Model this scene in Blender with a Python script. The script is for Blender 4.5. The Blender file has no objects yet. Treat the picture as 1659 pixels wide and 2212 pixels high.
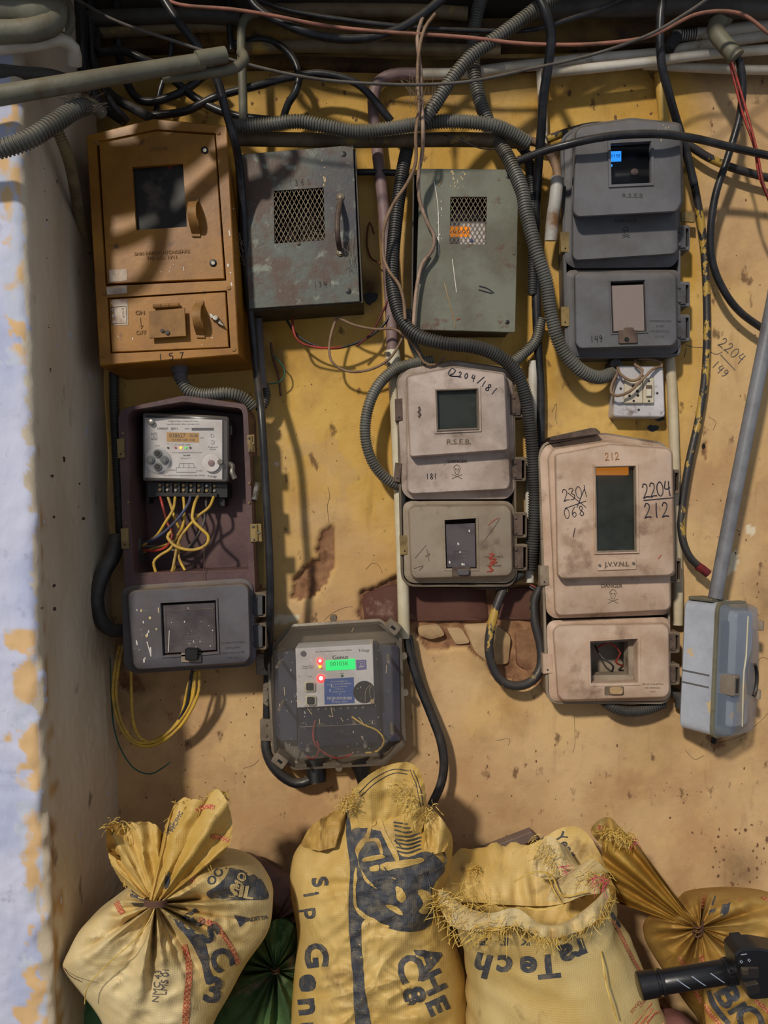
import bpy, bmesh, math, random
import numpy as np
from mathutils import Vector, Matrix, noise
from mathutils.bvhtree import BVHTree
random.seed(7)
S = bpy.context.scene
C = S.collection

# ------------------------------------------------ camera, sky, sun, exposure
D = 1.736          # camera to wall, metres
H = 1.30           # camera height
cd = bpy.data.cameras.new('camera'); cam = bpy.data.objects.new('camera', cd); C.objects.link(cam)
cam.location = (0, -D, H); cam.rotation_euler = (math.pi/2, 0, 0)
cd.sensor_fit = 'VERTICAL'; cd.sensor_height = 24; cd.lens = 24*D/2.212; cd.clip_start = .05
S.camera = cam
w = bpy.data.worlds.new('sky'); S.world = w; w.use_nodes = True
bgn = w.node_tree.nodes['Background']; bgn.inputs[0].default_value = (.80, .88, 1, 1); bgn.inputs[1].default_value = .36
sl = bpy.data.lights.new('sun', 'SUN'); sl.energy = 2.5; sl.angle = math.radians(3.6); sl.color = (1, .92, .79)
sun = bpy.data.objects.new('sun', sl); C.objects.link(sun); sun.location = (-2, -3, 4)
sun.rotation_euler = Vector((.46, 1, -.62)).to_track_quat('-Z', 'Y').to_euler()
S.view_settings.view_transform = 'Standard'; S.view_settings.look = 'None'
S.view_settings.gamma = 1; S.view_settings.use_curve_mapping = False
S.view_settings.exposure = 0.0

# ------------------------------------------------ helpers
def P(px, py, d=0., dref=None):
    """point of the scene whose photo position is px,py when it stands d metres out from the wall (dref: measured at that depth)"""
    s = (D-(d if dref is None else dref))/D
    return Vector(((px-829.5)/1000*s, -d, H+(1106-py)/1000*s))
def lin(c):
    c = c/255.
    return c/12.92 if c <= .04045 else ((c+.055)/1.055)**2.4
def rgb(c): return (lin(c[0]), lin(c[1]), lin(c[2]), 1)

def mat(name, col, rough=.6, col2=None, scale=9, lo=.42, hi=.62, metal=0, bump=.25, bscale=90, bdist=.002,
        dust=0, dcol=(128, 112, 90), spots=None, alpha=1, stretch=None, spec=.4, coat=0, checker=None, weave=0):
    m = bpy.data.materials.new(name); m.use_nodes = True; nt = m.node_tree; N = nt.nodes; L = nt.links
    b = N['Principled BSDF']; b.inputs['Roughness'].default_value = rough; b.inputs['Metallic'].default_value = metal
    b.inputs['Specular IOR Level'].default_value = spec; b.inputs['Coat Weight'].default_value = coat
    geo = N.new('ShaderNodeNewGeometry'); vec = geo.outputs['Position']
    if stretch:
        mp = N.new('ShaderNodeMapping'); mp.inputs['Scale'].default_value = stretch; L.new(vec, mp.inputs[0]); svec = mp.outputs[0]
    else: svec = vec
    def nz(sc, det=6, v=None, off=0):
        n = N.new('ShaderNodeTexNoise'); n.inputs['Scale'].default_value = sc; n.inputs['Detail'].default_value = det
        n.inputs['Roughness'].default_value = .62
        if off:
            a = N.new('ShaderNodeVectorMath'); a.inputs[1].default_value = (off, off*.7, off*1.3); L.new(v or svec, a.inputs[0]); L.new(a.outputs[0], n.inputs['Vector'])
        else: L.new(v or svec, n.inputs['Vector'])
        return n.outputs['Fac']
    def ramp(f, lo, hi):
        r = N.new('ShaderNodeMapRange'); r.inputs[1].default_value = lo; r.inputs[2].default_value = hi; L.new(f, r.inputs[0]); return r.outputs[0]
    def mix(f, a, c):
        x = N.new('ShaderNodeMix'); x.data_type = 'RGBA'
        if isinstance(f, float): x.inputs[0].default_value = f
        else: L.new(f, x.inputs[0])
        for k, v in ((6, a), (7, c)):
            if isinstance(v, tuple): x.inputs[k].default_value = v
            else: L.new(v, x.inputs[k])
        return x.outputs[2]
    def mul(a, v):
        x = N.new('ShaderNodeMath'); x.operation = 'MULTIPLY'; L.new(a, x.inputs[0])
        if isinstance(v, (int, float)): x.inputs[1].default_value = v
        else: L.new(v, x.inputs[1])
        return x.outputs[0]
    out = rgb(col)
    if col2: out = mix(ramp(nz(scale), lo, hi), out, rgb(col2))
    if checker:
        ch = N.new('ShaderNodeTexChecker'); ch.inputs['Scale'].default_value = checker[1]; L.new(vec, ch.inputs[0])
        out = mix(ch.outputs['Fac'], out, rgb(checker[0]))
    for i, sp in enumerate(spots or []):      # (colour, scale, lo, hi)
        out = mix(ramp(nz(sp[1], 5, vec, 3.1+i*2), sp[2], sp[3]), out, rgb(sp[0]))
    if dust:
        sx = N.new('ShaderNodeSeparateXYZ'); L.new(geo.outputs['Normal'], sx.inputs[0])
        a = ramp(sx.outputs[2], -.15, .8); f = mul(mul(a, ramp(nz(25, 5, vec, 9), .2, .65)), dust)
        out = mix(f, out, rgb(dcol))
    if isinstance(out, tuple): b.inputs['Base Color'].default_value = out
    else: L.new(out, b.inputs['Base Color'])
    if alpha < 1: b.inputs['Alpha'].default_value = alpha
    if bump:
        bp = N.new('ShaderNodeBump'); bp.inputs['Strength'].default_value = bump; bp.inputs['Distance'].default_value = bdist
        h = nz(bscale, 4, vec)
        if weave:
            wv = N.new('ShaderNodeTexWave'); wv.bands_direction = 'Z'; wv.inputs['Scale'].default_value = weave; wv.inputs['Distortion'].default_value = .6; L.new(vec, wv.inputs[0])
            wx = N.new('ShaderNodeTexWave'); wx.bands_direction = 'X'; wx.inputs['Scale'].default_value = weave; wx.inputs['Distortion'].default_value = .6; L.new(vec, wx.inputs[0])
            ad = N.new('ShaderNodeMath'); ad.operation = 'MULTIPLY_ADD'; L.new(mul(wv.outputs['Fac'], wx.outputs['Fac']), ad.inputs[0]); ad.inputs[1].default_value = .5; L.new(h, ad.inputs[2]); h = ad.outputs[0]
        L.new(h, bp.inputs['Height']); L.new(bp.outputs[0], b.inputs['Normal'])
    m['out'] = 1
    return m
def glow(name, col, e):
    m = bpy.data.materials.new(name); m.use_nodes = True; b = m.node_tree.nodes['Principled BSDF']
    b.inputs['Base Color'].default_value = rgb(col); b.inputs['Emission Color'].default_value = rgb(col); b.inputs['Emission Strength'].default_value = e
    b.inputs['Roughness'].default_value = .3
    return m

WO = {}        # world origin of every object we parent to
BV = {}        # ray target meshes
class MB:
    def __init__(s): s.v = []; s.f = []; s.fills = []
    def loop(s, pts):
        i = len(s.v); s.v += [Vector(p) for p in pts]; return list(range(i, i+len(pts)))
    def bridge(s, a, b, closed=True):
        n = len(a)
        for i in range(n if closed else n-1):
            j = (i+1) % n; s.f.append((a[i], a[j], b[j], b[i]))
    def loft(s, loops, c0=True, c1=True):
        ids = [s.loop(l) for l in loops]
        for a, b in zip(ids, ids[1:]): s.bridge(a, b)
        if c0: s.f.append(tuple(reversed(ids[0])))
        if c1: s.f.append(tuple(ids[-1]))
        return ids
    def grid(s, rows):
        ids = [s.loop(r) for r in rows]
        for a, b in zip(ids, ids[1:]): s.bridge(a, b, False)
        return ids
    def slab(s, pts, d0, d1, ch=1.2, r=0, hole=None):
        """plate from depth d0 (wall side) to d1 (front), outline in photo px as seen at d1"""
        if r: pts = rpoly(pts, r)
        W = lambda q, d: [P(x, y, d, d1) for x, y in q]
        c = ch/1000
        ins = offset(pts, ch)
        a = s.loft([W(pts, d0), W(pts, d1-c), W(ins, d1)], not hole, not hole)
        if hole:
            hs = []; bs = []
            for h in hole:
                k = s.loop(W(h, d1)); k2 = s.loop(W(h, d0)); s.bridge(k, k2); hs.append(k); bs.append(k2)
            s.fills.append([a[-1]]+hs); s.fills.append([a[0]]+bs)
        return s
    def cyl(s, px, py, r, d0, d1, n=16, r2=None, hole=0):
        c = P(px, py, d1); k = (D-d1)/D/1000
        def ring(rr, d): return [(c.x+rr*k*math.cos(t*2*math.pi/n), -d, c.z+rr*k*math.sin(t*2*math.pi/n)) for t in range(n)]
        r2 = r if r2 is None else r2
        L = [ring(r, d0), ring(r2, d1-.1*abs(d1-d0)), ring(r2*.9, d1)]
        if hole: L += [ring(hole, d1), ring(hole, (d0+d1)/2)]
        s.loft(L)
        return s
    def tube(s, pts, r, n=8, caps=True):
        """pts: world vectors, r: radius or list"""
        pts = [Vector(p) for p in pts]; N = len(pts)
        rs = r if isinstance(r, (list, tuple)) else [r]*N
        t = (pts[1]-pts[0]).normalized(); u = t.orthogonal().normalized(); rings = []
        for i in range(N):
            t2 = ((pts[min(i+1, N-1)]-pts[max(i-1, 0)]))
            t2 = t2.normalized() if t2.length > 1e-9 else t
            u = (u - t2*u.dot(t2)); u = u.normalized() if u.length > 1e-6 else t2.orthogonal().normalized()
            v = t2.cross(u); t = t2
            rings.append([pts[i]+(u*math.cos(a*2*math.pi/n)+v*math.sin(a*2*math.pi/n))*rs[i] for a in range(n)])
        s.loft(rings, caps, caps); return s
def offset(pts, o):
    n = len(pts); area = sum(pts[i][0]*pts[(i+1) % n][1]-pts[(i+1) % n][0]*pts[i][1] for i in range(n))
    sg = 1 if area > 0 else -1; out = []
    for i in range(n):
        a, b, c = Vector(pts[i-1]), Vector(pts[i]), Vector(pts[(i+1) % n])
        e1 = b-a; e2 = c-b
        if e1.length < 1e-6: e1 = e2
        if e2.length < 1e-6: e2 = e1
        n1 = Vector((-e1.y, e1.x)).normalized()*sg; n2 = Vector((-e2.y, e2.x)).normalized()*sg
        m = n1+n2; k = o*2/max(m.dot(m), .8) if m.length > 1e-6 else 0
        out.append((b.x+m.x*k, b.y+m.y*k))
    return out
def rpoly(pts, r, seg=4):
    out = []; n = len(pts)
    for i in range(n):
        rr = r[i] if isinstance(r, (list, tuple)) else r
        b = Vector(pts[i]); a = Vector(pts[i-1])-b; c = Vector(pts[(i+1) % n])-b
        p0 = b+a.normalized()*min(rr, a.length*.45); p1 = b+c.normalized()*min(rr, c.length*.45)
        for k in range(seg+1):
            t = k/seg; q = p0*(1-t)**2+b*2*t*(1-t)+p1*t*t; out.append((q.x, q.y))
    return out
def rect(x0, y0, x1, y1): return [(x0, y0), (x1, y0), (x1, y1), (x0, y1)]
def circ(x, y, r, n=14): return [(x+r*math.cos(i*2*math.pi/n), y+r*math.sin(i*2*math.pi/n)) for i in range(n)]
def bil(q, u, v):
    (a, b, c, d) = [Vector(k) for k in q]; p = (a*(1-u)+b*u)*(1-v)+(d*(1-u)+c*u)*v; return (p.x, p.y)
def sub(q, u0, v0, u1, v1): return [bil(q, u0, v0), bil(q, u1, v0), bil(q, u1, v1), bil(q, u0, v1)]
def spline(pts, step=.008):
    """catmull-rom through world points"""
    p = [Vector(q) for q in pts]; p = [p[0]*2-p[1]]+p+[p[-1]*2-p[-2]]; out = []
    for i in range(1, len(p)-2):
        L = (p[i+1]-p[i]).length; n = max(2, int(L/step))
        for k in range(n):
            t = k/n; a, b, c, d = p[i-1], p[i], p[i+1], p[i+2]
            out.append(.5*((2*b)+(c-a)*t+(2*a-5*b+4*c-d)*t*t+(3*b-a-3*c+d)*t**3))
    out.append(p[-2]); return out
def props(o, label=None, cat=None, group=None, kind=None):
    if label: o['label'] = label
    if cat: o['category'] = cat
    if group: o['group'] = group
    if kind: o['kind'] = kind
    return o
def thing(name, label, cat, base, group=None):
    o = bpy.data.objects.new(name, None); C.objects.link(o); o.location = base; o.empty_display_size = .03
    WO[o.name] = Vector(base); return props(o, label, cat, group)
def build(mb, name, m, parent=None, label=None, cat=None, group=None, kind=None, smooth=.6, bev=0, bvh=None, base=False):
    bm = bmesh.new(); vs = [bm.verts.new(v) for v in mb.v]
    for f in mb.f:
        try: bm.faces.new([vs[i] for i in f])
        except ValueError: pass
    for loops in mb.fills:
        es = []
        for l in loops:
            for i in range(len(l)):
                a, b = vs[l[i]], vs[l[(i+1) % len(l)]]
                e = bm.edges.get((a, b)) or bm.edges.new((a, b)); es.append(e)
        bmesh.ops.triangle_fill(bm, edges=es, use_beauty=True)
    if bev:
        ed = [e for e in bm.edges if len(e.link_faces) == 2 and e.calc_face_angle(0) > .7]
        bmesh.ops.bevel(bm, geom=ed, offset=bev, segments=1, affect='EDGES')
    bmesh.ops.recalc_face_normals(bm, faces=bm.faces)
    if smooth:
        for f in bm.faces: f.smooth = True
        for e in bm.edges: e.smooth = (e.calc_face_angle(0) < smooth) if len(e.link_faces) == 2 else True
    if bvh: BV[bvh] = BVHTree.FromBMesh(bm)
    co = [v.co for v in bm.verts]
    lo = Vector([min(c[i] for c in co) for i in range(3)]); hi = Vector([max(c[i] for c in co) for i in range(3)])
    o0 = (lo+hi)/2
    if not parent: o0.z = lo.z
    bmesh.ops.translate(bm, verts=bm.verts, vec=-o0)
    me = bpy.data.meshes.new(name); bm.to_mesh(me); bm.free(); me.materials.append(m)
    o = bpy.data.objects.new(name, me); C.objects.link(o); WO[o.name] = o0
    if parent: o.parent = parent; o.location = o0-WO[parent.name]
    else: o.location = o0
    return props(o, label, cat, group, kind)
CAMP = Vector((0, -D, H))
def ray(px, py, key, off=.001, fd=0.):
    """the surface point of a built thing that the photo shows at px,py"""
    if key:
        h = BV[key].ray_cast(CAMP, (P(px, py)-CAMP).normalized())
        if h[0]: return h[0]+(h[1] if h[1].y < 0 else -h[1])*off
    return P(px, py, fd+off)
def lay(polys2d, key, off=.001, fd=0., L=9):
    """flat print given as 2-D verts/faces laid on a surface"""
    v, f = polys2d; bm = bmesh.new(); vs = [bm.verts.new((x, y, 0)) for x, y in v]
    for q in f:
        try: bm.faces.new([vs[i] for i in q])
        except ValueError: pass
    for k in range(5):
        es = [e for e in bm.edges if e.calc_length() > L]
        if not es: break
        bmesh.ops.subdivide_edges(bm, edges=es, cuts=1)
        bmesh.ops.triangulate(bm, faces=bm.faces[:])
    mb = MB(); bm.verts.ensure_lookup_table(); bm.verts.index_update()
    mb.v = [ray(q.co.x, q.co.y, key, off, fd) for q in bm.verts]; mb.f = [tuple(q.index for q in f.verts) for f in bm.faces]; bm.free(); return mb
def polyfill(pts):
    from mathutils.geometry import tessellate_polygon
    return list(pts), [tuple(t) for t in tessellate_polygon([[Vector((x, y, 0)) for x, y in pts]])]
def merge2(a, b):
    n = len(a[0]); return a[0]+b[0], a[1]+[tuple(i+n for i in f) for f in b[1]]
TXC = {}
def text2(s, cx, cy, h, ang=0, sx=1., mirror=False, fat=0.):
    """letters as 2-D faces, cap height about h px, centred on cx,cy; ang clockwise on the photo"""
    key = (s, fat)
    if key not in TXC:
        cu = bpy.data.curves.new('t', 'FONT'); cu.body = s; cu.align_x = 'CENTER'; cu.align_y = 'CENTER'; cu.resolution_u = 3; cu.offset = fat
        o = bpy.data.objects.new('t', cu); C.objects.link(o); dg = bpy.context.evaluated_depsgraph_get(); me = o.evaluated_get(dg).to_mesh()
        TXC[key] = ([(v.co.x, v.co.y) for v in me.vertices], [tuple(p.vertices) for p in me.polygons])
        bpy.data.objects.remove(o); bpy.data.curves.remove(cu)
    v, f = TXC[key]; k = h/.7; a = math.radians(ang); ca, sa = math.cos(a), math.sin(a)
    out = []
    for x, y in v:
        x *= k*sx*(-1 if mirror else 1); y *= -k
        out.append((cx+x*ca-y*sa, cy+x*sa+y*ca))
    return out, f
def bold(t, w):
    a = ([(x-w/2, y) for x, y in t[0]], t[1]); b = ([(x+w/2, y) for x, y in t[0]], t[1]); return merge2(a, b)
DIG = {'0': [[(.5, 1), (.15, .8), (.05, .45), (.2, .1), (.5, 0), (.8, .2), (.9, .6), (.75, .9), (.5, 1)]],
 '1': [[(.5, 1), (.45, .5), (.5, 0)]], '2': [[(.1, .75), (.3, 1), (.7, .9), (.7, .6), (.35, .25), (.05, 0), (.45, .08), (.95, .05)]],
 '3': [[(.1, .9), (.5, 1), (.75, .8), (.35, .55), (.8, .35), (.6, .05), (.1, .05)]], '4': [[(.35, 1), (.1, .5), (.45, .42), (.9, .5)], [(.8, .95), (.7, .4), (.75, -.1)]],
 '5': [[(.85, 1), (.2, .95), (.15, .6), (.6, .62), (.85, .35), (.6, .05), (.1, .1)]], '6': [[(.8, 1), (.3, .7), (.1, .3), (.4, 0), (.8, .2), (.6, .5), (.15, .3)]],
 '7': [[(.1, .9), (.8, 1), (.5, .5), (.35, 0)]], '8': [[(.5, .5), (.2, .75), (.5, 1), (.8, .75), (.5, .5), (.15, .2), (.5, 0), (.85, .2), (.5, .5)]],
 '9': [[(.8, .85), (.4, 1), (.15, .7), (.5, .5), (.8, .8), (.75, .3), (.4, 0)]], '/': [[(.8, 1.1), (.2, -.1)]]}
def hand(s, cx, cy, h, ang=0, w=.62, sp=.85):
    out = []; n = len(s); a = math.radians(ang); ca, sa = math.cos(a), math.sin(a)
    for i, ch in enumerate(s):
        for st in DIG.get(ch, []):
            q = []
            for x, y in st:
                X = ((i-(n-1)/2)*sp*.9+(x-.5)*w)*h; Y = (.5-y)*h; q.append((cx+X*ca-Y*sa, cy+X*sa+Y*ca))
            out.append(q)
    return out
def ink(strokes, r, m, parent, name, key=None, fd=0., smooth=True, off=.0006, n=4, label=None):
    mb = MB()
    for st in strokes:
        q = [Vector((x, y, 0)) for x, y in st]
        if smooth and len(q) > 2: q = spline(q, 3)
        w3 = [ray(v.x, v.y, key, off, fd) for v in q]
        w3 = [w3[0]]+[b for a, b in zip(w3, w3[1:]) if (b-a).length > 1e-5]
        if len(w3) > 1: mb.tube(w3, r/1000*.9, n)
    return build(mb, name, m, parent, label=label)
def word(s, cx, cy, h, m, parent, name, key=None, fd=0., ang=0, sx=1., b=0, off=.0008, mirror=False, L=9, label=None, fat=0.):
    t = text2(s, cx, cy, h, ang, sx, mirror, fat)
    if b: t = bold(t, b)
    return build(lay(t, key, off, fd, L), name, m, parent, smooth=0, label=label)
def cable(name, label, cat, pts, r, m, corr=0, caps=True, n=10, parent=None, jit=0, rr=None, step=None, group=None, hollow=False):
    pts = list(pts)            # runs that leave the picture carry on beyond it
    if not hollow:
        for a_, b_, at0 in ((pts[0], pts[1], True), (pts[-1], pts[-2], False)):
            if a_[0] < -5 or a_[0] > 1661 or a_[1] < -4:
                k_ = 240/max(1, math.hypot(a_[0]-b_[0], a_[1]-b_[1])); q_ = (a_[0]+(a_[0]-b_[0])*k_, a_[1]+(a_[1]-b_[1])*k_, a_[2]); pts = [q_]+pts if at0 else pts+[q_]
    w3 = [P(*p) for p in pts]; s = (D-sum(p[2] for p in pts)/len(pts))/D; R = r*s/1000
    mb = MB()
    if corr:
        q = spline(w3, .004); acc = [0]
        for a, b in zip(q, q[1:]): acc.append(acc[-1]+(b-a).length)
        tot = acc[-1]; pit = corr/1000; out = []; rad = []; nn = int(tot/pit)
        pos = [(k+f)*pit for k in range(nn) for f in (0, .4, .52, .88)]; prof = [1, .99, .84, .83]*nn; j = 0
        for x, pr in zip(pos, prof):
            while j < len(acc)-2 and acc[j+1] < x: j += 1
            t = (x-acc[j])/max(acc[j+1]-acc[j], 1e-9); out.append(q[j].lerp(q[j+1], t)); rad.append(R*pr)
        mb.tube(out, rad, 14, caps)
    else:
        q = spline(w3, step or .010); rad = [R*(1+(jit*noise.noise(v*30) if jit else 0)) for v in q]
        if rr: rad = [R*(rr[0]+(rr[1]-rr[0])*i/(len(q)-1)) for i in range(len(q))]
        if hollow:
            q = q+[q[-1]-(q[-1]-q[-2])*.2, q[-3]]; rad = rad+[R*.82*(rad[-1]/R), R*.8*(rad[-1]/R)]
        mb.tube(q, rad, n, caps)
    return build(mb, name, m, parent, label=label, cat=cat, smooth=1.2 if not corr else .5, group=group)
# ------------------------------------------------ materials
M = {}
def A(k, *a, **q): M[k] = mat(k, *a, **q)
A('orange_paint', (160, 108, 30), .4, (132, 84, 18), 7, dust=.15, spots=[((82, 52, 30), 30, .62, .72), ((110, 100, 90), 55, .70, .76)], bump=.12)
A('orange_dull', (150, 108, 54), .6, (122, 84, 40), 20, dust=.2)
A('rusty_grey', (84, 90, 84), .5, (82, 62, 52), 24, lo=.42, hi=.58, spots=[((60, 60, 68), 5, .48, .66), ((128, 134, 122), 34, .58, .70)], metal=.0, bump=.3, dust=.3)
A('dark_steel', (62, 58, 52), .55, (44, 36, 30), 16, dust=.5, metal=.0)
A('green_grey', (112, 114, 100), .5, (94, 92, 78), 10, spots=[((92, 62, 50), 22, .60, .68), ((62, 54, 48), 60, .68, .76)], bump=.2, dust=.3)
A('smc_grey', (98, 98, 103), .55, (84, 82, 84), 9, dust=.65, dcol=(126, 116, 104), spots=[((60, 56, 54), 70, .70, .78)], bump=.15)
A('smc_bluegrey', (90, 88, 96), .55, (76, 72, 76), 8, dust=.8, dcol=(122, 106, 88), spots=[((52, 48, 48), 60, .66, .76)], bump=.15)
A('smc_white', (186, 168, 158), .5, (156, 138, 126), 11, dust=.55, dcol=(116, 98, 78), spots=[((104, 84, 66), 12, .55, .72), ((80, 64, 52), 60, .66, .76)], bump=.15)
A('smc_drab', (150, 136, 118), .55, (128, 112, 94), 8, dust=.6, dcol=(110, 94, 76), spots=[((88, 72, 58), 13, .54, .70), ((70, 60, 50), 60, .68, .76)], bump=.15)
A('smc_rim', (112, 98, 82), .6, (90, 76, 62), 12, dust=.6)
A('smc_pink', (200, 174, 154), .5, (178, 148, 124), 11, dust=.55, dcol=(138, 114, 92), spots=[((126, 98, 78), 13, .55, .72), ((92, 86, 96), 70, .70, .78)], bump=.15)
A('smc_maroon', (92, 66, 66), .5, (72, 50, 54), 9, dust=.5, dcol=(120, 92, 78))
A('brass', (146, 124, 78), .5, (110, 90, 56), 25, metal=.3, dust=.3)
A('hinge_brown', (98, 80, 70), .6, (70, 54, 48), 30, dust=.4, metal=.2)
A('hinge_grey', (74, 74, 80), .6, (54, 52, 54), 30, dust=.4)
A('steel', (150, 146, 138), .4, (96, 90, 82), 50, metal=.7)
A('grille', (122, 110, 88), .6, (96, 78, 60), 40, metal=.2)
A('black', (20, 19, 20), .45, bump=0)
A('ink', (28, 26, 44), .6, bump=0); A('ink_faint', (104, 96, 92), .7, bump=0); A('ink_rust', (150, 100, 50), .7, bump=0)
A('red_paint', (160, 66, 50), .7, bump=0)
A('print_dark', (58, 56, 64), .7, bump=0)
A('white_drip', (214, 208, 200), .6, bump=0); A('cream_drip', (200, 176, 128), .6, bump=0)
A('paper', (198, 182, 164), .8, (158, 134, 118), 30, bump=.2)
A('label_white', (212, 206, 204), .5, (190, 182, 178), 12, bump=0)
A('label_blue', (62, 88, 150), .4, bump=0); A('label_purple', (110, 104, 158), .4, bump=0)
A('cable_black', (24, 25, 29), .34, (44, 44, 48), 30, dust=.5, dcol=(112, 102, 88), bump=.12)
A('cable_painted', (46, 44, 46), .45, (176, 142, 62), 22, lo=.56, hi=.58, stretch=(1, 1, .6), dust=.3)
A('cable_grey', (88, 84, 80), .6, (68, 62, 58), 20, dust=.6)
A('cable_brown', (140, 112, 88), .6, (108, 84, 64), 30, dust=.5)
A('cable_pink', (160, 104, 88), .6, (120, 84, 68), 20, dust=.5)
A('cable_red', (168, 54, 46), .5, (110, 50, 40), 30)
A('cable_yellow', (206, 166, 58), .5, (150, 122, 70), 26, dust=.4)
A('cable_blue', (58, 72, 112), .5, (70, 66, 72), 30, dust=.3)
A('cable_green', (30, 84, 70), .5)
A('conduit_grey', (100, 100, 96), .5, (80, 78, 72), 16, dust=.7, dcol=(150, 138, 112), bump=.1)
A('conduit_dark', (62, 62, 62), .5, (46, 44, 44), 16, dust=.6, dcol=(110, 100, 84), bump=.1)
A('conduit_tan', (128, 112, 78), .6, (92, 78, 56), 16, dust=.5)
A('pipe_grey', (112, 110, 94), .55, (92, 88, 74), 10, dust=.7, dcol=(126, 112, 86), spots=[((96, 84, 66), 20, .58, .70)])
A('pipe_dirty', (112, 98, 72), .65, (80, 64, 44), 10, dust=.7, dcol=(120, 100, 76), spots=[((158, 128, 60), 14, .58, .68)])
A('pipe_dark', (74, 72, 68), .6, (56, 50, 46), 12, dust=.8, dcol=(96, 88, 72))
A('pipe_white', (206, 200, 190), .4, (178, 168, 150), 10, dust=.5, spots=[((120, 96, 70), 20, .62, .72)])
A('pipe_cream', (210, 202, 178), .45, (188, 176, 148), 8, dust=.3, spots=[((100, 84, 66), 60, .68, .74)])
A('pipe_mauve', (136, 112, 112), .55, (112, 90, 88), 10, dust=.4)
A('pipe_steel', (122, 124, 130), .45, (96, 96, 102), 10, dust=.4, spots=[((196, 186, 168), 30, .68, .74)])
A('meter_black', (26, 26, 30), .4, dust=.4, bump=0)
A('clear_side', (150, 150, 152), .3, alpha=.42, bump=0)
A('black_lens', (38, 32, 30), .5, (22, 19, 20), 7, lo=.48, hi=.56, alpha=.93, bump=0, spots=[((84, 72, 64), 8, .56, .66)])  # brown patches paint a reflection into the pane's colour
A('dusty_lens', (100, 92, 94), .28, (74, 66, 68), 14, dust=.0, alpha=.80, bump=.05, spots=[((180, 170, 170), 40, .68, .76)])
A('dark_lens', (62, 66, 62), .22, (42, 44, 38), 7, alpha=.62, bump=0, spots=[((104, 112, 110), 9, .58, .80)])
A('clear_cover', (150, 144, 138), .22, (128, 122, 116), 6, alpha=.22, dust=1, dcol=(146, 128, 104), bump=.03, spots=[((200, 190, 180), 90, .70, .76)])
A('clear_tan', (112, 102, 90), .5, (90, 82, 74), 9, dust=.5)
A('clear_rim', (134, 122, 108), .35, (104, 94, 84), 16, alpha=.82, dust=.8, dcol=(150, 132, 106))
A('clear_blue', (128, 142, 162), .12, alpha=.45, dust=.3, bump=0, spec=.8, coat=.6)
A('box_bluedark', (44, 50, 74), .5, (34, 38, 56), 9, dust=.4, spots=[((90, 96, 120), 80, .68, .76)])
A('box_paleblue', (176, 182, 194), .4, (156, 160, 172), 6, dust=.3, spots=[((206, 178, 134), 9, .585, .61)])
A('handle_black', (22, 22, 26), .32, bump=.1, spec=.6)
A('handle_groove', (150, 158, 176), .4, bump=0)
A('sack_yellow', (210, 180, 114), .5, (186, 148, 68), 5, lo=.38, hi=.66, spots=[((122, 92, 58), 7, .58, .74), ((88, 66, 44), 16, .66, .76)], bump=.5, bscale=300, bdist=.001, weave=90)
A('sack_pale', (214, 194, 148), .48, (200, 168, 100), 5, lo=.40, hi=.66, spots=[((126, 92, 62), 9, .60, .72), ((96, 70, 50), 18, .68, .76)], bump=.5, bscale=300, bdist=.001, weave=90)
A('sack_tan', (186, 150, 82), .55, (156, 116, 48), 6, lo=.38, hi=.64, spots=[((104, 76, 44), 8, .60, .74)], bump=.5, bscale=300, bdist=.001, weave=90)
A('sack_brown', (178, 140, 62), .6, (146, 106, 36), 6, lo=.38, hi=.64, spots=[((92, 66, 36), 8, .58, .74)], bump=.4, bscale=300, bdist=.001, weave=90)
A('sack_green', (78, 108, 62), .7, (56, 80, 46), 9, spots=[((128, 104, 86), 8, .60, .68)], bump=.4)
A('sack_mauve', (118, 92, 84), .7, (90, 70, 66), 9, bump=.4)
A('straw', (222, 190, 104), .6, (188, 150, 62), 40, bump=0)
A('sack_print', (66, 68, 76), .7, (104, 98, 88), 60, lo=.46, hi=.62, bump=.4, bscale=300, weave=90)
A('sack_red', (178, 82, 66), .7, checker=((206, 150, 100), 260), bump=0)
A('twine', (96, 66, 52), .8, bump=0)
A('board', (118, 98, 90), .7, (98, 80, 74), 10, dust=.3)
A('sandstone', (94, 62, 52), .85, (88, 50, 42), 7, bump=.5, bscale=40, spots=[((150, 120, 104), 12, .60, .72)])
A('rubble', (160, 122, 88), .9, (118, 82, 58), 9, bump=.8, bscale=60, bdist=.004, spots=[((176, 140, 100), 12, .58, .68)])
A('pale_stone', (180, 150, 112), .85, (146, 116, 80), 9, bump=.6, bscale=50)
A('dust_pile', (150, 110, 72), .95, (176, 136, 90), 60, bump=.8, bscale=120)
A('dirt', (78, 60, 48), .95, (56, 40, 34), 12, bump=.6)
A('ceiling_dirt', (70, 58, 46), .95, (46, 38, 32), 8, bump=.6)
A('ledge', (120, 92, 44), .85, (72, 52, 32), 7, lo=.4, hi=.6, spots=[((44, 32, 24), 14, .54, .66)], bump=.6, bscale=50, bdist=.004)
A('putty', (196, 170, 110), .8, (170, 140, 80), 14, bump=.4)
A('chip', (112, 82, 58), .9, bump=0)
A('cobweb', (120, 104, 92), .9, bump=0)
G = dict(green=glow('glow_green', (20, 220, 110), .8), blue=glow('glow_blue', (50, 150, 255), 1.5), amber=glow('glow_amber', (235, 130, 20), .55), amber2=glow('glow_amber_lit', (255, 150, 10), 2.2),
         red=glow('glow_red', (255, 40, 40), 3.5), redhot=glow('glow_redhot', (255, 190, 180), 3), orange=glow('glow_orange', (255, 170, 20), 2.5), lcd=glow('lcd_tan', (176, 132, 60), .12), grn=glow('led_green', (60, 200, 50), .9))

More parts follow.
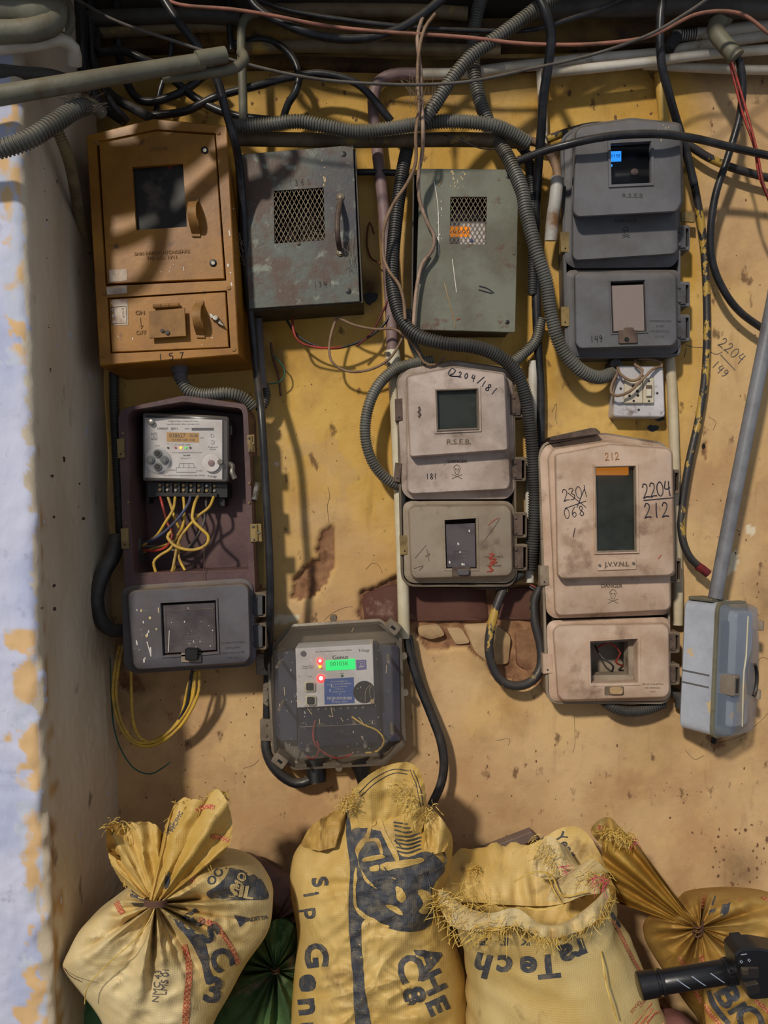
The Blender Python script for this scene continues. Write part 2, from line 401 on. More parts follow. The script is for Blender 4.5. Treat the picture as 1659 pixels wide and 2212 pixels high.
# ------------------------------------------------ back wall
def inside(X, Z, poly):
    r = np.zeros(X.shape, bool); n = len(poly)
    for i in range(n):
        (x1, y1), (x2, y2) = poly[i], poly[(i+1) % n]
        if y1 == y2: continue
        c = ((y1 > Z) != (y2 > Z)) & (X < (x2-x1)*(Z-y1)/(y2-y1)+x1); r ^= c
    return r
def wallmat():
    m = bpy.data.materials.new('wall_plaster'); m.use_nodes = True; nt = m.node_tree; N = nt.nodes; L = nt.links; b = N['Principled BSDF']
    b.inputs['Roughness'].default_value = .8; b.inputs['Specular IOR Level'].default_value = .25
    geo = N.new('ShaderNodeNewGeometry'); pos = geo.outputs['Position']
    def nz(sc, det=6, off=0, st=None):
        n = N.new('ShaderNodeTexNoise'); n.inputs['Scale'].default_value = sc; n.inputs['Detail'].default_value = det; n.inputs['Roughness'].default_value = .6
        mp = N.new('ShaderNodeMapping'); mp.inputs['Location'].default_value = (off, off, off); mp.inputs['Scale'].default_value = st or (1, 1, 1); L.new(pos, mp.inputs[0]); L.new(mp.outputs[0], n.inputs['Vector']); return n.outputs['Fac']
    def rp(f, lo, hi):
        r = N.new('ShaderNodeMapRange'); r.inputs[1].default_value = lo; r.inputs[2].default_value = hi; L.new(f, r.inputs[0]); return r.outputs[0]
    def mix(f, a, c):
        x = N.new('ShaderNodeMix'); x.data_type = 'RGBA'; L.new(f, x.inputs[0])
        for k, v in ((6, a), (7, c)):
            if isinstance(v, tuple): x.inputs[k].default_value = rgb(v)
            else: L.new(v, x.inputs[k])
        return x.outputs[2]
    def math_(op, a, c):
        x = N.new('ShaderNodeMath'); x.operation = op
        for k, v in ((0, a), (1, c)):
            if isinstance(v, (int, float)): x.inputs[k].default_value = v
            else: L.new(v, x.inputs[k])
        return x.outputs[0]
    def attr(n):
        a = N.new('ShaderNodeAttribute'); a.attribute_name = n; return a.outputs['Fac']
    big = nz(2.2, 5, 1.3)
    yel = mix(rp(nz(5, 6, 2), .38, .66), (206, 166, 88), (186, 140, 56))
    tan = mix(rp(nz(4, 7, 7), .40, .62), (202, 168, 124), (182, 144, 102))
    t = math_('ADD', attr('tone'), math_('MULTIPLY', math_('SUBTRACT', big, .5), 1.6))
    c = mix(rp(t, .35, .75), yel, tan)
    c = mix(math_('MULTIPLY', rp(nz(3.4, 6, 61), .50, .54), .3), c, (214, 180, 120))           # older paint coat showing
    c = mix(math_('MULTIPLY', rp(nz(4.6, 7, 71), .58, .60), .35), c, (180, 148, 108))
    c = mix(math_('MULTIPLY', rp(nz(9, 7, 15), .52, .74), .5), c, (140, 104, 66))            # faint dirt
    c = mix(math_('MULTIPLY', rp(nz(30, 5, 21, (1, 1, .6)), .62, .70), .75), c, (84, 56, 40))   # dark specks
    c = mix(math_('MULTIPLY', rp(nz(8, 5, 33, (2.6, 1, .5)), .60, .72), .35), c, (120, 84, 56)) # runs
    c = mix(math_('MULTIPLY', attr('grime_shade'), rp(nz(12, 6, 44), .25, .6)), c, (66, 48, 34))
    c = mix(attr('pale'), c, (214, 200, 172))
    pl = mix(rp(nz(30, 6, 5), .4, .62), (152, 112, 80), (108, 74, 52))
    c = mix(attr('peel'), c, pl)
    L.new(c, b.inputs['Base Color'])
    bp = N.new('ShaderNodeBump'); bp.inputs['Strength'].default_value = .35; bp.inputs['Distance'].default_value = .003
    h = math_('ADD', nz(60, 5), math_('MULTIPLY', rp(nz(7, 6, 8), .48, .5), .25)); L.new(h, bp.inputs['Height']); L.new(bp.outputs[0], b.inputs['Normal'])
    return m
def attrs(me, d):
    for k, v in d.items():
        a = me.attributes.new(k, 'FLOAT', 'POINT'); a.data.foreach_set('value', np.asarray(v, np.float32).ravel())
def fbm(x, y, s, o=0): return noise.fractal(Vector((x*s+o, y*s-o, o)), .7, 2.1, 4)
step = .005
xs = np.arange(-.66, 1.3, step); zs = np.arange(-.02, H+1.19, step)
PX, PZ = np.meshgrid(xs*1000+829.5, 1106-(zs-H)*1000)
jx = np.zeros(PX.shape); jz = np.zeros(PX.shape); lf = np.zeros(PX.shape); hf = np.zeros(PX.shape)
for i in range(PX.shape[0]):
    for j in range(PX.shape[1]):
        a, b_ = xs[j], zs[i]; q = Vector((a*14, b_*14, 0)); jx[i, j] = noise.noise(q); jz[i, j] = noise.noise(q+Vector((9, 4, 2)))
        lf[i, j] = noise.noise(Vector((a*3, b_*3, 5)))+.5*noise.noise(Vector((a*9, b_*9, 1))); hf[i, j] = noise.noise(Vector((a*60, b_*60, 3)))
def zone(polys, amp=16):
    r = np.zeros(PX.shape, bool)
    for p in polys: r |= inside(PX+jx*amp+hf*5, PZ+jz*amp+hf*5, p)
    return r
peel = zone([[(683, 1140), (718, 1133), (724, 1180), (722, 1225), (704, 1262), (676, 1288), (640, 1296), (618, 1286), (636, 1250), (655, 1225), (686, 1205), (682, 1170)],
 [(768, 1330), (778, 1280), (830, 1256), (880, 1252), (1000, 1258), (1130, 1264), (1175, 1258), (1188, 1345), (1185, 1470), (1120, 1480), (1070, 1455), (1050, 1425), (990, 1400), (930, 1400), (905, 1372), (870, 1352), (780, 1350)],
 [(1532, 1588), (1560, 1580), (1566, 1612), (1545, 1622)], [(1514, 956), (1528, 950), (1526, 975), (1516, 985)], [(255, 1455), (300, 1462), (310, 1490), (280, 1500), (258, 1485)]])
soft = zone([[(570, 1800), (640, 1815), (660, 1900), (640, 1990), (580, 1990), (560, 1900)], [(560, 1310), (600, 1290), (620, 1330), (570, 1350)]], 30)
pale = zone([[(586, 1326), (640, 1326), (646, 1344), (590, 1348)], [(1572, 1190), (1590, 1185), (1592, 1222), (1575, 1240)], [(1615, 1140), (1632, 1138), (1632, 1160), (1612, 1160)], [(590, 1000), (600, 1000), (604, 1010)]], 14)
peelf = peel.astype(float); depth = peelf*(.013+.006*lf+.006*jx+.005*hf)+soft*.002
for _ in range(1):
    k = depth.copy(); k[1:-1, 1:-1] = (depth[1:-1, 1:-1]*2+depth[2:, 1:-1]+depth[:-2, 1:-1]+depth[1:-1, 2:]+depth[1:-1, :-2])/6; depth = k
Y = depth+lf*.0035+hf*.0005
tone = np.clip((PZ-760)/700, 0, 1)*.9+np.clip((PX-1440)/120, 0, 1)*.8+.02
tone = tone-np.clip(1-abs(PX-1250)/260, 0, 1)*np.clip(1-abs(PZ-700)/420, 0, 1)*.4
grime_shade = np.clip((300-PZ)/260, 0, 1)*(.75+.25*np.clip((700-PX)/400, 0, 1))  # real grime plus painted overhead shade, stronger towards the top left
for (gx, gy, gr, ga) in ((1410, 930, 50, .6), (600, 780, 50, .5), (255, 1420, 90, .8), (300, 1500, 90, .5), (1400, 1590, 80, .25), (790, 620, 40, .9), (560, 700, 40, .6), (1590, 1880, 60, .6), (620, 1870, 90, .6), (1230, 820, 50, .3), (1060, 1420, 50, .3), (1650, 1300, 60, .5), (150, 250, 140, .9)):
    grime_shade = np.maximum(grime_shade, ga*np.clip(1.3-np.hypot(PX-gx, PZ-gy)/gr, 0, 1))
n0, n1 = PX.shape
me = bpy.data.meshes.new('wall_back'); XX, ZZ = np.meshgrid(xs, zs)
co = np.stack([XX, Y, ZZ], -1).reshape(-1, 3)
idx = np.arange(n0*n1).reshape(n0, n1); fc = np.stack([idx[:-1, :-1], idx[:-1, 1:], idx[1:, 1:], idx[1:, :-1]], -1).reshape(-1, 4)
me.from_pydata(co.tolist(), [], fc.tolist()); me.polygons.foreach_set('use_smooth', [True]*len(fc))
attrs(me, dict(peel=peelf, tone=tone, grime_shade=grime_shade, pale=pale.astype(float)))
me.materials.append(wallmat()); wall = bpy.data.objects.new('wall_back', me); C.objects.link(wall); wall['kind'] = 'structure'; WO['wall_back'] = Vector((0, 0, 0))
BV['wall'] = BVHTree.FromPolygons([tuple(c) for c in co[:, :]], [tuple(f) for f in fc])
# broken-out masonry shown in the hole
def stone(name, pts, d0, d1, m, lump=.006, parent=wall, label=None):
    mb = MB(); pts = rpoly(pts, 9, 3); n = len(pts); cx = sum(p[0] for p in pts)/n; cy = sum(p[1] for p in pts)/n; rows = []
    for t, d in ((1.04, d0), (1, (d0+d1)/2), (.9, d1-.002), (.6, d1), (.3, d1)):
        r = []
        for x, y in pts:
            X = cx+(x-cx)*t; Yp = cy+(y-cy)*t; r.append(P(X, Yp, d+lump*noise.noise(Vector((X/30, Yp/30, 1)))*(1 if t < 1 else 0), 0))
        rows.append(r)
    mb.loft(rows); return build(mb, name, m, parent, label=label, smooth=.9)
stone('stone', [(772, 1285), (835, 1262), (1060, 1268), (1066, 1344), (900, 1346), (775, 1346)], -.05, -.004, M['sandstone'], .003)
stone('stone', [(1068, 1270), (1190, 1266), (1200, 1344), (1070, 1342)], -.05, -.006, M['sandstone'], .003)
stone('stone', [(900, 1352), (952, 1350), (966, 1374), (930, 1384), (902, 1374)], -.05, -.002, M['pale_stone'])
stone('stone', [(1000, 1350), (1075, 1346), (1108, 1372), (1104, 1440), (1060, 1442), (1022, 1410)], -.05, -.002, M['pale_stone'], .012)
stone('stone', [(1112, 1362), (1185, 1352), (1192, 1440), (1150, 1460), (1115, 1440)], -.05, -.005, M['rubble'], .01)
stone('stone', [(962, 1355), (998, 1356), (1020, 1392), (985, 1396)], -.05, -.005, M['pale_stone'])
ink(hand('2204', 1581, 757, 22, 40), 1.1, M['ink_faint'], wall, 'handwritten_number', 'wall')
ink([[(1556, 766), (1588, 800)]]+hand('149', 1556, 797, 18, 44), 1.1, M['ink_faint'], wall, 'handwritten_number', 'wall')
ink([[(1480, 745), (1500, 750), (1520, 752), (1545, 765), (1560, 760)], [(1483, 752), (1478, 772)]], .8, M['ink_faint'], wall, 'pencil_mark', 'wall')
# ------------------------------------------------ pillar on the left, ceiling, floor
def pillar():
    PD = .368; prof = []       # (x offset from corner, y, side)
    for k in range(60): prof.append((0., -PD*k/60*1.0))
    R = .02; prof = [p for p in prof if p[1] > -PD+R]
    for k in range(7):
        a = k/6*math.pi/2; prof.append((-R+R*math.cos(a), -PD+R-R*math.sin(a)))
    for k in range(1, 50): prof.append((-R-k*.006, -PD))
    zs_ = np.arange(0, H+1.19, .006); rows = []; at = dict(front=[], worn=[], patch=[])
    for z in zs_:
        r = []
        cx = -.594-.026*(z-H)/.8
        for (ox, y) in prof:
            n1_ = noise.noise(Vector((ox*8+y*8, z*8, 2))); n2 = noise.noise(Vector((ox*30, y*30, z*30))); n3 = noise.noise(Vector((ox*90, y*90, z*60)))
            low = min(1, max(0, (H+.0-z)/.5)); edge = math.exp(-((y+PD)/.03)**2)*math.exp(-(ox/.03)**2)
            dd = .004*n1_+.0015*n3*(.4+low)+(.008*n2*edge*(.5+low))
            nx, ny = (1, 0) if ox == 0 else (0, -1)
            if edge > .3: nx, ny = .7, -.7
            r.append((cx+ox+nx*dd, y+ny*dd, z))
            f = 1 if (ox < -.010+.012*n2+.006*n3) else 0
            at['front'].append(f)
            wz = 1 if (ox < -.006 and ox > -.045+.04*n2 and n1_*.6+n2*.4+ (.25 if (.35 < z < 1.1 or 1.55 < z < 2.0) else -.3) > .12) else 0
            at['worn'].append(wz)
            at['patch'].append(max(0, min(1, (-.325-y)*22+n2*1.4+(.75-z)*1.0)) if ox == 0 else 0)
        rows.append(r)
    mb = MB(); mb.grid(rows)
    me = bpy.data.meshes.new('wall_left'); me.from_pydata([tuple(v) for v in mb.v], [], mb.f); me.polygons.foreach_set('use_smooth', [True]*len(mb.f)); attrs(me, at)
    m = bpy.data.materials.new('pillar_plaster'); m.use_nodes = True; nt = m.node_tree; N = nt.nodes; L = nt.links; b = N['Principled BSDF']; b.inputs['Roughness'].default_value = .75
    geo = N.new('ShaderNodeNewGeometry')
    def nz(sc, off, st=(1, 1, 1)):
        mp = N.new('ShaderNodeMapping'); mp.inputs['Location'].default_value = (off,)*3; mp.inputs['Scale'].default_value = st; L.new(geo.outputs['Position'], mp.inputs[0])
        n = N.new('ShaderNodeTexNoise'); n.inputs['Scale'].default_value = sc; n.inputs['Detail'].default_value = 6; L.new(mp.outputs[0], n.inputs[0]); return n.outputs['Fac']
    def rp(f, lo, hi, top=1):
        r = N.new('ShaderNodeMapRange'); r.inputs[1].default_value = lo; r.inputs[2].default_value = hi; r.inputs[4].default_value = top; L.new(f, r.inputs[0]); return r.outputs[0]
    def mx(f, a, c):
        x = N.new('ShaderNodeMix'); x.data_type = 'RGBA'; L.new(f, x.inputs[0])
        for k, v in ((6, a), (7, c)):
            if isinstance(v, tuple): x.inputs[k].default_value = rgb(v)
            else: L.new(v, x.inputs[k])
        return x.outputs[2]
    def attr(n):
        a = N.new('ShaderNodeAttribute'); a.attribute_name = n; return a.outputs['Fac']
    front = mx(rp(nz(6, 3), .42, .62), (202, 204, 226), (178, 184, 214))
    front = mx(rp(nz(40, 8), .62, .74, .5), front, (140, 140, 156))
    side = mx(rp(nz(5, 1, (1, 1, .4)), .38, .64), (212, 198, 176), (190, 172, 146))
    side = mx(rp(nz(22, 6, (1, 1, .5)), .66, .74, .7), side, (96, 78, 66))
    side = mx(attr('patch'), side, mx(rp(nz(16, 4), .4, .6), (186, 148, 96), (150, 116, 78)))
    c = mx(attr('front'), side, front); c = mx(attr('worn'), c, mx(rp(nz(20, 9), .45, .55), (216, 178, 128), (190, 196, 214)))
    L.new(c, b.inputs['Base Color'])
    bp = N.new('ShaderNodeBump'); bp.inputs['Strength'].default_value = .45; bp.inputs['Distance'].default_value = .004; L.new(nz(45, 0, (1, 1, .6)), bp.inputs['Height']); L.new(bp.outputs[0], b.inputs['Normal'])
    me.materials.append(m); o = bpy.data.objects.new('wall_left', me); C.objects.link(o); o['kind'] = 'structure'; WO[o.name] = Vector((0, 0, 0))
    BV['pillar'] = BVHTree.FromPolygons([tuple(v) for v in mb.v], mb.f); return o
pil = pillar()
def blotch(parent, key, name, spots, m):
    mb = MB()
    for (x, y, r, e) in spots:
        n = 12; pts = [(x+r*(.7+.6*noise.noise(Vector((x+i, y, i*.7))))*math.cos(i*2*math.pi/n), y+r*e*(.7+.6*noise.noise(Vector((x+i, y+5, i*.7))))*math.sin(i*2*math.pi/n)) for i in range(n)]
        q = lay(polyfill(pts), key, .0007, L=12); k = len(mb.v); mb.v += q.v; mb.f += [tuple(i+k for i in f) for f in q.f]
    return build(mb, name, m, parent, kind='stuff', smooth=0)
blotch(pil, 'pillar', 'soot_spots', [(96, 362, 4, 1.4), (126, 390, 6, 1.8), (125, 408, 4, 1.5), (98, 414, 2.5, 1), (100, 475, 3, 1), (102, 558, 2, 1.2), (104, 648, 3, 1), (105, 705, 4, 1.3), (106, 752, 2, 1), (108, 800, 4.5, 1.4), (109, 866, 3, 1), (112, 1028, 5, 1.3), (137, 992, 5, 1.5), (115, 1117, 5, 1), (117, 1265, 5, 1.2), (92, 1313, 6, .8), (117, 1315, 5, 1.2), (172, 1045, 4, 1), (170, 1100, 7, 1.4), (180, 1120, 5, 1), (200, 1607, 3, 1.2)], M['dirt'])
def box3(name, x0, y0, z0, x1, y1, z1, m, kind='structure', bev=.004):
    mb = MB(); mb.loft([[(x0, y0, z0), (x1, y0, z0), (x1, y1, z0), (x0, y1, z0)], [(x0, y0, z1), (x1, y0, z1), (x1, y1, z1), (x0, y1, z1)]])
    o = build(mb, name, m, bev=bev); o['kind'] = kind; return o
box3('ceiling', -1.3, .05, H+1.165, 1.6, -.42, H+1.25, M['ceiling_dirt'])
box3('floor', -1.6, .05, -.05, 1.8, -2.6, 0, M['dirt'])
def ledge(name, pts, d, h, m):
    mb = MB(); q = spline([P(*p) for p in pts], .02); rows = []
    for v in q:
        j = noise.noise(v*12)*.004
        rows.append([(v.x, .01, v.z+h), (v.x, -d+j, v.z+h*.8+j), (v.x, -d+j, v.z-h*.3), (v.x, -d*.6+j, v.z-h+j), (v.x, .01, v.z-h)])
    mb.loft(rows); o = build(mb, name, m, smooth=.8); o['kind'] = 'structure'
ledge('trim_1', [(180, 95, 0), (560, 88, 0), (1000, 92, 0), (1440, 78, 0), (1800, 60, 0)], .045, .028, M['ledge'])
ledge('trim_2', [(180, 148, 0), (600, 142, 0), (1000, 150, 0), (1500, 128, 0)], .022, .012, M['ledge'])
ledge('trim_3', [(180, 20, 0), (700, 10, 0), (1200, 10, 0), (1800, 0, 0)], .06, .03, M['ceiling_dirt'])
# ------------------------------------------------ steel cabinets
def grille(q, d, nx, ny, m, parent):
    """expanded metal: both diagonals, clipped to the opening"""
    mb = MB()
    for sgn in (1, -1):
        for k in range(-ny, nx+ny+1):
            a = k/nx; pts = []
            u0, u1 = (a, a+sgn*ny/nx)
            ts = [0, 1]
            for lim in (0, 1):
                if abs(u1-u0) > 1e-9: ts.append((lim-u0)/(u1-u0))
            ts = sorted(t for t in ts if -1e-6 <= t <= 1+1e-6 and -1e-6 <= u0+(u1-u0)*t <= 1+1e-6)
            if len(ts) >= 2 and ts[-1]-ts[0] > .02:
                A_, B_ = [P(*bil(q, u0+(u1-u0)*t, t), d) for t in (ts[0], ts[-1])]
                mb.tube([A_, B_], .0009, 4)
    return build(mb, 'mesh_grille', m, parent, label='diamond expanded-metal mesh over the window', smooth=0)
def drips(n, region, key, m, parent, seed, lmax=26, r=(1, 2.2)):
    rnd = random.Random(seed); mb = MB()
    for _ in range(n):
        x = rnd.uniform(region[0], region[2]); y = rnd.uniform(region[1], region[3]); rr = rnd.uniform(*r); L = rnd.choice([0, 0, .3, .6, 1])*lmax*rnd.random()
        sk = rnd.uniform(.0, .22); pts = [(x+rr*math.cos(a)+(L*sk if a < math.pi else 0), y+rr*1.2*math.sin(a)+(L if 0 < a < math.pi else 0)) for a in [i*math.pi/4+.1 for i in range(8)]]
        q = lay(polyfill(pts), key, .0006, L=40); k = len(mb.v); mb.v += q.v; mb.f += [tuple(i+k for i in f) for f in q.f]
    return build(mb, 'paint_drips', m, parent, kind='stuff', smooth=0)
def bolt(parent, px, py, r, d, m=None, d0=None, name='bolt', label=None):
    return build(MB().cyl(px, py, r, d if d0 is None else d0, d+.003, 10), name, m or M['steel'], parent, label=label, smooth=.5)
def strap(parent, x0, y0, x1, y1, d, m, wide=18, name='handle', out=.03):
    """bent flat strap handle standing proud of the door"""
    mb = MB(); rows = []; s = (D-d)/D/1000
    A_, B_ = P(x0, y0, d), P(x1, y1, d); n = 14; hw = wide/2*s
    for i in range(n+1):
        t = i/n; v = A_.lerp(B_, t); o = out*math.sin(math.pi*min(1, max(0, (t-.12)/.76)))**.5 if .12 < t < .88 else 0
        rows.append([(v.x-hw, v.y-o-.0035, v.z), (v.x+hw, v.y-o-.0035, v.z), (v.x+hw, v.y-o+.001, v.z), (v.x-hw, v.y-o+.001, v.z)])
    mb.loft(rows); return build(mb, name, m, parent, smooth=.7)

# orange two-door cabinet
d0 = .17
T = thing('meter_cabinet', 'orange steel two-door cabinet with peaked top beside the pillar', 'electrical cabinet', P(350, 790, 0, d0), 'steel electrical cabinets')
fr = [(186, 292), (331, 256), (490, 271), (516, 766), (215, 790)]
inn1 = [(207, 306), (338, 279), (466, 287), (489, 606), (228, 618)]; inn2 = [(232, 643), (490, 627), (498, 752), (238, 764)]
mb = MB(); W = lambda q, d: [P(x, y, d, d0) for x, y in q]
ids = mb.loft([W(fr, .0), W(offset(fr, -1), d0-.03), W(fr, d0-.002), W(offset(fr, 2), d0)], True, False)
hs = []
for h in (inn1, inn2):
    k = mb.loop(W(h, d0)); k2 = mb.loop(W(h, d0-.022)); k3 = mb.loop(W(offset(h, -6), d0-.022)); k4 = mb.loop(W(offset(h, -6), .004)); mb.bridge(k, k2); mb.bridge(k2, k3); mb.bridge(k3, k4); mb.f.append(tuple(k4)); hs.append(k)
mb.fills.append([ids[-1]]+hs)
frame = build(mb, 'frame', M['orange_paint'], T, smooth=.4, bvh='of')
for (x, y) in ((206, 306), (226, 634), (494, 622), (222, 768), (505, 755), (472, 287)):
    build(MB().cyl(x, y, 7, d0-.004, d0+.002, 9, 4), 'weld_bead', M['orange_dull'], frame)
door1 = [(213, 305), (338, 282), (464, 291), (485, 602), (231, 613)]; win = [(285, 361), (395, 353), (404, 490), (294, 497)]
du = build(MB().slab(door1, d0-.012, d0-.004, 1.5, hole=[win]), 'door', M['orange_paint'], T, label='upper orange door with dark window', bvh='o1', smooth=.3)
build(MB().slab(offset(win, -4), d0-.018, d0-.014, .5), 'window_pane', M['black_lens'], du, label='dark window pane with painted brownish reflection')
door2 = [(235, 646), (487, 630), (494, 750), (241, 761)]
dl = build(MB().slab(door2, d0-.012, d0-.003, 1.5), 'door', M['orange_paint'], T, label='lower orange door with hinged flap', bvh='o2', smooth=.3)
strap(du, 421, 428, 424, 512, d0-.004, M['orange_dull']); strap(dl, 431, 650, 434, 730, d0-.003, M['orange_dull'])
for (x, y) in ((442, 324), (460, 568)):
    build(MB().cyl(x, y, 8, d0-.006, d0-.0025, 18), 'bolt_hole', M['black'], du); bolt(du, x, y, 4.5, d0-.0025)
build(MB().slab([(321, 672), (399, 665), (402, 726), (323, 731)], d0+.008, d0+.011, 1), 'flap', M['orange_dull'], dl, label='brown hinged flap over the switch')
mb = MB()
for a, b in ((331, 348), (349, 366), (367, 387)): mb.tube([P(a, 662-(a-331)*.06, d0+.004), P(b, 662-(b-331)*.06, d0+.004)], .0045, 8)
build(mb, 'flap_hinge', M['orange_dull'], dl)
bolt(dl, 361, 718, 5, d0+.011, M['dark_steel'], name='flap_bolt'); bolt(dl, 350, 714, 4, d0+.011, M['dark_steel'], name='flap_bolt')
mb = MB().cyl(465, 686, 6, d0-.003, d0+.014, 12); mb.slab(rpoly([(450, 676), (458, 678), (462, 686), (456, 688)], 2), d0+.002, d0+.008, .5); mb.slab(rpoly([(470, 688), (476, 692), (485, 706), (470, 698)], 2), d0+.002, d0+.008, .5)
build(mb, 'wing_nut', M['steel'], dl)
for (q, lab) in (([(236, 583), (274, 581), (275, 606), (237, 610)], 'torn paper seal across the door gap'), ([(234, 648), (276, 646), (277, 702), (238, 704)], 'printed paper inspection label')):
    pk = 'o1' if q[0][1] < 640 else 'o2'; pr = du if pk == 'o1' else dl
    st = build(lay(polyfill(q), pk, .0008, L=14), 'paper_label', M['paper'], pr, label=lab, smooth=0)
build(lay(polyfill([(230, 621), (274, 617), (275, 634), (232, 637)]), 'of', .0008, L=14), 'paper_label', M['paper'], frame, smooth=0)
word('INSPECTED', 246, 678, 4, M['print_dark'], dl, 'printed_text', 'o2', ang=84, off=.0012)
word('TS TO OF', 266, 676, 3.5, M['print_dark'], dl, 'printed_text', 'o2', ang=84, off=.0012)
ink([[(240, 664), (241, 700), (274, 698), (273, 662), (240, 664)]], .6, M['print_dark'], dl, 'printed_border', 'o2', smooth=False, off=.001)
word('SHRI RAM SWITCHGEARS', 350, 546, 7, M['orange_dull'], du, 'embossed_text', 'o1', ang=-3, sx=1.05, b=.8, off=.0016)
word('TN. NO. 1711', 350, 557, 7.5, M['orange_dull'], du, 'embossed_text', 'o1', ang=-3, sx=1.05, b=.8, off=.0016)
word('SAKHI', 343, 322, 8, M['orange_dull'], du, 'embossed_text', 'o1', ang=-3, sx=1.2, b=.8, off=.0012)
word('ON', 303, 676, 9, M['orange_dull'], dl, 'embossed_text', 'o2', ang=-3, b=1, off=.0016); word('OFF', 305, 719, 9, M['orange_dull'], dl, 'embossed_text', 'o2', ang=-3, b=1, off=.0016)
ink([[(303, 686), (305, 709)], [(300, 703), (305, 710), (309, 703)]], 1.3, M['orange_dull'], dl, 'embossed_arrow', 'o2', smooth=False)
ink(hand('157', 370, 770, 15, -4, .7, 1.7), .9, M['ink'], frame, 'handwritten_number', 'of', label='black number on the bottom rail')
drips(5, (340, 570, 400, 590), 'o1', M['white_drip'], du, 1, 16, (.6, 1.4)); drips(6, (250, 715, 480, 750), 'o2', M['white_drip'], dl, 2, 4, (.8, 1.5))
drips(5, (492, 330, 505, 640), 'of', M['white_drip'], frame, 3, 20)
# meter inside with red and green pilot lights
T = thing('electricity_meter', 'dim meter with red and green pilot lights behind the orange door window', 'electricity meter', P(345, 520, .03, .07))
mbx = build(MB().slab(rpoly(rect(296, 352, 415, 515), 8), .005, .10, 4), 'housing', M['meter_black'], T, bvh='m1')
build(MB().cyl(367, 360, 3.2, .10, .104, 10), 'pilot_light', G['red'], T, label='red pilot light'); build(MB().cyl(384, 360, 2.5, .10, .104, 10), 'pilot_light', G['grn'], T, label='green pilot light')

# rusty grey cabinet
d0 = .105
T = thing('meter_cabinet', 'rusty dark grey steel cabinet with bow handle and mesh window, right of the orange one', 'electrical cabinet', P(655, 680, 0, d0), 'steel electrical cabinets')
bd = [(524, 336), (768, 318), (784, 652), (541, 670)]
mb = MB(); W = lambda q, d: [P(x, y, d, d0) for x, y in q]
mb.loft([W(bd, 0), W(bd, d0-.007), W(offset(bd, 3), d0-.007), W(offset(bd, 3), .004)], False, True)
body = build(mb, 'body', M['dark_steel'], T, smooth=.3)
dq = [(520, 333), (763, 313), (777, 651), (538, 667)]; win = [(591, 412), (699, 405), (702, 519), (593, 526)]
dr = build(MB().slab(dq, d0-.005, d0, 1, hole=[win]), 'door', M['rusty_grey'], T, bvh='g2', smooth=.3)
grille(win, d0-.003, 11, 6, M['grille'], dr)
build(MB().tube(spline([P(735, 433, d0+.001), P(732, 450, d0+.028), P(729, 480, d0+.034), P(730, 515, d0+.032), P(734, 538, d0+.001)], .004), .0055, 10), 'handle', M['hinge_brown'], dr, label='brown bow handle')
for y in (425, 545): build(MB().cyl(735, y, 9, d0, d0+.003, 16, 8), 'washer', M['grille'], dr); bolt(dr, 735, y, 4, d0+.003)
for (x, y) in ((742, 333), (753, 629)): build(MB().cyl(x, y, 6.5, d0-.002, d0+.0005, 16), 'bolt_hole', M['black'], dr)
bolt(dr, 644, 525, 4, d0, M['hinge_brown']); 
ink(hand('1361', 647, 394, 13, -6, .6, 1.1), .6, M['hinge_grey'], dr, 'handwritten_number', 'g2', label='faded dark number above the mesh'); ink(hand('1341', 697, 614, 12, -3, .6, 1.), .6, M['ink'], dr, 'handwritten_number', 'g2', label='faded dark number near the bottom')
drips(14, (540, 440, 620, 620), 'g2', M['ink_faint'], dr, 5, 6); drips(7, (690, 340, 706, 400), 'g2', M['cream_drip'], dr, 6, 16, (.6, 1.2))
# dusty web and debris seen through the mesh
rnd = random.Random(4); mb = MB()
for i in range(150):
    a = P(rnd.uniform(590, 700), rnd.triangular(440, 530, 515), rnd.uniform(.02, .085)); mb.tube([a, a+Vector((rnd.uniform(-.02, .02), rnd.uniform(-.01, .005), rnd.uniform(-.015, .015)))], .0008, 3)
o = build(mb, 'cobweb_debris', M['hinge_brown'], None, 'tangle of dusty twigs and web behind the mesh of the rusty cabinet', 'debris', kind='stuff')
# green-grey cabinet
d0 = .09
T = thing('meter_cabinet', 'green-grey steel cabinet with small mesh window and scratched door, above the whitish enclosure', 'electrical cabinet', P(1000, 730, 0, d0), 'steel electrical cabinets')
bd = [(892, 372), (1115, 372), (1107, 712), (888, 712)]
mb = MB(); W = lambda q, d: [P(x, y, d, d0) for x, y in q]
mb.loft([W(offset(bd, 5), 0), W(bd, d0-.006), W(offset(bd, 3), d0-.006), W(offset(bd, 3), .004)], False, True)
body = build(mb, 'body', M['dark_steel'], T, smooth=.3)
dq = rpoly([(907, 364), (1121, 366), (1113, 718), (896, 712)], 4, 2); win = [(973, 425), (1052, 425), (1050, 528), (971, 527)]
dr = build(MB().slab(dq, d0-.005, d0, 1, hole=[win]), 'door', M['green_grey'], T, bvh='g3', smooth=.3)
grille(win, d0-.003, 8, 6, M['grille'], dr)
for (x, y) in ((1098, 381), (1096, 696)): build(MB().cyl(x, y, 5, d0-.002, d0+.0005, 14), 'bolt_hole', M['black'], dr)
build(MB().slab(rpoly(rect(1107, 530, 1113, 550), 3), d0-.001, d0+.002, .5), 'latch_slot', M['pipe_grey'], dr)
ink([[(1035, 618), (1052, 623), (1067, 633)], [(1034, 626), (1048, 630), (1063, 634)]], 1.5, M['ink'], dr, 'pen_marks', 'g3', label='two dark pen strokes')
ink([[(986, 691), (994, 688)]], 1.4, M['red_paint'], dr, 'red_mark', 'g3')
for st in ([(938, 392), (944, 430), (947, 470), (948, 552)], [(977, 560), (982, 600), (986, 632)]):
    ink([st], 1.1, M['white_drip'], dr, 'paint_run', 'g3', smooth=True)
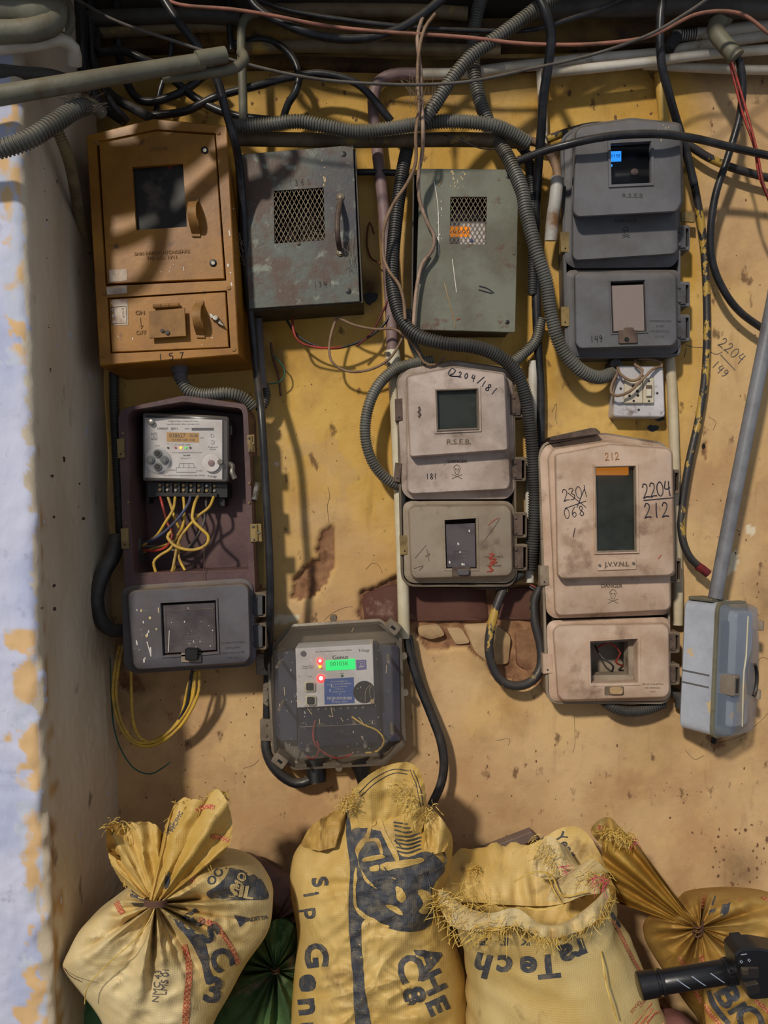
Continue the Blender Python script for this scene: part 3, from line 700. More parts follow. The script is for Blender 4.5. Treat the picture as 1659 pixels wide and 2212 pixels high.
for st in ([(960, 612), (972, 660), (982, 700), (983, 708)], [(954, 389), (948, 402)]): ink([st], 1.3, M['pale_stone'], dr, 'paint_run', 'g3')
drips(16, (970, 366, 1004, 410), 'g3', M['cream_drip'], dr, 8, 8, (.7, 1.5)); drips(10, (935, 430, 955, 520), 'g3', M['white_drip'], dr, 9, 10, (.6, 1.5))
T = thing('electricity_meter', 'small meter with orange digit display behind the mesh of the green-grey cabinet', 'electricity meter', P(990, 540, .02))
build(MB().slab(rpoly(rect(930, 474, 1052, 620), 8), .004, .035, 4), 'housing', M['label_white'], T, bvh='m3'); build(MB().slab(rect(935, 456, 1046, 472), .004, .04, 2), 'top_cover', M['smc_grey'], T)
build(MB().slab(rect(962, 489, 1015, 511), .035, .0365, .3), 'display', G['amber'], T, label='orange digit display', bvh='m3d'); build(MB().cyl(1018, 519, 4, .035, .037), 'blue_button', M['label_blue'], T)
for i in range(5): word('0', 972+i*10, 500, 10, M['print_dark'], T, 'digit', None, .038, off=0)

# ------------------------------------------------ moulded meter enclosures
def tray(T, pts, d, m, wall_=7, r=14, name='body', tabs=()):
    pts = rpoly(pts, r); mb = MB(); W = lambda q: None
    Wd = lambda q, dd: [P(x, y, dd, d) for x, y in q]
    mb.loft([Wd(offset(pts, 3), 0), Wd(offset(pts, 1.5), d-.012), Wd(offset(pts, 0), d-.010), Wd(pts, d-.001), Wd(offset(pts, 1), d), Wd(offset(pts, wall_), d), Wd(offset(pts, wall_+2), .010)], True, True)
    return build(mb, name, m, T, smooth=.6, bvh=T.name+name)
def cover(T, name, base, raised, d0_, d1, m, key, r=12, holes=None, lip=None, label=None, extra=None, parent=None, hd=.008):
    """pressed cover: base outline at d0_, face outline at d1"""
    b = rpoly(base, r); f = rpoly(raised, r*.55); f2 = offset(f, -2.2)
    mb = MB(); Q = lambda q, dd: [P(x, y, dd) for x, y in q]
    loops = [Q(b, d0_-.004), Q(b, d0_), Q(offset(b, 1.2), d0_+.001)]
    fo = offset(f, -5); mid = [((x1+x2)/2, (y1+y2)/2) for (x1, y1), (x2, y2) in zip(b, fo)]
    t_in = offset(b, 5); loops += [Q([(x*.5+x2*.5, y*.5+y2*.5) for (x, y), (x2, y2) in zip(t_in, fo)], d0_+.003)]
    h = d1-d0_
    loops += [Q(offset(f, -3.4), d0_+.25*h), Q(offset(f, -2.4), d0_+.75*h), Q(offset(f, -1.2), d1-.002), Q(offset(f, 1), d1)]
    ids = mb.loft(loops, False, not holes)
    if holes:
        hs = []
        for hq in holes:
            k = mb.loop(Q(hq, d1)); hs.append(k)
            if hd: k2 = mb.loop([P(x, y, d1-hd, d1) for x, y in hq]); mb.bridge(k, k2)
        mb.fills.append([ids[-1]]+hs)
    if extra: extra(mb)
    return build(mb, name, m, parent or T, smooth=.75, bvh=key, label=label)
def rim(parent, q, w, d, m, h=.003, name='window_frame'):
    """raised rectangular moulding round an opening"""
    mb = MB(); o = offset(q, -w); Wd = lambda p, dd: [P(x, y, dd, d) for x, y in p]
    mb.loft([Wd(o, d-.001), Wd(offset(o, .6), d+h), Wd(offset(q, -1), d+h), Wd(q, d-.004)], False, False)
    return build(mb, name, m, parent, smooth=.5)
def hinge(T, x0, y0, x1, y1, d, mf, mh, n=2):
    """flange tab on the body with a riveted hinge leaf"""
    q = rpoly([(x0-16, y0), (x1, y0), (x1, y1), (x0-16, y1)], 5); mb = MB(); mb.slab(q, .02, d, 1.5, hole=[rpoly(rect(x1-10, y0+7, x1-3, y1-7), 2)])
    f = build(mb, 'hinge_flange', mf, T, smooth=.5)
    g = build(MB().slab(rpoly(rect(x0-14, y0+5, x1-9, y1-5), 2), d, d+.004, .8), 'hinge', mh, T, smooth=.4)
    for k in range(n):
        yy = y0+12+(y1-y0-24)*k/max(1, n-1); bolt(g, x0-4, yy, 3.6, d+.004, mh, name='rivet')
def latch(T, q, d, m):
    g = build(MB().slab(q, d-.02, d, .8), 'latch_plate', m, T, smooth=.4)
    xs_ = sum(p[0] for p in q)/4; ys_ = max(p[1] for p in q)-9; build(MB().cyl(xs_, ys_, 1.8, d, d+.0008, 8), 'screw_hole', M['black'], g)
def skull(cx, cy, h, m, parent, key):
    s = h/30; st = [[(cx+s*x, cy+s*y) for x, y in p] for p in ([(-5, -2), (-7, -8), (-4, -13), (0, -15), (4, -13), (7, -8), (5, -2), (4, 1), (3, 5), (-3, 5), (-4, 1), (-5, -2)], [(-3.5, -7), (-1.5, -6), (-3, -4.5), (-3.5, -7)], [(3.5, -7), (1.5, -6), (3, -4.5), (3.5, -7)], [(0, -3), (0, -1)], [(-11, 6), (0, 10), (11, 15)], [(11, 6), (0, 10), (-11, 15)])]
    ink(st, .75, m, parent, 'skull_emblem', key, label='moulded skull and crossbones warning')

# grey enclosure top right
T = thing('meter_enclosure', 'grey moulded enclosure with glowing blue display in its window, above the socket', 'meter enclosure', P(1345, 774, 0, .06), 'moulded meter enclosures')
tray(T, [(1211, 296), (1246, 272), (1462, 268), (1470, 300), (1471, 770), (1222, 775)], .06, M['smc_grey'], 6, 16)
up = [(1240, 284), (1254, 270), (1365, 254), (1468, 265), (1474, 277), (1476, 440), (1464, 462), (1246, 474), (1233, 460)]
wq = [(1319, 312), (1405, 307), (1405, 395), (1321, 399)]
lowb = [(1219, 300), (1250, 276), (1464, 272), (1467, 300), (1466, 560), (1452, 577), (1240, 580), (1220, 566)]
lowf = [(1240, 300), (1256, 284), (1452, 282), (1460, 296), (1462, 540), (1455, 548), (1246, 562), (1238, 555)]
cv = cover(T, 'upper_cover', lowb, lowf, .063, .095, M['smc_grey'], 'e4a', 10, [rpoly([(1262, 290), (1450, 286), (1452, 430), (1258, 440)], 5)], hd=0, label='stepped upper cover with window')
cv2 = cover(T, 'bulge', [(x, y) for x, y in up], offset(up, 6), .090, .135, M['smc_grey'], 'e4b', 10, [wq], label='raised meter housing of the cover', parent=cv)
rim(cv, wq, 7, .135, M['smc_grey']); build(MB().slab(offset(wq, -2), .127, .129, .3), 'window_pane', mat('clear_thin', (20, 22, 26), .1, alpha=.18, bump=0), cv)
lb = [(1222, 590), (1232, 583), (1460, 583), (1470, 592), (1469, 750), (1455, 765), (1240, 770), (1228, 756)]
lf_ = [(1243, 597), (1252, 590), (1448, 590), (1458, 598), (1460, 735), (1452, 746), (1254, 752), (1245, 742)]
wl = [(1319, 609), (1392, 606), (1396, 716), (1323, 719)]
lc = cover(T, 'lower_cover', lb, lf_, .063, .098, M['smc_grey'], 'e4c', 10, [wl], label='lower cover with hinged flap'); rim(lc, wl, 4, .098, M['smc_grey'], .002)
build(MB().slab(offset([(1321, 616), (1391, 613), (1394, 716), (1325, 717)], 1), .090, .097, 1), 'flap', mat('flap_taupe', (132, 118, 112), .5, dust=.3), lc, label='brownish flap over the breaker'); build(MB().slab(rpoly([(1337, 713), (1348, 713), (1350, 707), (1368, 707), (1370, 713), (1377, 713), (1378, 741), (1337, 742)], 2), .098, .102, 1), 'lock_tab', M['hinge_brown'], lc)
build(MB().cyl(1354, 733, 5, .10, .1035, 14), 'lock_hole', M['black'], lc)
for y0, y1 in ((486, 540), (608, 662), (679, 737)): hinge(T, 1472, y0, 1491, y1, .062, M['smc_grey'], M['hinge_grey'])
latch(T, [(1210, 500), (1230, 501), (1232, 545), (1212, 544)], .066, M['brass']); latch(T, [(1212, 662), (1230, 663), (1230, 705), (1212, 704)], .066, M['brass'])
ink(hand('149', 1288, 732, 14, -3, .6, .75), .8, M['ink'], lc, 'handwritten_number', 'e4c', label='handwritten number in the lower left corner')
for i, s_ in enumerate(('TAMPERPROOF BOX', 'IS 13703', 'MFG ELECTRICALS', 'CL 2  2011')): word(s_, 1426, 694+i*11, 4, M['hinge_grey'], lc, 'moulded_text', 'e4c', sx=.9)
word('R.S.E.B', 1366, 423, 9, M['hinge_grey'], cv, 'moulded_text', 'e4b', sx=1.3); word('DANGER', 1352, 478, 7, M['hinge_grey'], cv, 'moulded_text', 'e4a', sx=1.2); skull(1352, 502, 24, M['hinge_grey'], cv, 'e4a')
drips(10, (1420, 268, 1460, 300), 'e4b', M['cream_drip'], cv, 11, 14, (.5, 1.2))
build(MB().slab([(1472, 457), (1501, 458), (1501, 480), (1472, 478)], .03, .034, .5), 'wall_clip', M['brass'], T)
build(MB().cyl(1331, 787, 14, .0, .04, 14), 'gland', M['conduit_dark'], T)
T = thing('electricity_meter', 'meter with bright blue backlit display behind the window of the grey enclosure', 'electricity meter', P(1360, 430, .06))
build(MB().slab(rpoly(rect(1300, 300, 1425, 430), 8), .012, .085, 4), 'housing', M['meter_black'], T, bvh='m4')
build(MB().slab([(1315, 327), (1342, 326), (1342, 348), (1315, 349)], .086, .0875, .3), 'display', G['blue'], T, label='glowing blue display'); word('0158', 1330, 337, 7, M['label_blue'], T, 'digit', None, .0885)
build(MB().cyl(1370, 337, 12, .085, .090, 18, 9), 'button', M['box_bluedark'], T); build(MB().cyl(1371, 371, 8, .085, .088, 14), 'button', M['pipe_mauve'], T)
build(MB().cyl(1321, 357, 2.5, .085, .088, 10), 'pilot_light', G['blue'], T)
build(lay(polyfill(rect(1322, 375, 1360, 394)), 'm4', L=60), 'label', M['hinge_grey'], T, smooth=0)

# whitish enclosure in the middle
T = thing('meter_enclosure', 'dirty off-white moulded enclosure with small square window, under the green-grey cabinet', 'meter enclosure', P(990, 1266, 0, .06), 'moulded meter enclosures')
tray(T, [(856, 815), (876, 795), (980, 777), (1090, 793), (1112, 815), (1118, 1245), (1104, 1268), (884, 1268), (866, 1250)], .06, M['smc_rim'], 5, 14)
lowb = [(858, 822), (880, 797), (980, 780), (1090, 796), (1107, 814), (1112, 1060), (1096, 1078), (886, 1079), (868, 1062)]
lowf = [(880, 830), (890, 812), (980, 800), (1082, 808), (1092, 820), (1100, 1046), (1094, 1056), (890, 1066), (882, 1058)]
wq = [(944, 845), (1029, 842), (1031, 924), (947, 928)]
cv = cover(T, 'upper_cover', lowb, lowf, .063, .090, M['smc_white'], 'e5a', 12, [rpoly([(900, 830), (1080, 826), (1084, 950), (900, 960)], 5)], hd=0, label='stepped off-white upper cover with window')
up = [(877, 812), (980, 791), (1092, 806), (1099, 975), (884, 990)]
cover(T, 'bulge', offset(up, -1), offset(up, 4), .086, .118, M['smc_white'], 'e5b', 10, [wq], label='raised meter housing of the cover', parent=cv)
rim(cv, wq, 9, .118, M['smc_white']); rim(cv, offset(wq, 0), 4, .1215, M['smc_rim'], .002); build(MB().slab(offset(wq, -1), .110, .112, .3), 'window_pane', M['dark_lens'], cv, label='dark dusty window pane')
lb = [(870, 1092), (882, 1082), (1098, 1082), (1111, 1096), (1114, 1244), (1100, 1259), (888, 1260), (873, 1246)]
lf_ = [(885, 1102), (894, 1095), (1092, 1093), (1102, 1103), (1105, 1232), (1098, 1242), (897, 1248), (890, 1240)]
wl = [(961, 1124), (1028, 1120), (1030, 1228), (964, 1228)]
lc = cover(T, 'lower_cover', lb, lf_, .063, .090, M['smc_drab'], 'e5c', 12, [wl], label='drab lower cover with clear flap'); rim(lc, wl, 5, .090, M['smc_drab'], .002)
fl = build(MB().slab([(963, 1133), (1026, 1130), (1028, 1226), (966, 1226)], .082, .088, 1), 'flap', M['dusty_lens'], lc, label='clear dusty flap', bvh='e5f'); build(MB().slab(rpoly(rect(977, 1225, 1016, 1246), 3), .090, .094, 1), 'lock_recess', M['hinge_brown'], lc); build(MB().slab(rpoly(rect(988, 1229, 1014, 1243), 6), .094, .099, 1.5), 'lock_knob', M['smc_bluegrey'], lc)
word('TAMPER PROOF', 996, 1197, 3, M['smc_grey'], fl, 'moulded_text', 'e5f'); ink([rpoly(rect(980, 1190, 1013, 1204), 3, 2)+[(980, 1194)]], .5, M['smc_grey'], fl, 'moulded_border', 'e5f', smooth=False)
drips(8, (966, 1140, 1024, 1220), 'e5f', M['label_blue'], fl, 12, 5, (1, 2.5)) if False else drips(8, (966, 1140, 1024, 1220), 'e5f', M['white_drip'], fl, 12, 8, (.8, 2))
for y0, y1 in ((846, 902), (987, 1040), (1106, 1162), (1175, 1233)): hinge(T, 1114+(y0-846)*.015, y0, 1134+(y0-846)*.018, y1, .062, M['smc_rim'], M['hinge_brown'])
latch(T, [(853, 862), (869, 860), (870, 908), (854, 910)], .067, M['hinge_brown']); latch(T, [(854, 999), (868, 1001), (864, 1042), (850, 1040)], .067, M['hinge_brown']); latch(T, [(863, 1157), (883, 1156), (884, 1198), (865, 1199)], .067, M['brass'])
word('R.S.E.B.', 991, 955, 11, M['smc_rim'], cv, 'moulded_text', 'e5b', sx=1.15, b=.8); word('DANGER', 988, 997, 6.5, M['smc_rim'], cv, 'moulded_text', 'e5a', sx=1.15, b=.6); skull(987, 1019, 30, M['smc_rim'], cv, 'e5a')
ink([[(972, 812), (968, 806), (976, 796), (984, 800), (978, 808), (970, 811), (980, 813), (990, 813)]]+hand('2', 994, 809, 12, 8)+hand('0', 1007, 812, 11, 12)+hand('4', 1022, 816, 14, 15)+[[(1046, 814), (1030, 828)]]+hand('1', 1045, 829, 14, 30)+hand('8', 1055, 837, 16, 35)+hand('1', 1068, 845, 17, 40), 1.15, M['ink'], cv, 'handwritten_number', 'e5b', label='navy number slanting down from the top right')
ink(hand('181', 932, 1029, 12, -2, .6, .8), .9, M['ink'], cv, 'handwritten_number', 'e5a', label='small black number on the lower step')
ink([[(903, 880), (908, 884), (903, 890), (909, 896), (903, 900)], [(906, 878), (906, 902)]], 1.8, M['hinge_brown'], cv, 'scribbled_out_mark', 'e5b')
word('RSEB PROPERTY', 1067, 1203, 4, M['hinge_brown'], lc, 'moulded_text', 'e5c'); word('MFD 09/2003', 1067, 1222, 4, M['hinge_brown'], lc, 'moulded_text', 'e5c')
ink([[(1056, 1196), (1068, 1198), (1056, 1206), (1072, 1208), (1058, 1216), (1074, 1214), (1056, 1224), (1066, 1232), (1052, 1235)], [(1062, 1194), (1060, 1236)]], 1.4, M['red_paint'], lc, 'red_scribble', 'e5c'); ink([[(1078, 1118), (1064, 1126), (1055, 1135)]], .8, M['red_paint'], lc, 'red_scratch', 'e5c')
for st in ([(1080, 1120), (1068, 1138), (1046, 1168)], [(896, 1206), (920, 1178)], [(922, 1186), (927, 1212)], [(894, 1228), (914, 1222), (906, 1232)]): ink([st], .6, M['hinge_brown'], lc, 'scratch', 'e5c')
T = thing('electricity_meter', 'shadowy meter behind the dark window of the off-white enclosure', 'electricity meter', P(990, 960, .04))
build(MB().slab(rpoly(rect(925, 835, 1050, 965), 8), .012, .075, 4), 'housing', M['meter_black'], T); build(MB().slab(rect(940, 850, 1035, 880), .075, .077, .5), 'display', M['smc_grey'], T)
T = thing('circuit_breaker', 'breaker behind the clear flap of the off-white enclosure', 'circuit breaker', P(996, 1215, .03))
build(MB().slab(rpoly(rect(975, 1135, 1018, 1215), 3), .012, .060, 2), 'body', M['smc_maroon'], T); build(MB().slab(rect(986, 1160, 1007, 1175), .06, .07, 1), 'toggle', M['smc_rim'], T)

# pinkish enclosure right
T = thing('meter_enclosure', 'pinkish-beige moulded enclosure with tall window and big black numbers, right of centre', 'meter enclosure', P(1318, 1520, 0, .07), 'moulded meter enclosures')
tray(T, [(1163, 980), (1175, 955), (1304, 934), (1432, 955), (1444, 972), (1450, 1505), (1436, 1521), (1196, 1521), (1180, 1505)], .07, M['smc_drab'], 5, 12)
lowb = [(1166, 985), (1178, 962), (1304, 938), (1430, 960), (1446, 980), (1450, 1312), (1440, 1328), (1196, 1336), (1180, 1322)]
lowf = [(1186, 990), (1196, 972), (1304, 956), (1424, 970), (1440, 984), (1446, 1308), (1440, 1316), (1208, 1328), (1201, 1320)]
wq = [(1287, 1010), (1371, 1008), (1373, 1188), (1290, 1190)]
cv = cover(T, 'upper_cover', lowb, lowf, .073, .103, M['smc_pink'], 'e6a', 10, [rpoly([(1215, 985), (1420, 985), (1425, 1220), (1225, 1228)], 5)], hd=0, label='pinkish stepped upper cover with tall window')
up = [(1190, 980), (1316, 955), (1444, 966), (1453, 975), (1459, 1238), (1450, 1246), (1212, 1253), (1200, 1245)]
upf = [(1202, 984), (1316, 962), (1442, 971), (1449, 979), (1454, 1234), (1446, 1241), (1214, 1248), (1206, 1241)]
cover(T, 'bulge', up, upf, .099, .135, M['smc_pink'], 'e6b', 8, [wq], label='raised meter housing of the cover', parent=cv)
rim(cv, wq, 7, .135, M['smc_pink'], .004); rim(cv, wq, 3, .139, M['smc_drab'], .0015); build(MB().slab(offset(wq, -1), .126, .128, .3), 'window_pane', M['dark_lens'], cv, label='tall smudged dark window pane')
lb = [(1181, 1350), (1192, 1340), (1438, 1333), (1448, 1345), (1448, 1500), (1436, 1514), (1198, 1516), (1186, 1504)]
lf_ = [(1197, 1362), (1206, 1353), (1432, 1349), (1442, 1358), (1444, 1494), (1436, 1504), (1216, 1511), (1207, 1502)]
wl = [(1275, 1386), (1377, 1380), (1378, 1474), (1277, 1476)]
lc = cover(T, 'lower_cover', lb, lf_, .073, .103, M['smc_pink'], 'e6c', 10, [wl], hd=.03, label='pinkish lower cover with open square hatch'); rim(lc, wl, 6, .103, M['smc_pink'], .002)
mb = MB(); iq = offset(wl, 10); W = lambda q, d: [P(x, y, d, .103) for x, y in q]
mb.loft([W(wl, .074), W(offset(wl, 3), .073), W(iq, .072), W(offset(iq, 2), .045)], False, False); build(mb, 'hatch_liner', M['smc_drab'], lc)
build(MB().slab(rpoly(rect(1306, 1483, 1348, 1502), 3), .103, .1045, .6), 'lock_recess', M['smc_rim'], lc); build(MB().slab(rpoly(rect(1318, 1485, 1347, 1501), 7), .1045, .111, 2), 'lock_knob', M['pale_stone'], lc)
hinge(T, 1452, 1014, 1468, 1067, .072, M['smc_rim'], M['hinge_brown']); hinge(T, 1454, 1205, 1472, 1259, .072, M['smc_rim'], M['hinge_brown']); hinge(T, 1452, 1365, 1469, 1411, .072, M['smc_rim'], M['hinge_brown']); hinge(T, 1452, 1434, 1469, 1480, .072, M['smc_rim'], M['hinge_brown'])
latch(T, [(1166, 1222), (1185, 1222), (1187, 1264), (1167, 1266)], .077, M['smc_drab']); latch(T, [(1173, 1413), (1192, 1413), (1194, 1454), (1174, 1456)], .077, M['smc_pink'])
pl_ = build(MB().slab(rpoly([(1290, 1208), (1374, 1205), (1375, 1230), (1291, 1233)], 2), .135, .138, 1), 'name_plate', M['smc_pink'], cv, bvh='e6p')
word('J.V.V.N.L', 1332, 1219, 10, M['smc_rim'], pl_, 'moulded_text', 'e6p', ang=-1.5, b=1, off=.0015); bolt(pl_, 1296, 1221, 3, .138, name='screw'); bolt(pl_, 1369, 1217, 3, .138, name='screw')
word('DANGER', 1321, 1266, 8, M['smc_rim'], cv, 'moulded_text', 'e6a', b=.8); skull(1324, 1288, 30, M['smc_rim'], cv, 'e6a')
ink(hand('2204', 1418, 1057, 31, -8, .5, .56), 1.35, M['ink'], cv, 'handwritten_number', 'e6b', label='large black number right of the window'); ink([[(1390, 1081), (1420, 1078), (1454, 1075)]]+hand('212', 1418, 1102, 32, -3, .5, .66), 1.35, M['ink'], cv, 'handwritten_number', 'e6b', label='large black lower number under a line')
ink(hand('2301', 1243, 1065, 26, -12, .55, .62)+[[(1220, 1098), (1266, 1082)], [(1226, 1064), (1266, 1096)], [(1262, 1056), (1246, 1096)]]+hand('068', 1240, 1106, 22, -10, .55, .8)+[[(1238, 1160), (1242, 1140)]], .9, M['ink'], cv, 'handwritten_number', 'e6b', label='crossed-out thin number left of the window')
ink(hand('212', 1322, 986, 16, -4, .6, .75), .9, M['ink_rust'], cv, 'handwritten_number', 'e6b', label='faint rust-coloured number above the window'); ink([[(1422, 1207), (1428, 1199)]], 1, M['red_paint'], cv, 'red_mark', 'e6b')
for i, s_ in enumerate(('SERVICE CONNECTION', 'SMC METER BOX', '1/2011')): word(s_, 1410, 1478+i*8, 3.4, M['smc_rim'], lc, 'moulded_text', 'e6c', sx=.9)
T = thing('electricity_meter', 'amber-lit meter behind the tall window of the pinkish enclosure', 'electricity meter', P(1330, 1200, .05))
build(MB().slab(rpoly(rect(1262, 990, 1396, 1200), 8), .012, .085, 4), 'housing', M['smc_grey'], T); build(MB().slab(rect(1268, 1110, 1392, 1198), .085, .092, 2), 'terminal_cover', M['meter_black'], T)
build(MB().slab(rect(1290, 1008, 1358, 1026), .085, .100, .4), 'display', G['amber2'], T, label='amber lit display strip'); build(MB().cyl(1303, 1019, 6, .088, .0895), 'amber_lamp', G['orange'], T) if False else None
o = build(MB().slab(rpoly([(1186, 944), (1278, 924), (1288, 925), (1298, 934), (1292, 938), (1190, 952)], 2), .0, .10, 1), 'metal_strap', M['hinge_brown'], None, 'bent brown metal rain strip on top of the pinkish enclosure', 'metal strip')
# wires inside the hatch
for i, pts in enumerate(([(1290, 1400, .05), (1315, 1388, .06), (1340, 1410, .06), (1330, 1430, .05), (1350, 1440, .03)],)):
    cable('hatch_wire', 'red wire inside the open hatch of the pinkish enclosure', 'wire', pts, 2, M['cable_red'])
cable('hatch_wire', 'thin black wire curling inside the open hatch of the pinkish enclosure', 'wire', [(1285, 1395, .03), (1300, 1420, .06), (1325, 1440, .06), (1310, 1465, .03)], 2, M['cable_black'])
# ------------------------------------------------ open three-phase meter box on the left
T = thing('meter_enclosure', 'open maroon-lined meter box with its upper door gone and a grey lower cover, left', 'meter enclosure', P(410, 1440, 0, .12), 'moulded meter enclosures')
out_ = rpoly([(254, 900), (262, 882), (397, 853), (530, 872), (537, 890), (552, 1262), (552, 1430), (290, 1450), (272, 1440), (268, 1262)], 12)
inn_ = rpoly([(276, 898), (284, 886), (397, 867), (520, 882), (525, 894), (537, 1236), (400, 1240), (296, 1244), (290, 1236), (280, 1100)], 8)
mb = MB(); BDp = .115; W = lambda q, dd: [P(x, y, dd, BDp) for x, y in q]
a = mb.loft([W(offset(out_, 4), 0), W(offset(out_, 1), BDp-.012), W(out_, BDp-.003), W(offset(out_, 1.5), BDp)], True, False)
k = mb.loop(W(inn_, BDp)); k2 = mb.loop(W(offset(inn_, 1), BDp-.006)); k3 = mb.loop(W(offset(inn_, 3), .010)); mb.bridge(k, k2); mb.bridge(k2, k3); mb.f.append(tuple(k3)); mb.fills.append([a[-1], k])
body = build(mb, 'body', M['smc_maroon'], T, smooth=.6, bvh='ob')
build(MB().slab([(290, 1238), (538, 1230), (541, 1262), (286, 1270)], .01, .112, 2), 'dividing_shelf', M['smc_maroon'], T)
lb = [(262, 1275), (280, 1265), (528, 1249), (546, 1262), (553, 1428), (536, 1440), (288, 1455), (268, 1440)]
lf_ = [(277, 1285), (288, 1277), (526, 1263), (536, 1272), (540, 1418), (530, 1430), (300, 1445), (290, 1436)]
wl = [(348, 1303), (466, 1297), (470, 1408), (353, 1416)]
lc = cover(T, 'lower_cover', lb, lf_, .118, .150, M['smc_bluegrey'], 'e1c', 12, [wl], label='dusty blue-grey lower cover with smoked window'); rim(lc, wl, 5, .150, M['smc_bluegrey'], .003)
wp = build(MB().slab([(352, 1308), (464, 1302), (467, 1404), (356, 1412)], .142, .1475, 1), 'window_pane', M['dusty_lens'], lc, bvh='e1w', label='smoked dusty window'); ink([[(358, 1320), (460, 1314), (462, 1388), (361, 1394), (358, 1320)]], .7, M['smc_rim'], wp, 'moulded_border', 'e1w', smooth=False)
ink([[(393, 1376), (429, 1374), (429, 1382), (393, 1385), (393, 1376)]], .6, M['smc_grey'], wp, 'moulded_border', 'e1w', smooth=False); word('MCB COVER', 411, 1380, 3, M['smc_grey'], wp, 'moulded_text', 'e1w')
build(MB().slab(rpoly(rect(391, 1410, 434, 1431), 2), .150, .153, .8), 'lock_recess', M['smc_drab'], lc); build(MB().slab(rpoly(rect(399, 1401, 427, 1427), 4), .153, .166, 2), 'lock', M['black'], lc, label='black push lock')
drips(13, (285, 1295, 345, 1425), 'e1c', M['white_drip'], lc, 21, 14, (.6, 2)); drips(6, (285, 1300, 345, 1400), 'e1c', M['cream_drip'], lc, 22, 8, (1.5, 3)); drips(12, (360, 1310, 462, 1400), 'e1w', M['white_drip'], wp, 23, 12, (.5, 1.3))
ink([[(318, 1386), (327, 1418)]], 1.4, M['white_drip'], lc, 'paint_run', 'e1c'); ink([[(366, 1362), (364, 1408)]], 1, M['white_drip'], wp, 'paint_run', 'e1w')
for i, s_ in enumerate(('DISTRIBUTION BOX', 'RVPN JAIPUR', 'THREE PHASE METER', 'TND 1999')): word(s_, 503, 1388+i*11, 4, M['hinge_grey'], lc, 'moulded_text', 'e1c', ang=-3)
for y0, y1 in ((1280, 1334), (1346, 1404)): hinge(T, 556, y0, 576, y1, .116, M['smc_rim'], M['hinge_grey'])
latch(T, [(252, 948), (267, 946), (269, 989), (254, 990)], .121, M['brass']); latch(T, [(260, 1142), (276, 1140), (278, 1185), (262, 1186)], .121, M['brass'])
bs = build(MB().slab([(545, 985), (565, 985), (572, 1262), (556, 1262)], .06, .064, .5), 'backing_strip', mat('olive_paint', (150, 124, 62), .6, (118, 98, 56), 12, dust=.3), T, label='olive painted metal strip')
for (q) in ([(533, 940), (549, 938), (550, 977), (535, 978)], [(540, 1132), (564, 1131), (566, 1170), (541, 1171)]):
    g = build(MB().slab(q, .116, .120, .8), 'hinge', M['brass'], T)
    for (u, v) in ((.25, .15), (.25, .85), (.75, .5)): bolt(g, *bil(q, u, v), 2.6, .120, name='screw')
    mb = MB().tube([P((q[0][0]+q[1][0])/2+2, q[0][1]+2, .121), P((q[3][0]+q[2][0])/2+2, q[3][1]-2, .121)], .0028, 8); build(mb, 'hinge_pin', M['brass'], g)
for (x, y) in ((265, 936), (277, 1085), (272, 1130), (538, 1086), (538, 1044)): bolt(T, x, y, 2.6, .115, M['brass'], name='rivet')
ink([[(300, 888), (380, 872)], [(420, 872), (500, 884)]], .6, M['black'], T, 'seam', 'ob')
# gland nut inside, loose metal tag
mb = MB(); c = P(303, 1188, .06)
mb.loft([[(c.x+dx, c.y+.026*math.cos(a_*math.pi/3), c.z+.029*math.sin(a_*math.pi/3)) for a_ in range(6)] for dx in (-.018, .006)]); build(mb, 'gland_nut', M['conduit_dark'], T, smooth=.3)
build(MB().tube([P(556, 1044, .10), P(549, 1081, .115)], .006, 10), 'metal_ferrule', M['steel'], T, label='short loose metal ferrule on the rim')

# three-phase meter
T = thing('electricity_meter', 'white-faced three-phase meter with tan digit display inside the open maroon box', 'electricity meter', P(400, 1073, .02))
md = .085
q = rpoly([(308, 891), (493, 899), (492, 1041), (308, 1038)], 6)
build(MB().slab(offset(q, 3), .012, md-.026, 1), 'back_case', M['meter_black'], T)
fp = build(MB().slab([(312, 902), (480, 907), (480, 1036), (312, 1032)], md-.026, md-.006, .6), 'face_plate', M['label_white'], T, bvh='mf', label='white printed face plate')
mb = MB(); Wd = lambda p, dd: [P(x, y, dd, md) for x, y in p]
mb.loft([Wd(q, md-.03), Wd(q, md-.004), Wd(offset(q, 2), md-.001), Wd(offset(q, 4), md)], False, True)
build(mb, 'clear_cover', mat('meter_glass', (176, 172, 172), .15, alpha=.14, bump=0), T, smooth=.5, label='clear plastic cover')
mb = MB(); mb.loft([Wd(offset(q, -.5), md-.03), Wd(offset(q, -.5), md-.004), Wd(offset(q, 3), md+.0005), Wd(offset(q, 4.5), md-.002)], False, False); build(mb, 'cover_edge', mat('cover_edge', (140, 134, 130), .3, alpha=.6, dust=.8, bump=0), T, smooth=.5)
build(MB().slab([(482, 906), (491, 906), (490, 1038), (482, 1038)], md-.026, md-.012, .5), 'side_window', M['meter_black'], T)
lcd = build(MB().slab([(360, 934), (430, 935), (430, 956), (360, 954)], md-.006, md-.0055, .2), 'display', G['lcd'], fp, label='tan liquid crystal display', bvh='ml')
fx = .0004
word('038627', 383, 941, 9, M['print_dark'], fp, 'display_digits', 'ml', sx=.92, off=fx); word('02.86', 419, 941, 7, M['print_dark'], fp, 'display_digits', 'ml', sx=.8, off=fx); word('N 0.938  kWh  R:06', 396, 950.5, 5, M['print_dark'], fp, 'display_digits', 'ml', sx=.85, off=fx)
for x, m_ in ((363, M['meter_black']), (379, G['red']), (390, G['orange']), (401, G['grn']), (411, M['meter_black'])): build(MB().cyl(x, 967, 2.3, md-.006, md-.004, 10), 'pilot_light', m_ if x != 379 else M['cable_red'], fp)
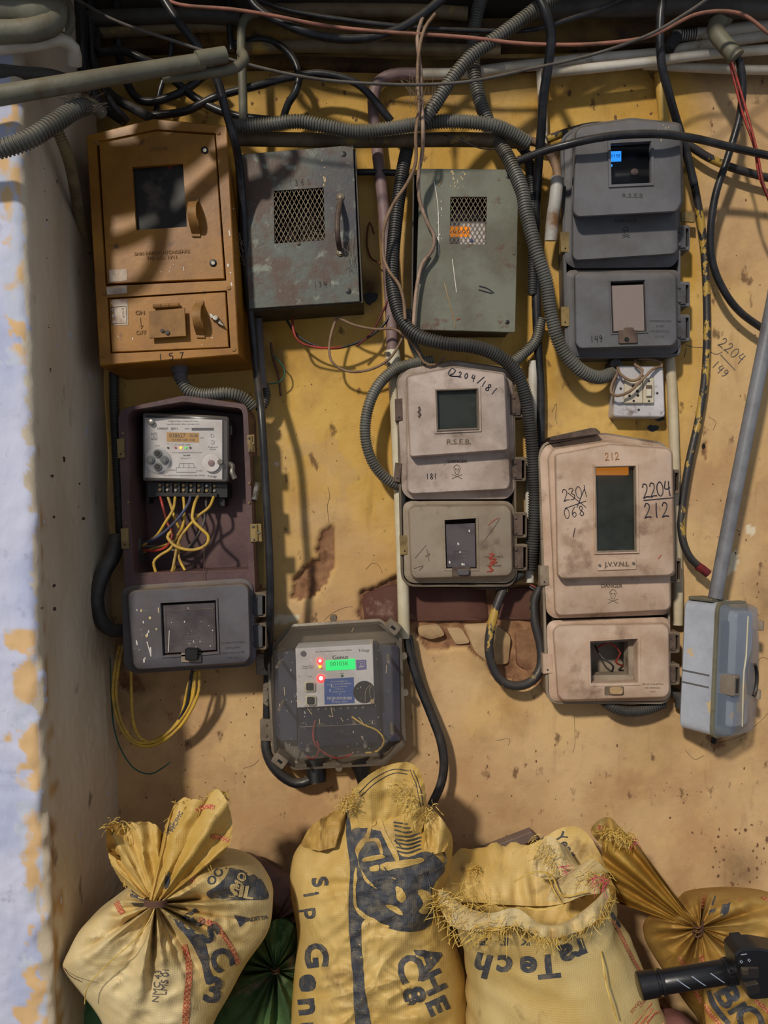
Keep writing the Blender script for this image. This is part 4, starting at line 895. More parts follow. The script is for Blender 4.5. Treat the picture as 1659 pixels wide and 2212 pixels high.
tx = lambda s_, x, y, h, **k_: word(s_, x, y, h, M['print_dark'], fp, 'printed_text', 'mf', off=fx, **k_)
tx('3 Phase, 4 Wire, ac Static kWh Meter', 396, 910, 3); tx('Type:03B, 3x240V, 50Hz, 3x10-60A, CL.1', 395, 916.5, 3); tx('S104519', 351, 926, 4.6, b=.4); tx('05/11', 377, 926, 4.6, b=.4); tx('MM/YY', 405, 926.5, 2.8); tx('kWh', 436, 946, 2.8)
tx('CAL', 363, 958.5, 2); tx('PH1  PH2  PH3  TAMPER', 395, 961, 2.2); tx('P.O.No: JPD/SE/MM/CKP/XEN-I/TN-2099', 404, 978, 2.6); tx('TN-2099', 403, 984, 3, b=.3); tx('Ref.Temp. 27 C', 402, 990, 2.6); tx('Genus Power Infrastructures Ltd., Jaipur (INDIA)', 403, 1027, 2.8); tx('SUPPLY', 373, 1016, 2.8); tx('LOAD', 432, 1017, 2.8); tx('Property of', 460, 966, 3); tx('RVVNL', 460, 971, 3); tx('Trilogy', 458, 1029, 5); tx('Genus', 357, 1027, 2.6); tx('IS:13779', 333, 936, 2.6); tx('CM/L 0124', 333, 950, 2.4); tx('Neutral', 340, 963, 2.2)
ink([[(x, 924), (x, 930)] for x in range(415, 463, 2)], .9, M['print_dark'], fp, 'barcode', 'mf', smooth=False, off=.0003); ink([rpoly(rect(327, 938, 339, 948), 2, 2), [(336, 941), (331, 941), (331, 943), (336, 944), (335, 946), (330, 946)], circ(459, 941, 3.5), rpoly(rect(456, 952, 463, 959), 1, 1), rect(381, 1010, 424, 1020)+[(381, 1010)], [(386, 1010), (388, 1001), (418, 1001), (420, 1010)], [(397, 1001), (397, 1010)], [(408, 1001), (408, 1010)]], .35, M['print_dark'], fp, 'printed_diagram', 'mf', smooth=False)
cd_ = build(MB().cyl(340, 994, 27, md-.001, md+.002, 28), 'button_disc', mat('disc_clear', (190, 190, 192), .15, alpha=.35, bump=0), T)
for (x, y), mm in (((339, 979), 'meter_black'), ((324, 993), 'smc_grey'), ((354, 993), 'smc_grey'), ((339, 1008), 'meter_black')):
    b_ = build(MB().cyl(x, y, 9.5, md, md+.006, 18, 9, hole=.0055), 'button_ring', mat('ring_clear', (120, 124, 124), .2, alpha=.6, bump=0), T); build(MB().cyl(x, y, 6.2, md-.004, md+.0072, 12), 'push_button', M[mm], b_)
op = build(MB().cyl(456, 1000, 19, md-.001, md+.002, 26), 'optical_port', M['label_white'], T); build(MB().cyl(456, 1000, 7, md+.002, md+.004, 12), 'optical_lens', M['pipe_mauve'], op); bolt(T, 475, 998, 6, md, name='seal_screw'); bolt(T, 326, 912, 6.5, md, M['steel'], name='seal_screw')
tb = build(MB().slab(rpoly([(318, 1041), (492, 1043), (492, 1075), (318, 1075)], 2), .012, .060, 1), 'terminal_block', M['meter_black'], T); build(MB().slab([(335, 1064), (469, 1066), (469, 1074), (335, 1073)], .06, .068, 1), 'terminal_lip', M['meter_black'], tb)
for x in (345, 361, 379, 396, 412, 429, 446, 463):
    for y in (1048, 1058): bolt(tb, x, y+(x-345)*.016, 3.3, .060, M['brass'] if (x+y) % 3 else M['steel'], name='terminal_screw')
for x in range(8): build(MB().slab(rect(351+x*17, 1043, 355+x*17, 1064), .06, .066, .4), 'terminal_barrier', M['meter_black'], tb) if x < 7 else 0
build(MB().slab(rect(471, 1072, 486, 1094), .02, .05, 1), 'mounting_lug', M['meter_black'], tb); build(MB().slab(rect(316, 1072, 322, 1088), .02, .05, 1), 'mounting_lug', M['meter_black'], tb)
build(MB().slab(rpoly(rect(494, 918, 501, 940), 2), .03, .06, 1), 'side_clip', M['smc_grey'], T)
mb = MB().tube(spline([P(493, 1000, .07), P(503, 1008, .08), P(502, 1020, .085), P(508, 1034, .085)], .004), [.004]*3+[.007]*40 if False else .006, 8); build(mb, 'lead_seal', M['steel'], T)
# wires
W_ = [('red wire from the first terminal curling left into the gland', 'cable_red', [(345, 1068, .062), (352, 1095, .075), (362, 1130, .07), (372, 1155, .08), (360, 1180, .08), (335, 1190, .07), (308, 1188, .06)], 3),
 ('beige wire from the third terminal running down to the gland', 'cable_yellow', [(379, 1070, .062), (374, 1100, .085), (356, 1130, .09), (340, 1155, .08), (318, 1172, .07), (306, 1180, .06)], 3.2),
 ('blue wire from the fifth terminal running down to the gland', 'cable_blue', [(412, 1070, .062), (406, 1090, .09), (385, 1120, .095), (360, 1145, .09), (332, 1165, .08), (306, 1176, .06)], 3.2),
 ('yellow wire from the second terminal crossing to the middle of the tangle', 'cable_yellow', [(361, 1068, .062), (370, 1095, .07), (380, 1125, .075), (390, 1150, .07), (378, 1168, .065), (352, 1178, .06), (310, 1192, .055)], 3.2),
 ('yellow wire from the fourth terminal bending down to the shelf', 'cable_yellow', [(396, 1070, .062), (398, 1100, .08), (395, 1135, .085), (382, 1160, .08), (368, 1185, .08), (345, 1200, .085), (332, 1215, .09), (338, 1240, .09)], 3.2),
 ('yellow wire looping widest, from the sixth terminal', 'cable_yellow', [(429, 1070, .062), (420, 1090, .09), (416, 1120, .10), (430, 1138, .105), (450, 1158, .105), (444, 1178, .105), (415, 1188, .105), (380, 1180, .105), (362, 1160, .10), (370, 1148, .095)], 3.6),
 ('yellow wire from the last terminal sweeping down through the loop', 'cable_yellow', [(463, 1070, .062), (452, 1095, .085), (428, 1115, .085), (405, 1140, .085), (388, 1165, .085), (380, 1195, .085), (374, 1225, .09), (370, 1240, .09)], 3.4),
 ('grey wire at the back of the tangle from the seventh terminal', 'cable_grey', [(446, 1070, .055), (444, 1110, .05), (436, 1140, .05), (415, 1175, .05), (385, 1190, .05), (345, 1180, .05), (308, 1182, .05)], 3),
 ('short yellow wire ending in a bare tip above the shelf', 'cable_yellow', [(388, 1175, .07), (386, 1200, .08), (392, 1218, .095), (400, 1232, .10)], 3),
 ('yellow wire dropping straight down to the shelf', 'cable_yellow', [(384, 1160, .06), (381, 1190, .07), (376, 1215, .075), (380, 1238, .08)], 3)]
for lab, m_, pts, r_ in W_: cable('meter_wire', lab, 'wire', pts, r_, M[m_], n=8, step=.005)
build(MB().tube([P(401, 1232, .10), P(404, 1238, .103)], [.0016, .0003], 6), 'bare_tip', M['steel'], None, 'bare bright tip of the short yellow wire', 'wire end') if False else None
cable('thread', 'thin brown thread hanging over the open box shelf', 'thread', [(440, 1180, .11), (441, 1215, .118), (438, 1250, .125)], .8, M['twine'], n=5)

# ------------------------------------------------ clear octagonal meter box
T = thing('meter_enclosure', 'clear plastic eight-sided meter box with glowing green display, bottom centre', 'meter enclosure', P(725, 1655, 0, .06), 'moulded meter enclosures')
oc = rpoly([(628, 1350), (822, 1338), (866, 1378), (876, 1606), (830, 1652), (634, 1662), (588, 1626), (578, 1408)], 6, 3)
fc_ = rpoly([(648, 1392), (815, 1384), (846, 1394), (852, 1590), (815, 1632), (640, 1640), (606, 1606), (600, 1404)], 5, 3)
Wq = lambda p, dd, dr=None: [P(x, y, dd, dr) for x, y in p]
mb = MB(); mb.loft([Wq(offset(oc, 6), .004, .05), Wq(offset(oc, 3), .05, .05), Wq(offset(oc, 10), .05, .05), Wq(offset(oc, 12), .02, .05)], True, True); build(mb, 'base_tray', M['clear_tan'], T, smooth=.5)
for q in ([(594, 1412), (628, 1406), (640, 1412), (642, 1600), (606, 1600), (594, 1590)], [(818, 1396), (856, 1394), (862, 1400), (866, 1600), (826, 1606)], [(642, 1396), (816, 1390), (824, 1612), (644, 1622)]): build(MB().slab(rpoly(q, 5), .02, .056, 1), 'inner_panel', M['box_bluedark'], T, label='dark blue inner panel')
mb = MB(); mb.loft([Wq(oc, .045, .06), Wq(offset(oc, -1.5), .052, .06), Wq(offset(oc, -1.5), .06, .06), Wq(offset(oc, 4), .062, .06)], False, False); build(mb, 'clear_rim', M['clear_rim'], T, smooth=.5, label='dusty clear rim flange')
mb = MB(); mb.loft([Wq(offset(oc, 3), .060, .06), Wq(offset(oc, 6), .072, .07), Wq(fc_, .128), Wq(offset(fc_, 3), .130)], False, True); build(mb, 'clear_cover', M['clear_cover'], T, smooth=.5, bvh='cc', label='clear bevelled cover with dust and paint specks')
for (x, y, a_) in ((849, 1356, 40), (604, 1645, 38)):
    aa = math.radians(a_); R2 = lambda px_, py_: (x+px_*math.cos(aa)-py_*math.sin(aa), y+px_*math.sin(aa)+py_*math.cos(aa))
    g = build(MB().slab(rpoly([R2(-16, -12), R2(16, -12), R2(16, 12), R2(-16, 12)], 4), .045, .078, 2), 'snap_clip', M['clear_rim'], T, label='plastic snap clip'); build(MB().slab([R2(-5, -3), R2(6, -3), R2(6, 3), R2(-5, 3)], .078, .079, .3), 'clip_slot', M['black'], g)
for q in ([(552, 1411), (579, 1413), (579, 1459), (553, 1459)], [(561, 1554), (586, 1555), (586, 1602), (562, 1601)], [(568, 1478), (580, 1474), (580, 1528), (568, 1520)]):
    g = build(MB().slab(rpoly(q, 3), .045, .056, 1.5), 'hinge_lug', M['clear_rim'], T)
    for v in (.25, .75): build(MB().cyl(*bil(q, .5, v), 3.4, .056, .059, 10, hole=.0015), 'rivet', M['clear_rim'], g)
for (x, y) in ((720, 1336), (872, 1418), (875, 1497), (732, 1660)): build(MB().cyl(x, y, 8, .045, .06, 14, hole=.0025), 'screw_eye', M['clear_rim'], T)
for (x, y) in ((598, 1441), (603, 1533), (839, 1430), (847, 1584), (640, 1646)): build(MB().cyl(x, y, 5, .03, .125, 12, 3.6, hole=.0016), 'screw_post', M['clear_rim'], T)
drips(90, (600, 1395, 850, 1630), 'cc', M['white_drip'], T, 31, 5, (.25, .7)); ink([[(710, 1545), (716, 1548)], [(715, 1528), (719, 1549)], [(664, 1530), (674, 1543)], [(736, 1550), (741, 1558)], [(775, 1549), (785, 1563)], [(690, 1553), (691, 1564)], [(780, 1590), (785, 1598)], [(614, 1484), (615, 1502)], [(835, 1436), (834, 1454)], [(639, 1513), (652, 1518)], [(760, 1365), (764, 1357)], [(802, 1395), (800, 1385)]], .7, M['cream_drip'], T, 'paint_flecks', 'cc', smooth=False)
# meter in it
T = thing('electricity_meter', 'meter with glowing green display and red lamps inside the clear eight-sided box', 'electricity meter', P(725, 1615, .03))
fq = [(638, 1401), (805, 1392), (809, 1521), (642, 1529)]
fp = build(MB().slab(fq, .03, .100, 1), 'face_plate', M['label_white'], T, bvh='gf', label='white printed face plate')
F = lambda u, v: bil(fq, u, v)
lcd = build(MB().slab([(703, 1427), (767, 1423), (768, 1446), (704, 1449)], .1, .1012, .4), 'display', G['green'], fp, bvh='gl', label='glowing green display'); word('001038', 732, 1434, 9, mat('lcd_digit', (10, 150, 80), .5, bump=0), fp, 'display_digits', 'gl', ang=-3, sx=1, off=.0004)
word('Genus', 735, 1420, 8.5, M['ink_faint'], fp, 'printed_text', 'gf', ang=-3, sx=1.1, b=.9, off=.0004)
tx = lambda s_, x, y, h, m_='print_dark', k='gf', **kk: word(s_, x, y, h, M[m_], fp, 'printed_text', k, ang=-3, off=.0004, **kk)
tx('Genus Power Infrastructures Ltd., Jaipur (INDIA)', 720, 1406, 2.8); tx('Trilogy', 786, 1405, 6); tx('3 Phase 4 Wire', 664, 1439, 2.8); tx('ac Static Meter', 665, 1443, 2.8); tx('Scroll', 670, 1461, 2.6); tx('kWh', 739, 1455, 2.6)
bl = build(MB().slab([(700, 1467), (764, 1463), (766, 1519), (701, 1522)], .1, .1008, .3), 'blue_label', M['label_blue'], fp, bvh='gb')
for i, s_ in enumerate(('GENUS POWER INFRA LTD', 'ac STATIC WATTHOUR SMART METER', 'Whole current 3x240V 50Hz', 'IS 13779 CL 1.0', 'PROPERTY OF JVVNL')): tx(s_, 732, 1472+i*5.6, 2.7, 'label_white', 'gb', sx=.8)
ink([[(x, 1505), (x, 1511)] for x in range(708, 762, 3)], .9, M['label_white'], fp, 'barcode', 'gb', smooth=False, off=.0003); tx('9379018   04/15', 734, 1516, 3.6, 'label_white', 'gb')
bp_ = build(MB().slab([(769, 1426), (791, 1425), (792, 1446), (770, 1448)], .1, .1008, .3), 'purple_label', M['label_purple'], fp, bvh='gp'); ink([rpoly([(774, 1430), (787, 1429), (787, 1440), (775, 1441)], 2, 2), [(784, 1433), (778, 1433), (778, 1436), (784, 1437), (783, 1439), (777, 1439)]], .6, M['label_white'], fp, 'standards_mark', 'gp', smooth=False)
build(MB().slab(rpoly([(x if x < 808 else 808, y) for x, y in circ(787, 1495, 24, 24)], 0.1, 1), .1, .1015, .3), 'battery_hole', M['black'], fp, label='round black opening cut at the edge', bvh='gh'); ink([[(800, 1478), (790, 1492), (789, 1516)], [(804, 1478), (798, 1492), (803, 1512)]], .8, M['smc_drab'], fp, 'bare_wires', 'gh', off=.002)
build(MB().slab(rect(800, 1512, 808, 1520), .1, .106, 1), 'wire_plug', M['pale_stone'], fp)
for (x, y, r_, g_) in ((691, 1428, 4, 'redhot'), (691, 1434, 4, 'red'), (691, 1441, 3.5, 'orange'), (693, 1466, 5.2, 'redhot')):
    lp = build(MB().cyl(x, y, r_, .1, .106, 14, r_*.7), 'pilot_light', G[g_], fp, label='lit '+('amber' if g_ == 'orange' else 'red')+' lamp')
    if g_ == 'redhot': build(MB().cyl(x, y, r_*1.7, .1, .102, 16), 'lamp_bezel', G['red'], fp, label='red lit lamp rim')
for (x, y) in ((669, 1484), (671, 1514)):
    g = build(MB().slab(rpoly(rect(x-12, y-11, x+12, y+11), 5), .1, .106, 2), 'button_housing', M['pipe_cream'], fp); build(MB().slab(rpoly(rect(x-8, y-8, x+8, y+8), 3), .106, .110, 2), 'push_button', M['black'], g)
bolt(fp, 655, 1412, 6, .1, M['smc_bluegrey'], name='seal_screw'); build(MB().cyl(739, 1460, 3, .1, .101, 10), 'optical_port', M['cable_green'], fp)
tc = build(MB().slab([(643, 1530), (813, 1522), (818, 1604), (648, 1616)], .03, .085, 2), 'terminal_cover', mat('term_dark', (40, 42, 58), .3, alpha=.75, bump=0), T, bvh='gt', label='dark translucent terminal cover')
word('TN-2248', 727, 1579, 6, M['print_dark'], T, 'printed_text', 'gt', ang=-2); word('9379018', 743, 1592, 8, M['black'], T, 'printed_text', 'gt', ang=-2, sx=1.15, b=.8); word('Sr. No.', 706, 1594, 5, M['black'], T, 'printed_text', 'gt', ang=-2); word('RIGHT', 804, 1557, 3.2, M['smc_drab'], T, 'printed_text', 'gt'); word('LEFT', 656, 1562, 3.2, M['smc_drab'], T, 'printed_text', 'gt'); word('CAUTION', 690, 1564, 3.2, M['smc_drab'], T, 'printed_text', 'gt'); skull(764, 1561, 9, M['smc_drab'], T, 'gt'); ink([[(648, 1570), (812, 1563)]], .8, M['smc_drab'], T, 'seam', 'gt', smooth=False)
for i in range(8): bolt(T, 672+i*16, 1532-i*.6, 3.2, .086, M['smc_grey'], name='terminal_screw')
for (x, y) in ((664, 1620), (789, 1612)): bolt(T, x, y, 5, .11, name='fixing_screw', d0=.06)
for lab, m_, pts in (('red wire curving down inside the clear box', 'cable_red', [(681, 1556, .09), (676, 1585, .095), (682, 1610, .095), (710, 1632, .09), (735, 1638, .08), (762, 1628, .07)]), ('faint red wire at lower left inside the clear box', 'cable_red', [(684, 1600, .09), (690, 1618, .09), (678, 1638, .08), (662, 1634, .07)]),
                     ('yellow-brown wire curving at the right inside the clear box', 'cable_yellow', [(760, 1548, .09), (785, 1565, .095), (815, 1578, .09), (830, 1600, .085), (816, 1622, .08), (790, 1626, .07)])): cable('meter_wire', lab, 'wire', pts, 2.2, M[m_], n=8)

# ------------------------------------------------ socket board
T = thing('socket_board', 'white socket and switch board hanging below the grey enclosure', 'socket', P(1380, 900, 0, .05))
pl_ = build(MB().slab([(1333, 789), (1433, 790), (1437, 901), (1325, 900)], .004, .045, 2.5, r=9), 'mounting_plate', mat('socket_white', (206, 202, 204), .35, (184, 180, 182), 12, dust=.4, spots=[((96, 76, 58), 20, .62, .74)]), T, smooth=.5)
so = build(MB().slab(rpoly([(1350, 817), (1388, 817), (1389, 871), (1349, 871)], 2), .045, .053, 1.5), 'socket', M['smc_pink'] if False else mat('socket_cream', (196, 184, 162), .4, dust=.3), T)
for (x, y, r_) in ((1369, 835, 4), (1361, 845, 3.2), (1377, 845, 3.2), (1360, 855, 3), (1378, 854, 3), (1369, 866, 2.6)): build(MB().cyl(x, y, r_, .0525, .0536, 12), 'socket_hole', M['black'], so)
sw = build(MB().slab(rpoly(rect(1390, 816, 1413, 871), 2), .045, .053, 1.5), 'switch', M['pale_stone'] if False else bpy.data.materials['socket_cream'], T)
build(MB().slab(rect(1396, 832, 1409, 857), .053, .0545, .5), 'switch_well', M['hinge_brown'], sw); build(MB().slab(rect(1397, 840, 1408, 856), .0545, .059, 1.5), 'rocker', mat('rocker', (204, 196, 176), .35), sw)
for (x, y) in ((1402, 823), (1402, 866)): build(MB().cyl(x, y, 2.4, .053, .054, 10), 'screw', M['dark_steel'], sw)
for (x, y) in ((1341, 839), (1420, 849), (1380, 885)): build(MB().cyl(x, y, 2.6, .044, .0465, 10), 'screw', M['dark_steel'], pl_)
cable('lead', 'thin brown lead looped over the white socket board', 'wire', [(1333, 790, .04), (1340, 808, .062), (1362, 822, .065), (1380, 818, .065), (1388, 800, .062), (1372, 788, .055), (1372, 778, .045)], 3.2, M['cable_brown'], n=8)
cable('lead', 'thin brown lead hanging below the left edge of the white socket board', 'wire', [(1425, 792, .05), (1410, 798, .058), (1385, 822, .07), (1360, 846, .07), (1334, 855, .068), (1320, 848, .065), (1322, 830, .06), (1334, 806, .06)], 3.2, M['cable_brown'], n=8)
cable('lead', 'thin brown lead arching from the grey enclosure to the top of the socket board', 'wire', [(1378, 776, .04), (1405, 776, .05), (1428, 784, .05), (1428, 794, .05)], 3, M['cable_brown'], n=8)

# ------------------------------------------------ turned clear box on a pipe, right
T = thing('meter_enclosure', 'pale blue-grey box with clear front turned sideways, hanging from a sloping pipe at the right', 'meter enclosure', P(1555, 1585, .05), 'moulded meter enclosures')
yaw = math.radians(37); base = P(1506, 1440, .10); th = math.radians(2.5)
def LW(x, y, z):
    """box-local metres: x across the front, y out of the front, z up"""
    X = x*math.cos(yaw)+y*math.sin(yaw); Y = x*math.sin(yaw)-y*math.cos(yaw); Z = z
    return Vector((base.x+X*math.cos(th)+Z*math.sin(th), base.y+Y, base.z+Z*math.cos(th)-X*math.sin(th)))
def local_loft(name, m, outline, ys, insets, parent=T, c0=True, c1=True, key=None, label=None, smooth=.6):
    mb = MB(); mb.loft([[LW(x/1000, y_, z/1000) for x, z in offset(outline, i_)] for y_, i_ in zip(ys, insets)], c0, c1); return build(mb, name, m, parent, smooth=smooth, bvh=key, label=label)
ol = rpoly([(0, 134), (150, 134), (160, 60), (166, 0), (160, -70), (140, -134), (0, -134)], 24, 5)
ol = rpoly([(-4, 134), (104, 134), (110, 70), (116, 50), (116, -60), (106, -134), (-4, -134)], 20, 5)
local_loft('back_shell', M['box_paleblue'], ol, [-.034, -.030, .030, .036], [4, 0, 0, 0], label='pale blue-grey shell with cream paint smears')
for z in (-.012, -.036): 
    mb = MB(); mb.loft([[LW(-.0052, y_, z+dz) for y_, dz in ((-.03, -.0015), (.03, -.0015), (.03, .0015), (-.03, .0015))], [LW(-.0030, y_, z+dz) for y_, dz in ((-.03, -.0015), (.03, -.0015), (.03, .0015), (-.03, .0015))]]); build(mb, 'shell_seam', M['smc_grey'], T)
local_loft('gasket', M['pipe_grey'], ol, [.036, .037, .044, .045], [0, -3, -3, 0], label='greyish gasket rim')
local_loft('clear_front', M['clear_blue'], ol, [.045, .060, .070, .074], [1, 3, 7, 14], c0=False, key='tb', label='clear glossy front cover')
ol2 = rpoly([(30, 118), (96, 118), (100, 40), (82, 10), (82, -30), (98, -60), (92, -116), (30, -116)], 12, 4)
local_loft('moulded_panel', M['box_paleblue'], ol2, [.045, .058, .062], [0, 1, 4], label='moulded panel behind the clear front')
ol3 = rpoly([(6, -110), (24, -110), (24, 100), (6, 100)], 6, 3); local_loft('dark_channel', M['meter_black'], ol3, [.045, .052], [0, 1])
local_loft('snap_clip', M['clear_rim'], rpoly([(-2, -44), (22, -44), (22, -4), (-2, -4)], 3, 2), [.045, .078, .081], [0, 0, 2]); local_loft('clip_slot', M['black'], rpoly([(5, -38), (15, -38), (15, -10), (5, -10)], 1, 1), [.0812, .0816], [0, 0])
for z0 in (-62, 78): local_loft('hinge_barrel', M['smc_drab'], rpoly([(98, z0), (106, z0), (106, z0+22), (98, z0+22)], 3, 2), [.072, .080], [0, 1])
mb = MB(); arc = [LW(.075+.018*math.cos(a_), .0765, -.02+.034*math.sin(a_)) for a_ in np.linspace(-1.2, 1.2, 14)]; mb.tube(arc, .0035, 6); build(mb, 'turn_lock', M['meter_black'], T, label='dark crescent-shaped lock')
mb = MB(); mb.tube([LW(.052, .074, .110), LW(.050, .075, .03), LW(.044, .075, 0), (LW(.044, .075, -.04)), LW(.048, .074, -.11)], .0018, 6); build(mb, 'moulded_ridge', M['pipe_cream'], T)
local_loft('pipe_collar', M['pipe_grey'], rpoly([(0, 134), (52, 134), (52, 141), (0, 141)], 2, 2), [-.026, .026], [0, 0])
cable('pipe', 'long sloping grey metal pipe running down to the turned clear box', 'pipe', [(1688, 560, .115), (1655, 730, .112), (1620, 905, .108), (1585, 1080, .104), (1545, 1292, .10)], 15, M['pipe_steel'], n=16)
# ------------------------------------------------ pipes, conduits and cables
K = cable
cg, cdk, ct = M['conduit_grey'], M['conduit_dark'], M['conduit_tan']; cb, cp = M['cable_black'], M['cable_painted']
# top-left heap
K('pipe', 'thick grey pipe slanting across the top left corner to a split end', 'pipe', [(-60, 216, .42), (60, 196, .41), (200, 172, .38), (330, 150, .34), (440, 132, .31)], 21, M['pipe_grey'], n=18, rr=(1.05, .85))
K('pipe', 'short grey sleeve with open end above the split of the thick corner pipe', 'pipe', [(425, 128, .32), (487, 118, .30)], 17, M['pipe_grey'], n=16, hollow=True)
K('pipe', 'pale lower branch with cut open mouth under the thick corner pipe', 'pipe', [(350, 168, .30), (430, 160, .29), (500, 150, .28), (528, 128, .27), (520, 112, .26)], 11, M['pipe_grey'], n=14, hollow=True)
K('conduit', 'grey corrugated hose crossing in front of the pillar at the left edge', 'conduit', [(-60, 330, .43), (0, 322, .43), (60, 302, .42), (115, 268, .40), (160, 238, .37), (190, 228, .34)], 20, cg, corr=6.2)
K('hose_end', 'dusty grey tape-wrapped end of the corrugated hose beside the pillar top', 'conduit', [(176, 230, .35), (200, 228, .33), (222, 248, .31)], 16, M['pipe_grey'], rr=(1.15, .8), n=14)
K('conduit', 'tan corrugated hose dropping between pillar and orange cabinet', 'conduit', [(125, 285, .30), (140, 320, .28), (152, 360, .24), (162, 410, .20), (172, 470, .14), (190, 540, .08)], 12, ct, corr=5)
for i, (lab, pts, r_, m_) in enumerate([
  ('fat pale pipe bend, topmost of the corner heap', [(-70, 30, .44), (20, 22, .43), (90, 30, .42), (115, 5, .40), (110, -60, .38)], 30, 'pipe_grey'),
  ('fat dusty pipe bend under the topmost one of the corner heap', [(-70, 72, .45), (30, 68, .44), (85, 62, .43), (118, 35, .41), (125, -60, .38)], 24, 'pipe_grey'),
  ('whitish swollen pipe bend, lowest of the corner heap', [(-70, 104, .43), (20, 100, .42), (90, 92, .40), (130, 86, .38), (158, 104, .36), (162, 140, .34)], 15, 'pipe_white'),
  ('dark pipe passing below the corner heap', [(-70, 150, .38), (30, 156, .36), (120, 166, .33), (190, 190, .28)], 14, 'pipe_dark'),
  ('slim grey pipe bend right of the corner heap', [(130, -30, .36), (150, 20, .34), (152, 55, .33), (140, 75, .33)], 10, 'pipe_grey')]): K('pipe_bend', lab, 'pipe', pts, r_, M[m_], n=18, jit=.12)
for i, (lab, pts, r_) in enumerate([
  ('thick dark cable falling behind the corner heap, leftmost', [(165, -30, .10), (178, 60, .10), (180, 140, .10), (215, 220, .10), (270, 262, .10)], 12),
  ('thick dark cable falling behind the corner heap, second', [(192, -30, .08), (196, 70, .08), (205, 150, .08), (240, 205, .10), (290, 235, .12), (332, 258, .14)], 10),
  ('thick dark cable falling behind the corner heap, third', [(215, 60, .06), (212, 110, .08), (260, 108, .08), (310, 128, .08), (350, 150, .07), (420, 210, .07), (500, 248, .08), (600, 262, .09)], 9),
  ('dark cable drooping from the heap to the orange cabinet top', [(228, 190, .14), (240, 222, .15), (275, 262, .12)], 8),
  ('dark vertical cable above the orange cabinet', [(250, -30, .05), (255, 60, .05), (262, 140, .05), (300, 215, .06), (380, 205, .07), (460, 150, .06)], 9),
  ('sagging black cable above the orange cabinet peak', [(330, 250, .06), (400, 240, .07), (470, 208, .08), (560, 184, .08), (640, 165, .07), (700, 160, .07), (770, 180, .07), (815, 225, .06), (845, 262, .05)], 8.5),
  ('thin vertical dark cable between the beams above the orange cabinet', [(380, -30, .05), (372, 60, .05), (366, 130, .05), (345, 200, .05), (336, 250, .05)], 6),
  ('vertical dark cable left of the grey drop pipe', [(490, -30, .07), (495, 40, .07), (500, 110, .07)], 7)]): K('cable', lab, 'cable', pts, r_, cb, n=10)
K('cable', 'glossy black cable running from the top edge down past the orange cabinet', 'cable', [(335, -30, .26), (380, 40, .26), (430, 105, .255), (468, 170, .24), (488, 240, .23), (506, 300, .21), (516, 350, .17), (524, 430, .13), (530, 540, .10), (540, 660, .09), (552, 780, .09), (565, 900, .135), (574, 1050, .14), (582, 1200, .14), (584, 1330, .12), (578, 1440, .05), (575, 1600, .04)], 9, cb, n=12)
K('pipe', 'blue-grey pipe beside the glossy black cable under the rusty cabinet', 'pipe', [(556, 690, .04), (560, 760, .045), (566, 840, .05)], 11, M['smc_bluegrey'], n=14)
K('conduit', 'corrugated hose from under the orange cabinet to the black cable', 'conduit', [(388, 812, .10), (396, 828, .10), (410, 845, .10), (440, 853, .10), (490, 850, .10), (525, 860, .09), (548, 882, .08)], 14, cg, corr=5.4)
mb = MB().tube([P(388, 788, .10), P(389, 806, .10), P(390, 806, .10), P(391, 822, .10)], [.017, .017, .014, .014], 14); build(mb, 'gland', M['smc_bluegrey'], None, 'blue-grey threaded gland under the orange cabinet', 'pipe fitting')
K('conduit', 'corrugated hose bend beside the black cable above the open box', 'conduit', [(564, 820, .04), (576, 845, .045), (572, 872, .05), (556, 890, .05)], 9, cdk, corr=5)
K('conduit', 'dark corrugated hose behind the left edge of the open meter box', 'conduit', [(246, 795, .035), (247, 880, .035), (252, 980, .03), (258, 1100, .03), (262, 1190, .03)], 11, cdk, corr=5)
K('pipe_bend', 'black bent pipe bulging left of the grey lower cover', 'pipe', [(252, 1160, .06), (244, 1200, .08), (222, 1240, .10), (208, 1290, .11), (218, 1340, .10), (245, 1362, .08), (275, 1360, .06)], 16, M['conduit_dark'], n=16, rr=(1.1, .9))
# drop pipe and horizontal runs above the rusty cabinet
K('pipe', 'grey drop pipe with a bend at the top above the rusty cabinet', 'pipe', [(570, 26, .10), (540, 32, .10), (524, 50, .10), (521, 90, .10), (524, 180, .10), (526, 270, .09)], 9.5, M['pipe_grey'], n=14)
K('conduit', 'long wavy corrugated hose running level above the rusty and green-grey cabinets', 'conduit', [(505, 272, .12), (570, 270, .12), (640, 262, .125), (700, 272, .125), (770, 284, .12), (840, 278, .12), (900, 268, .12), (960, 262, .12), (1020, 264, .12), (1070, 272, .12), (1110, 290, .11), (1145, 312, .10)], 15, cg, corr=5.6)
K('pipe', 'dirty level pipe just above the rusty and green-grey cabinets', 'pipe', [(512, 300, .08), (640, 302, .08), (760, 304, .08), (900, 302, .08), (1020, 302, .08), (1144, 306, .08)], 15, M['pipe_dirty'], n=16)
K('pipe', 'slim tan pipe curving from the dirty level pipe down to the short white pipe', 'pipe', [(1140, 304, .08), (1165, 310, .08), (1185, 330, .08), (1200, 358, .08), (1206, 390, .08)], 9, M['cable_brown'], n=14)
K('pipe', 'short stained white pipe hanging beside the grey enclosure', 'pipe', [(1190, 520, .06), (1194, 470, .07), (1200, 430, .08), (1204, 384, .08)], 14, mat('pipe_stained', (176, 172, 166), .5, (128, 92, 60), 9, lo=.48, hi=.6, dust=.3), n=16, hollow=True)
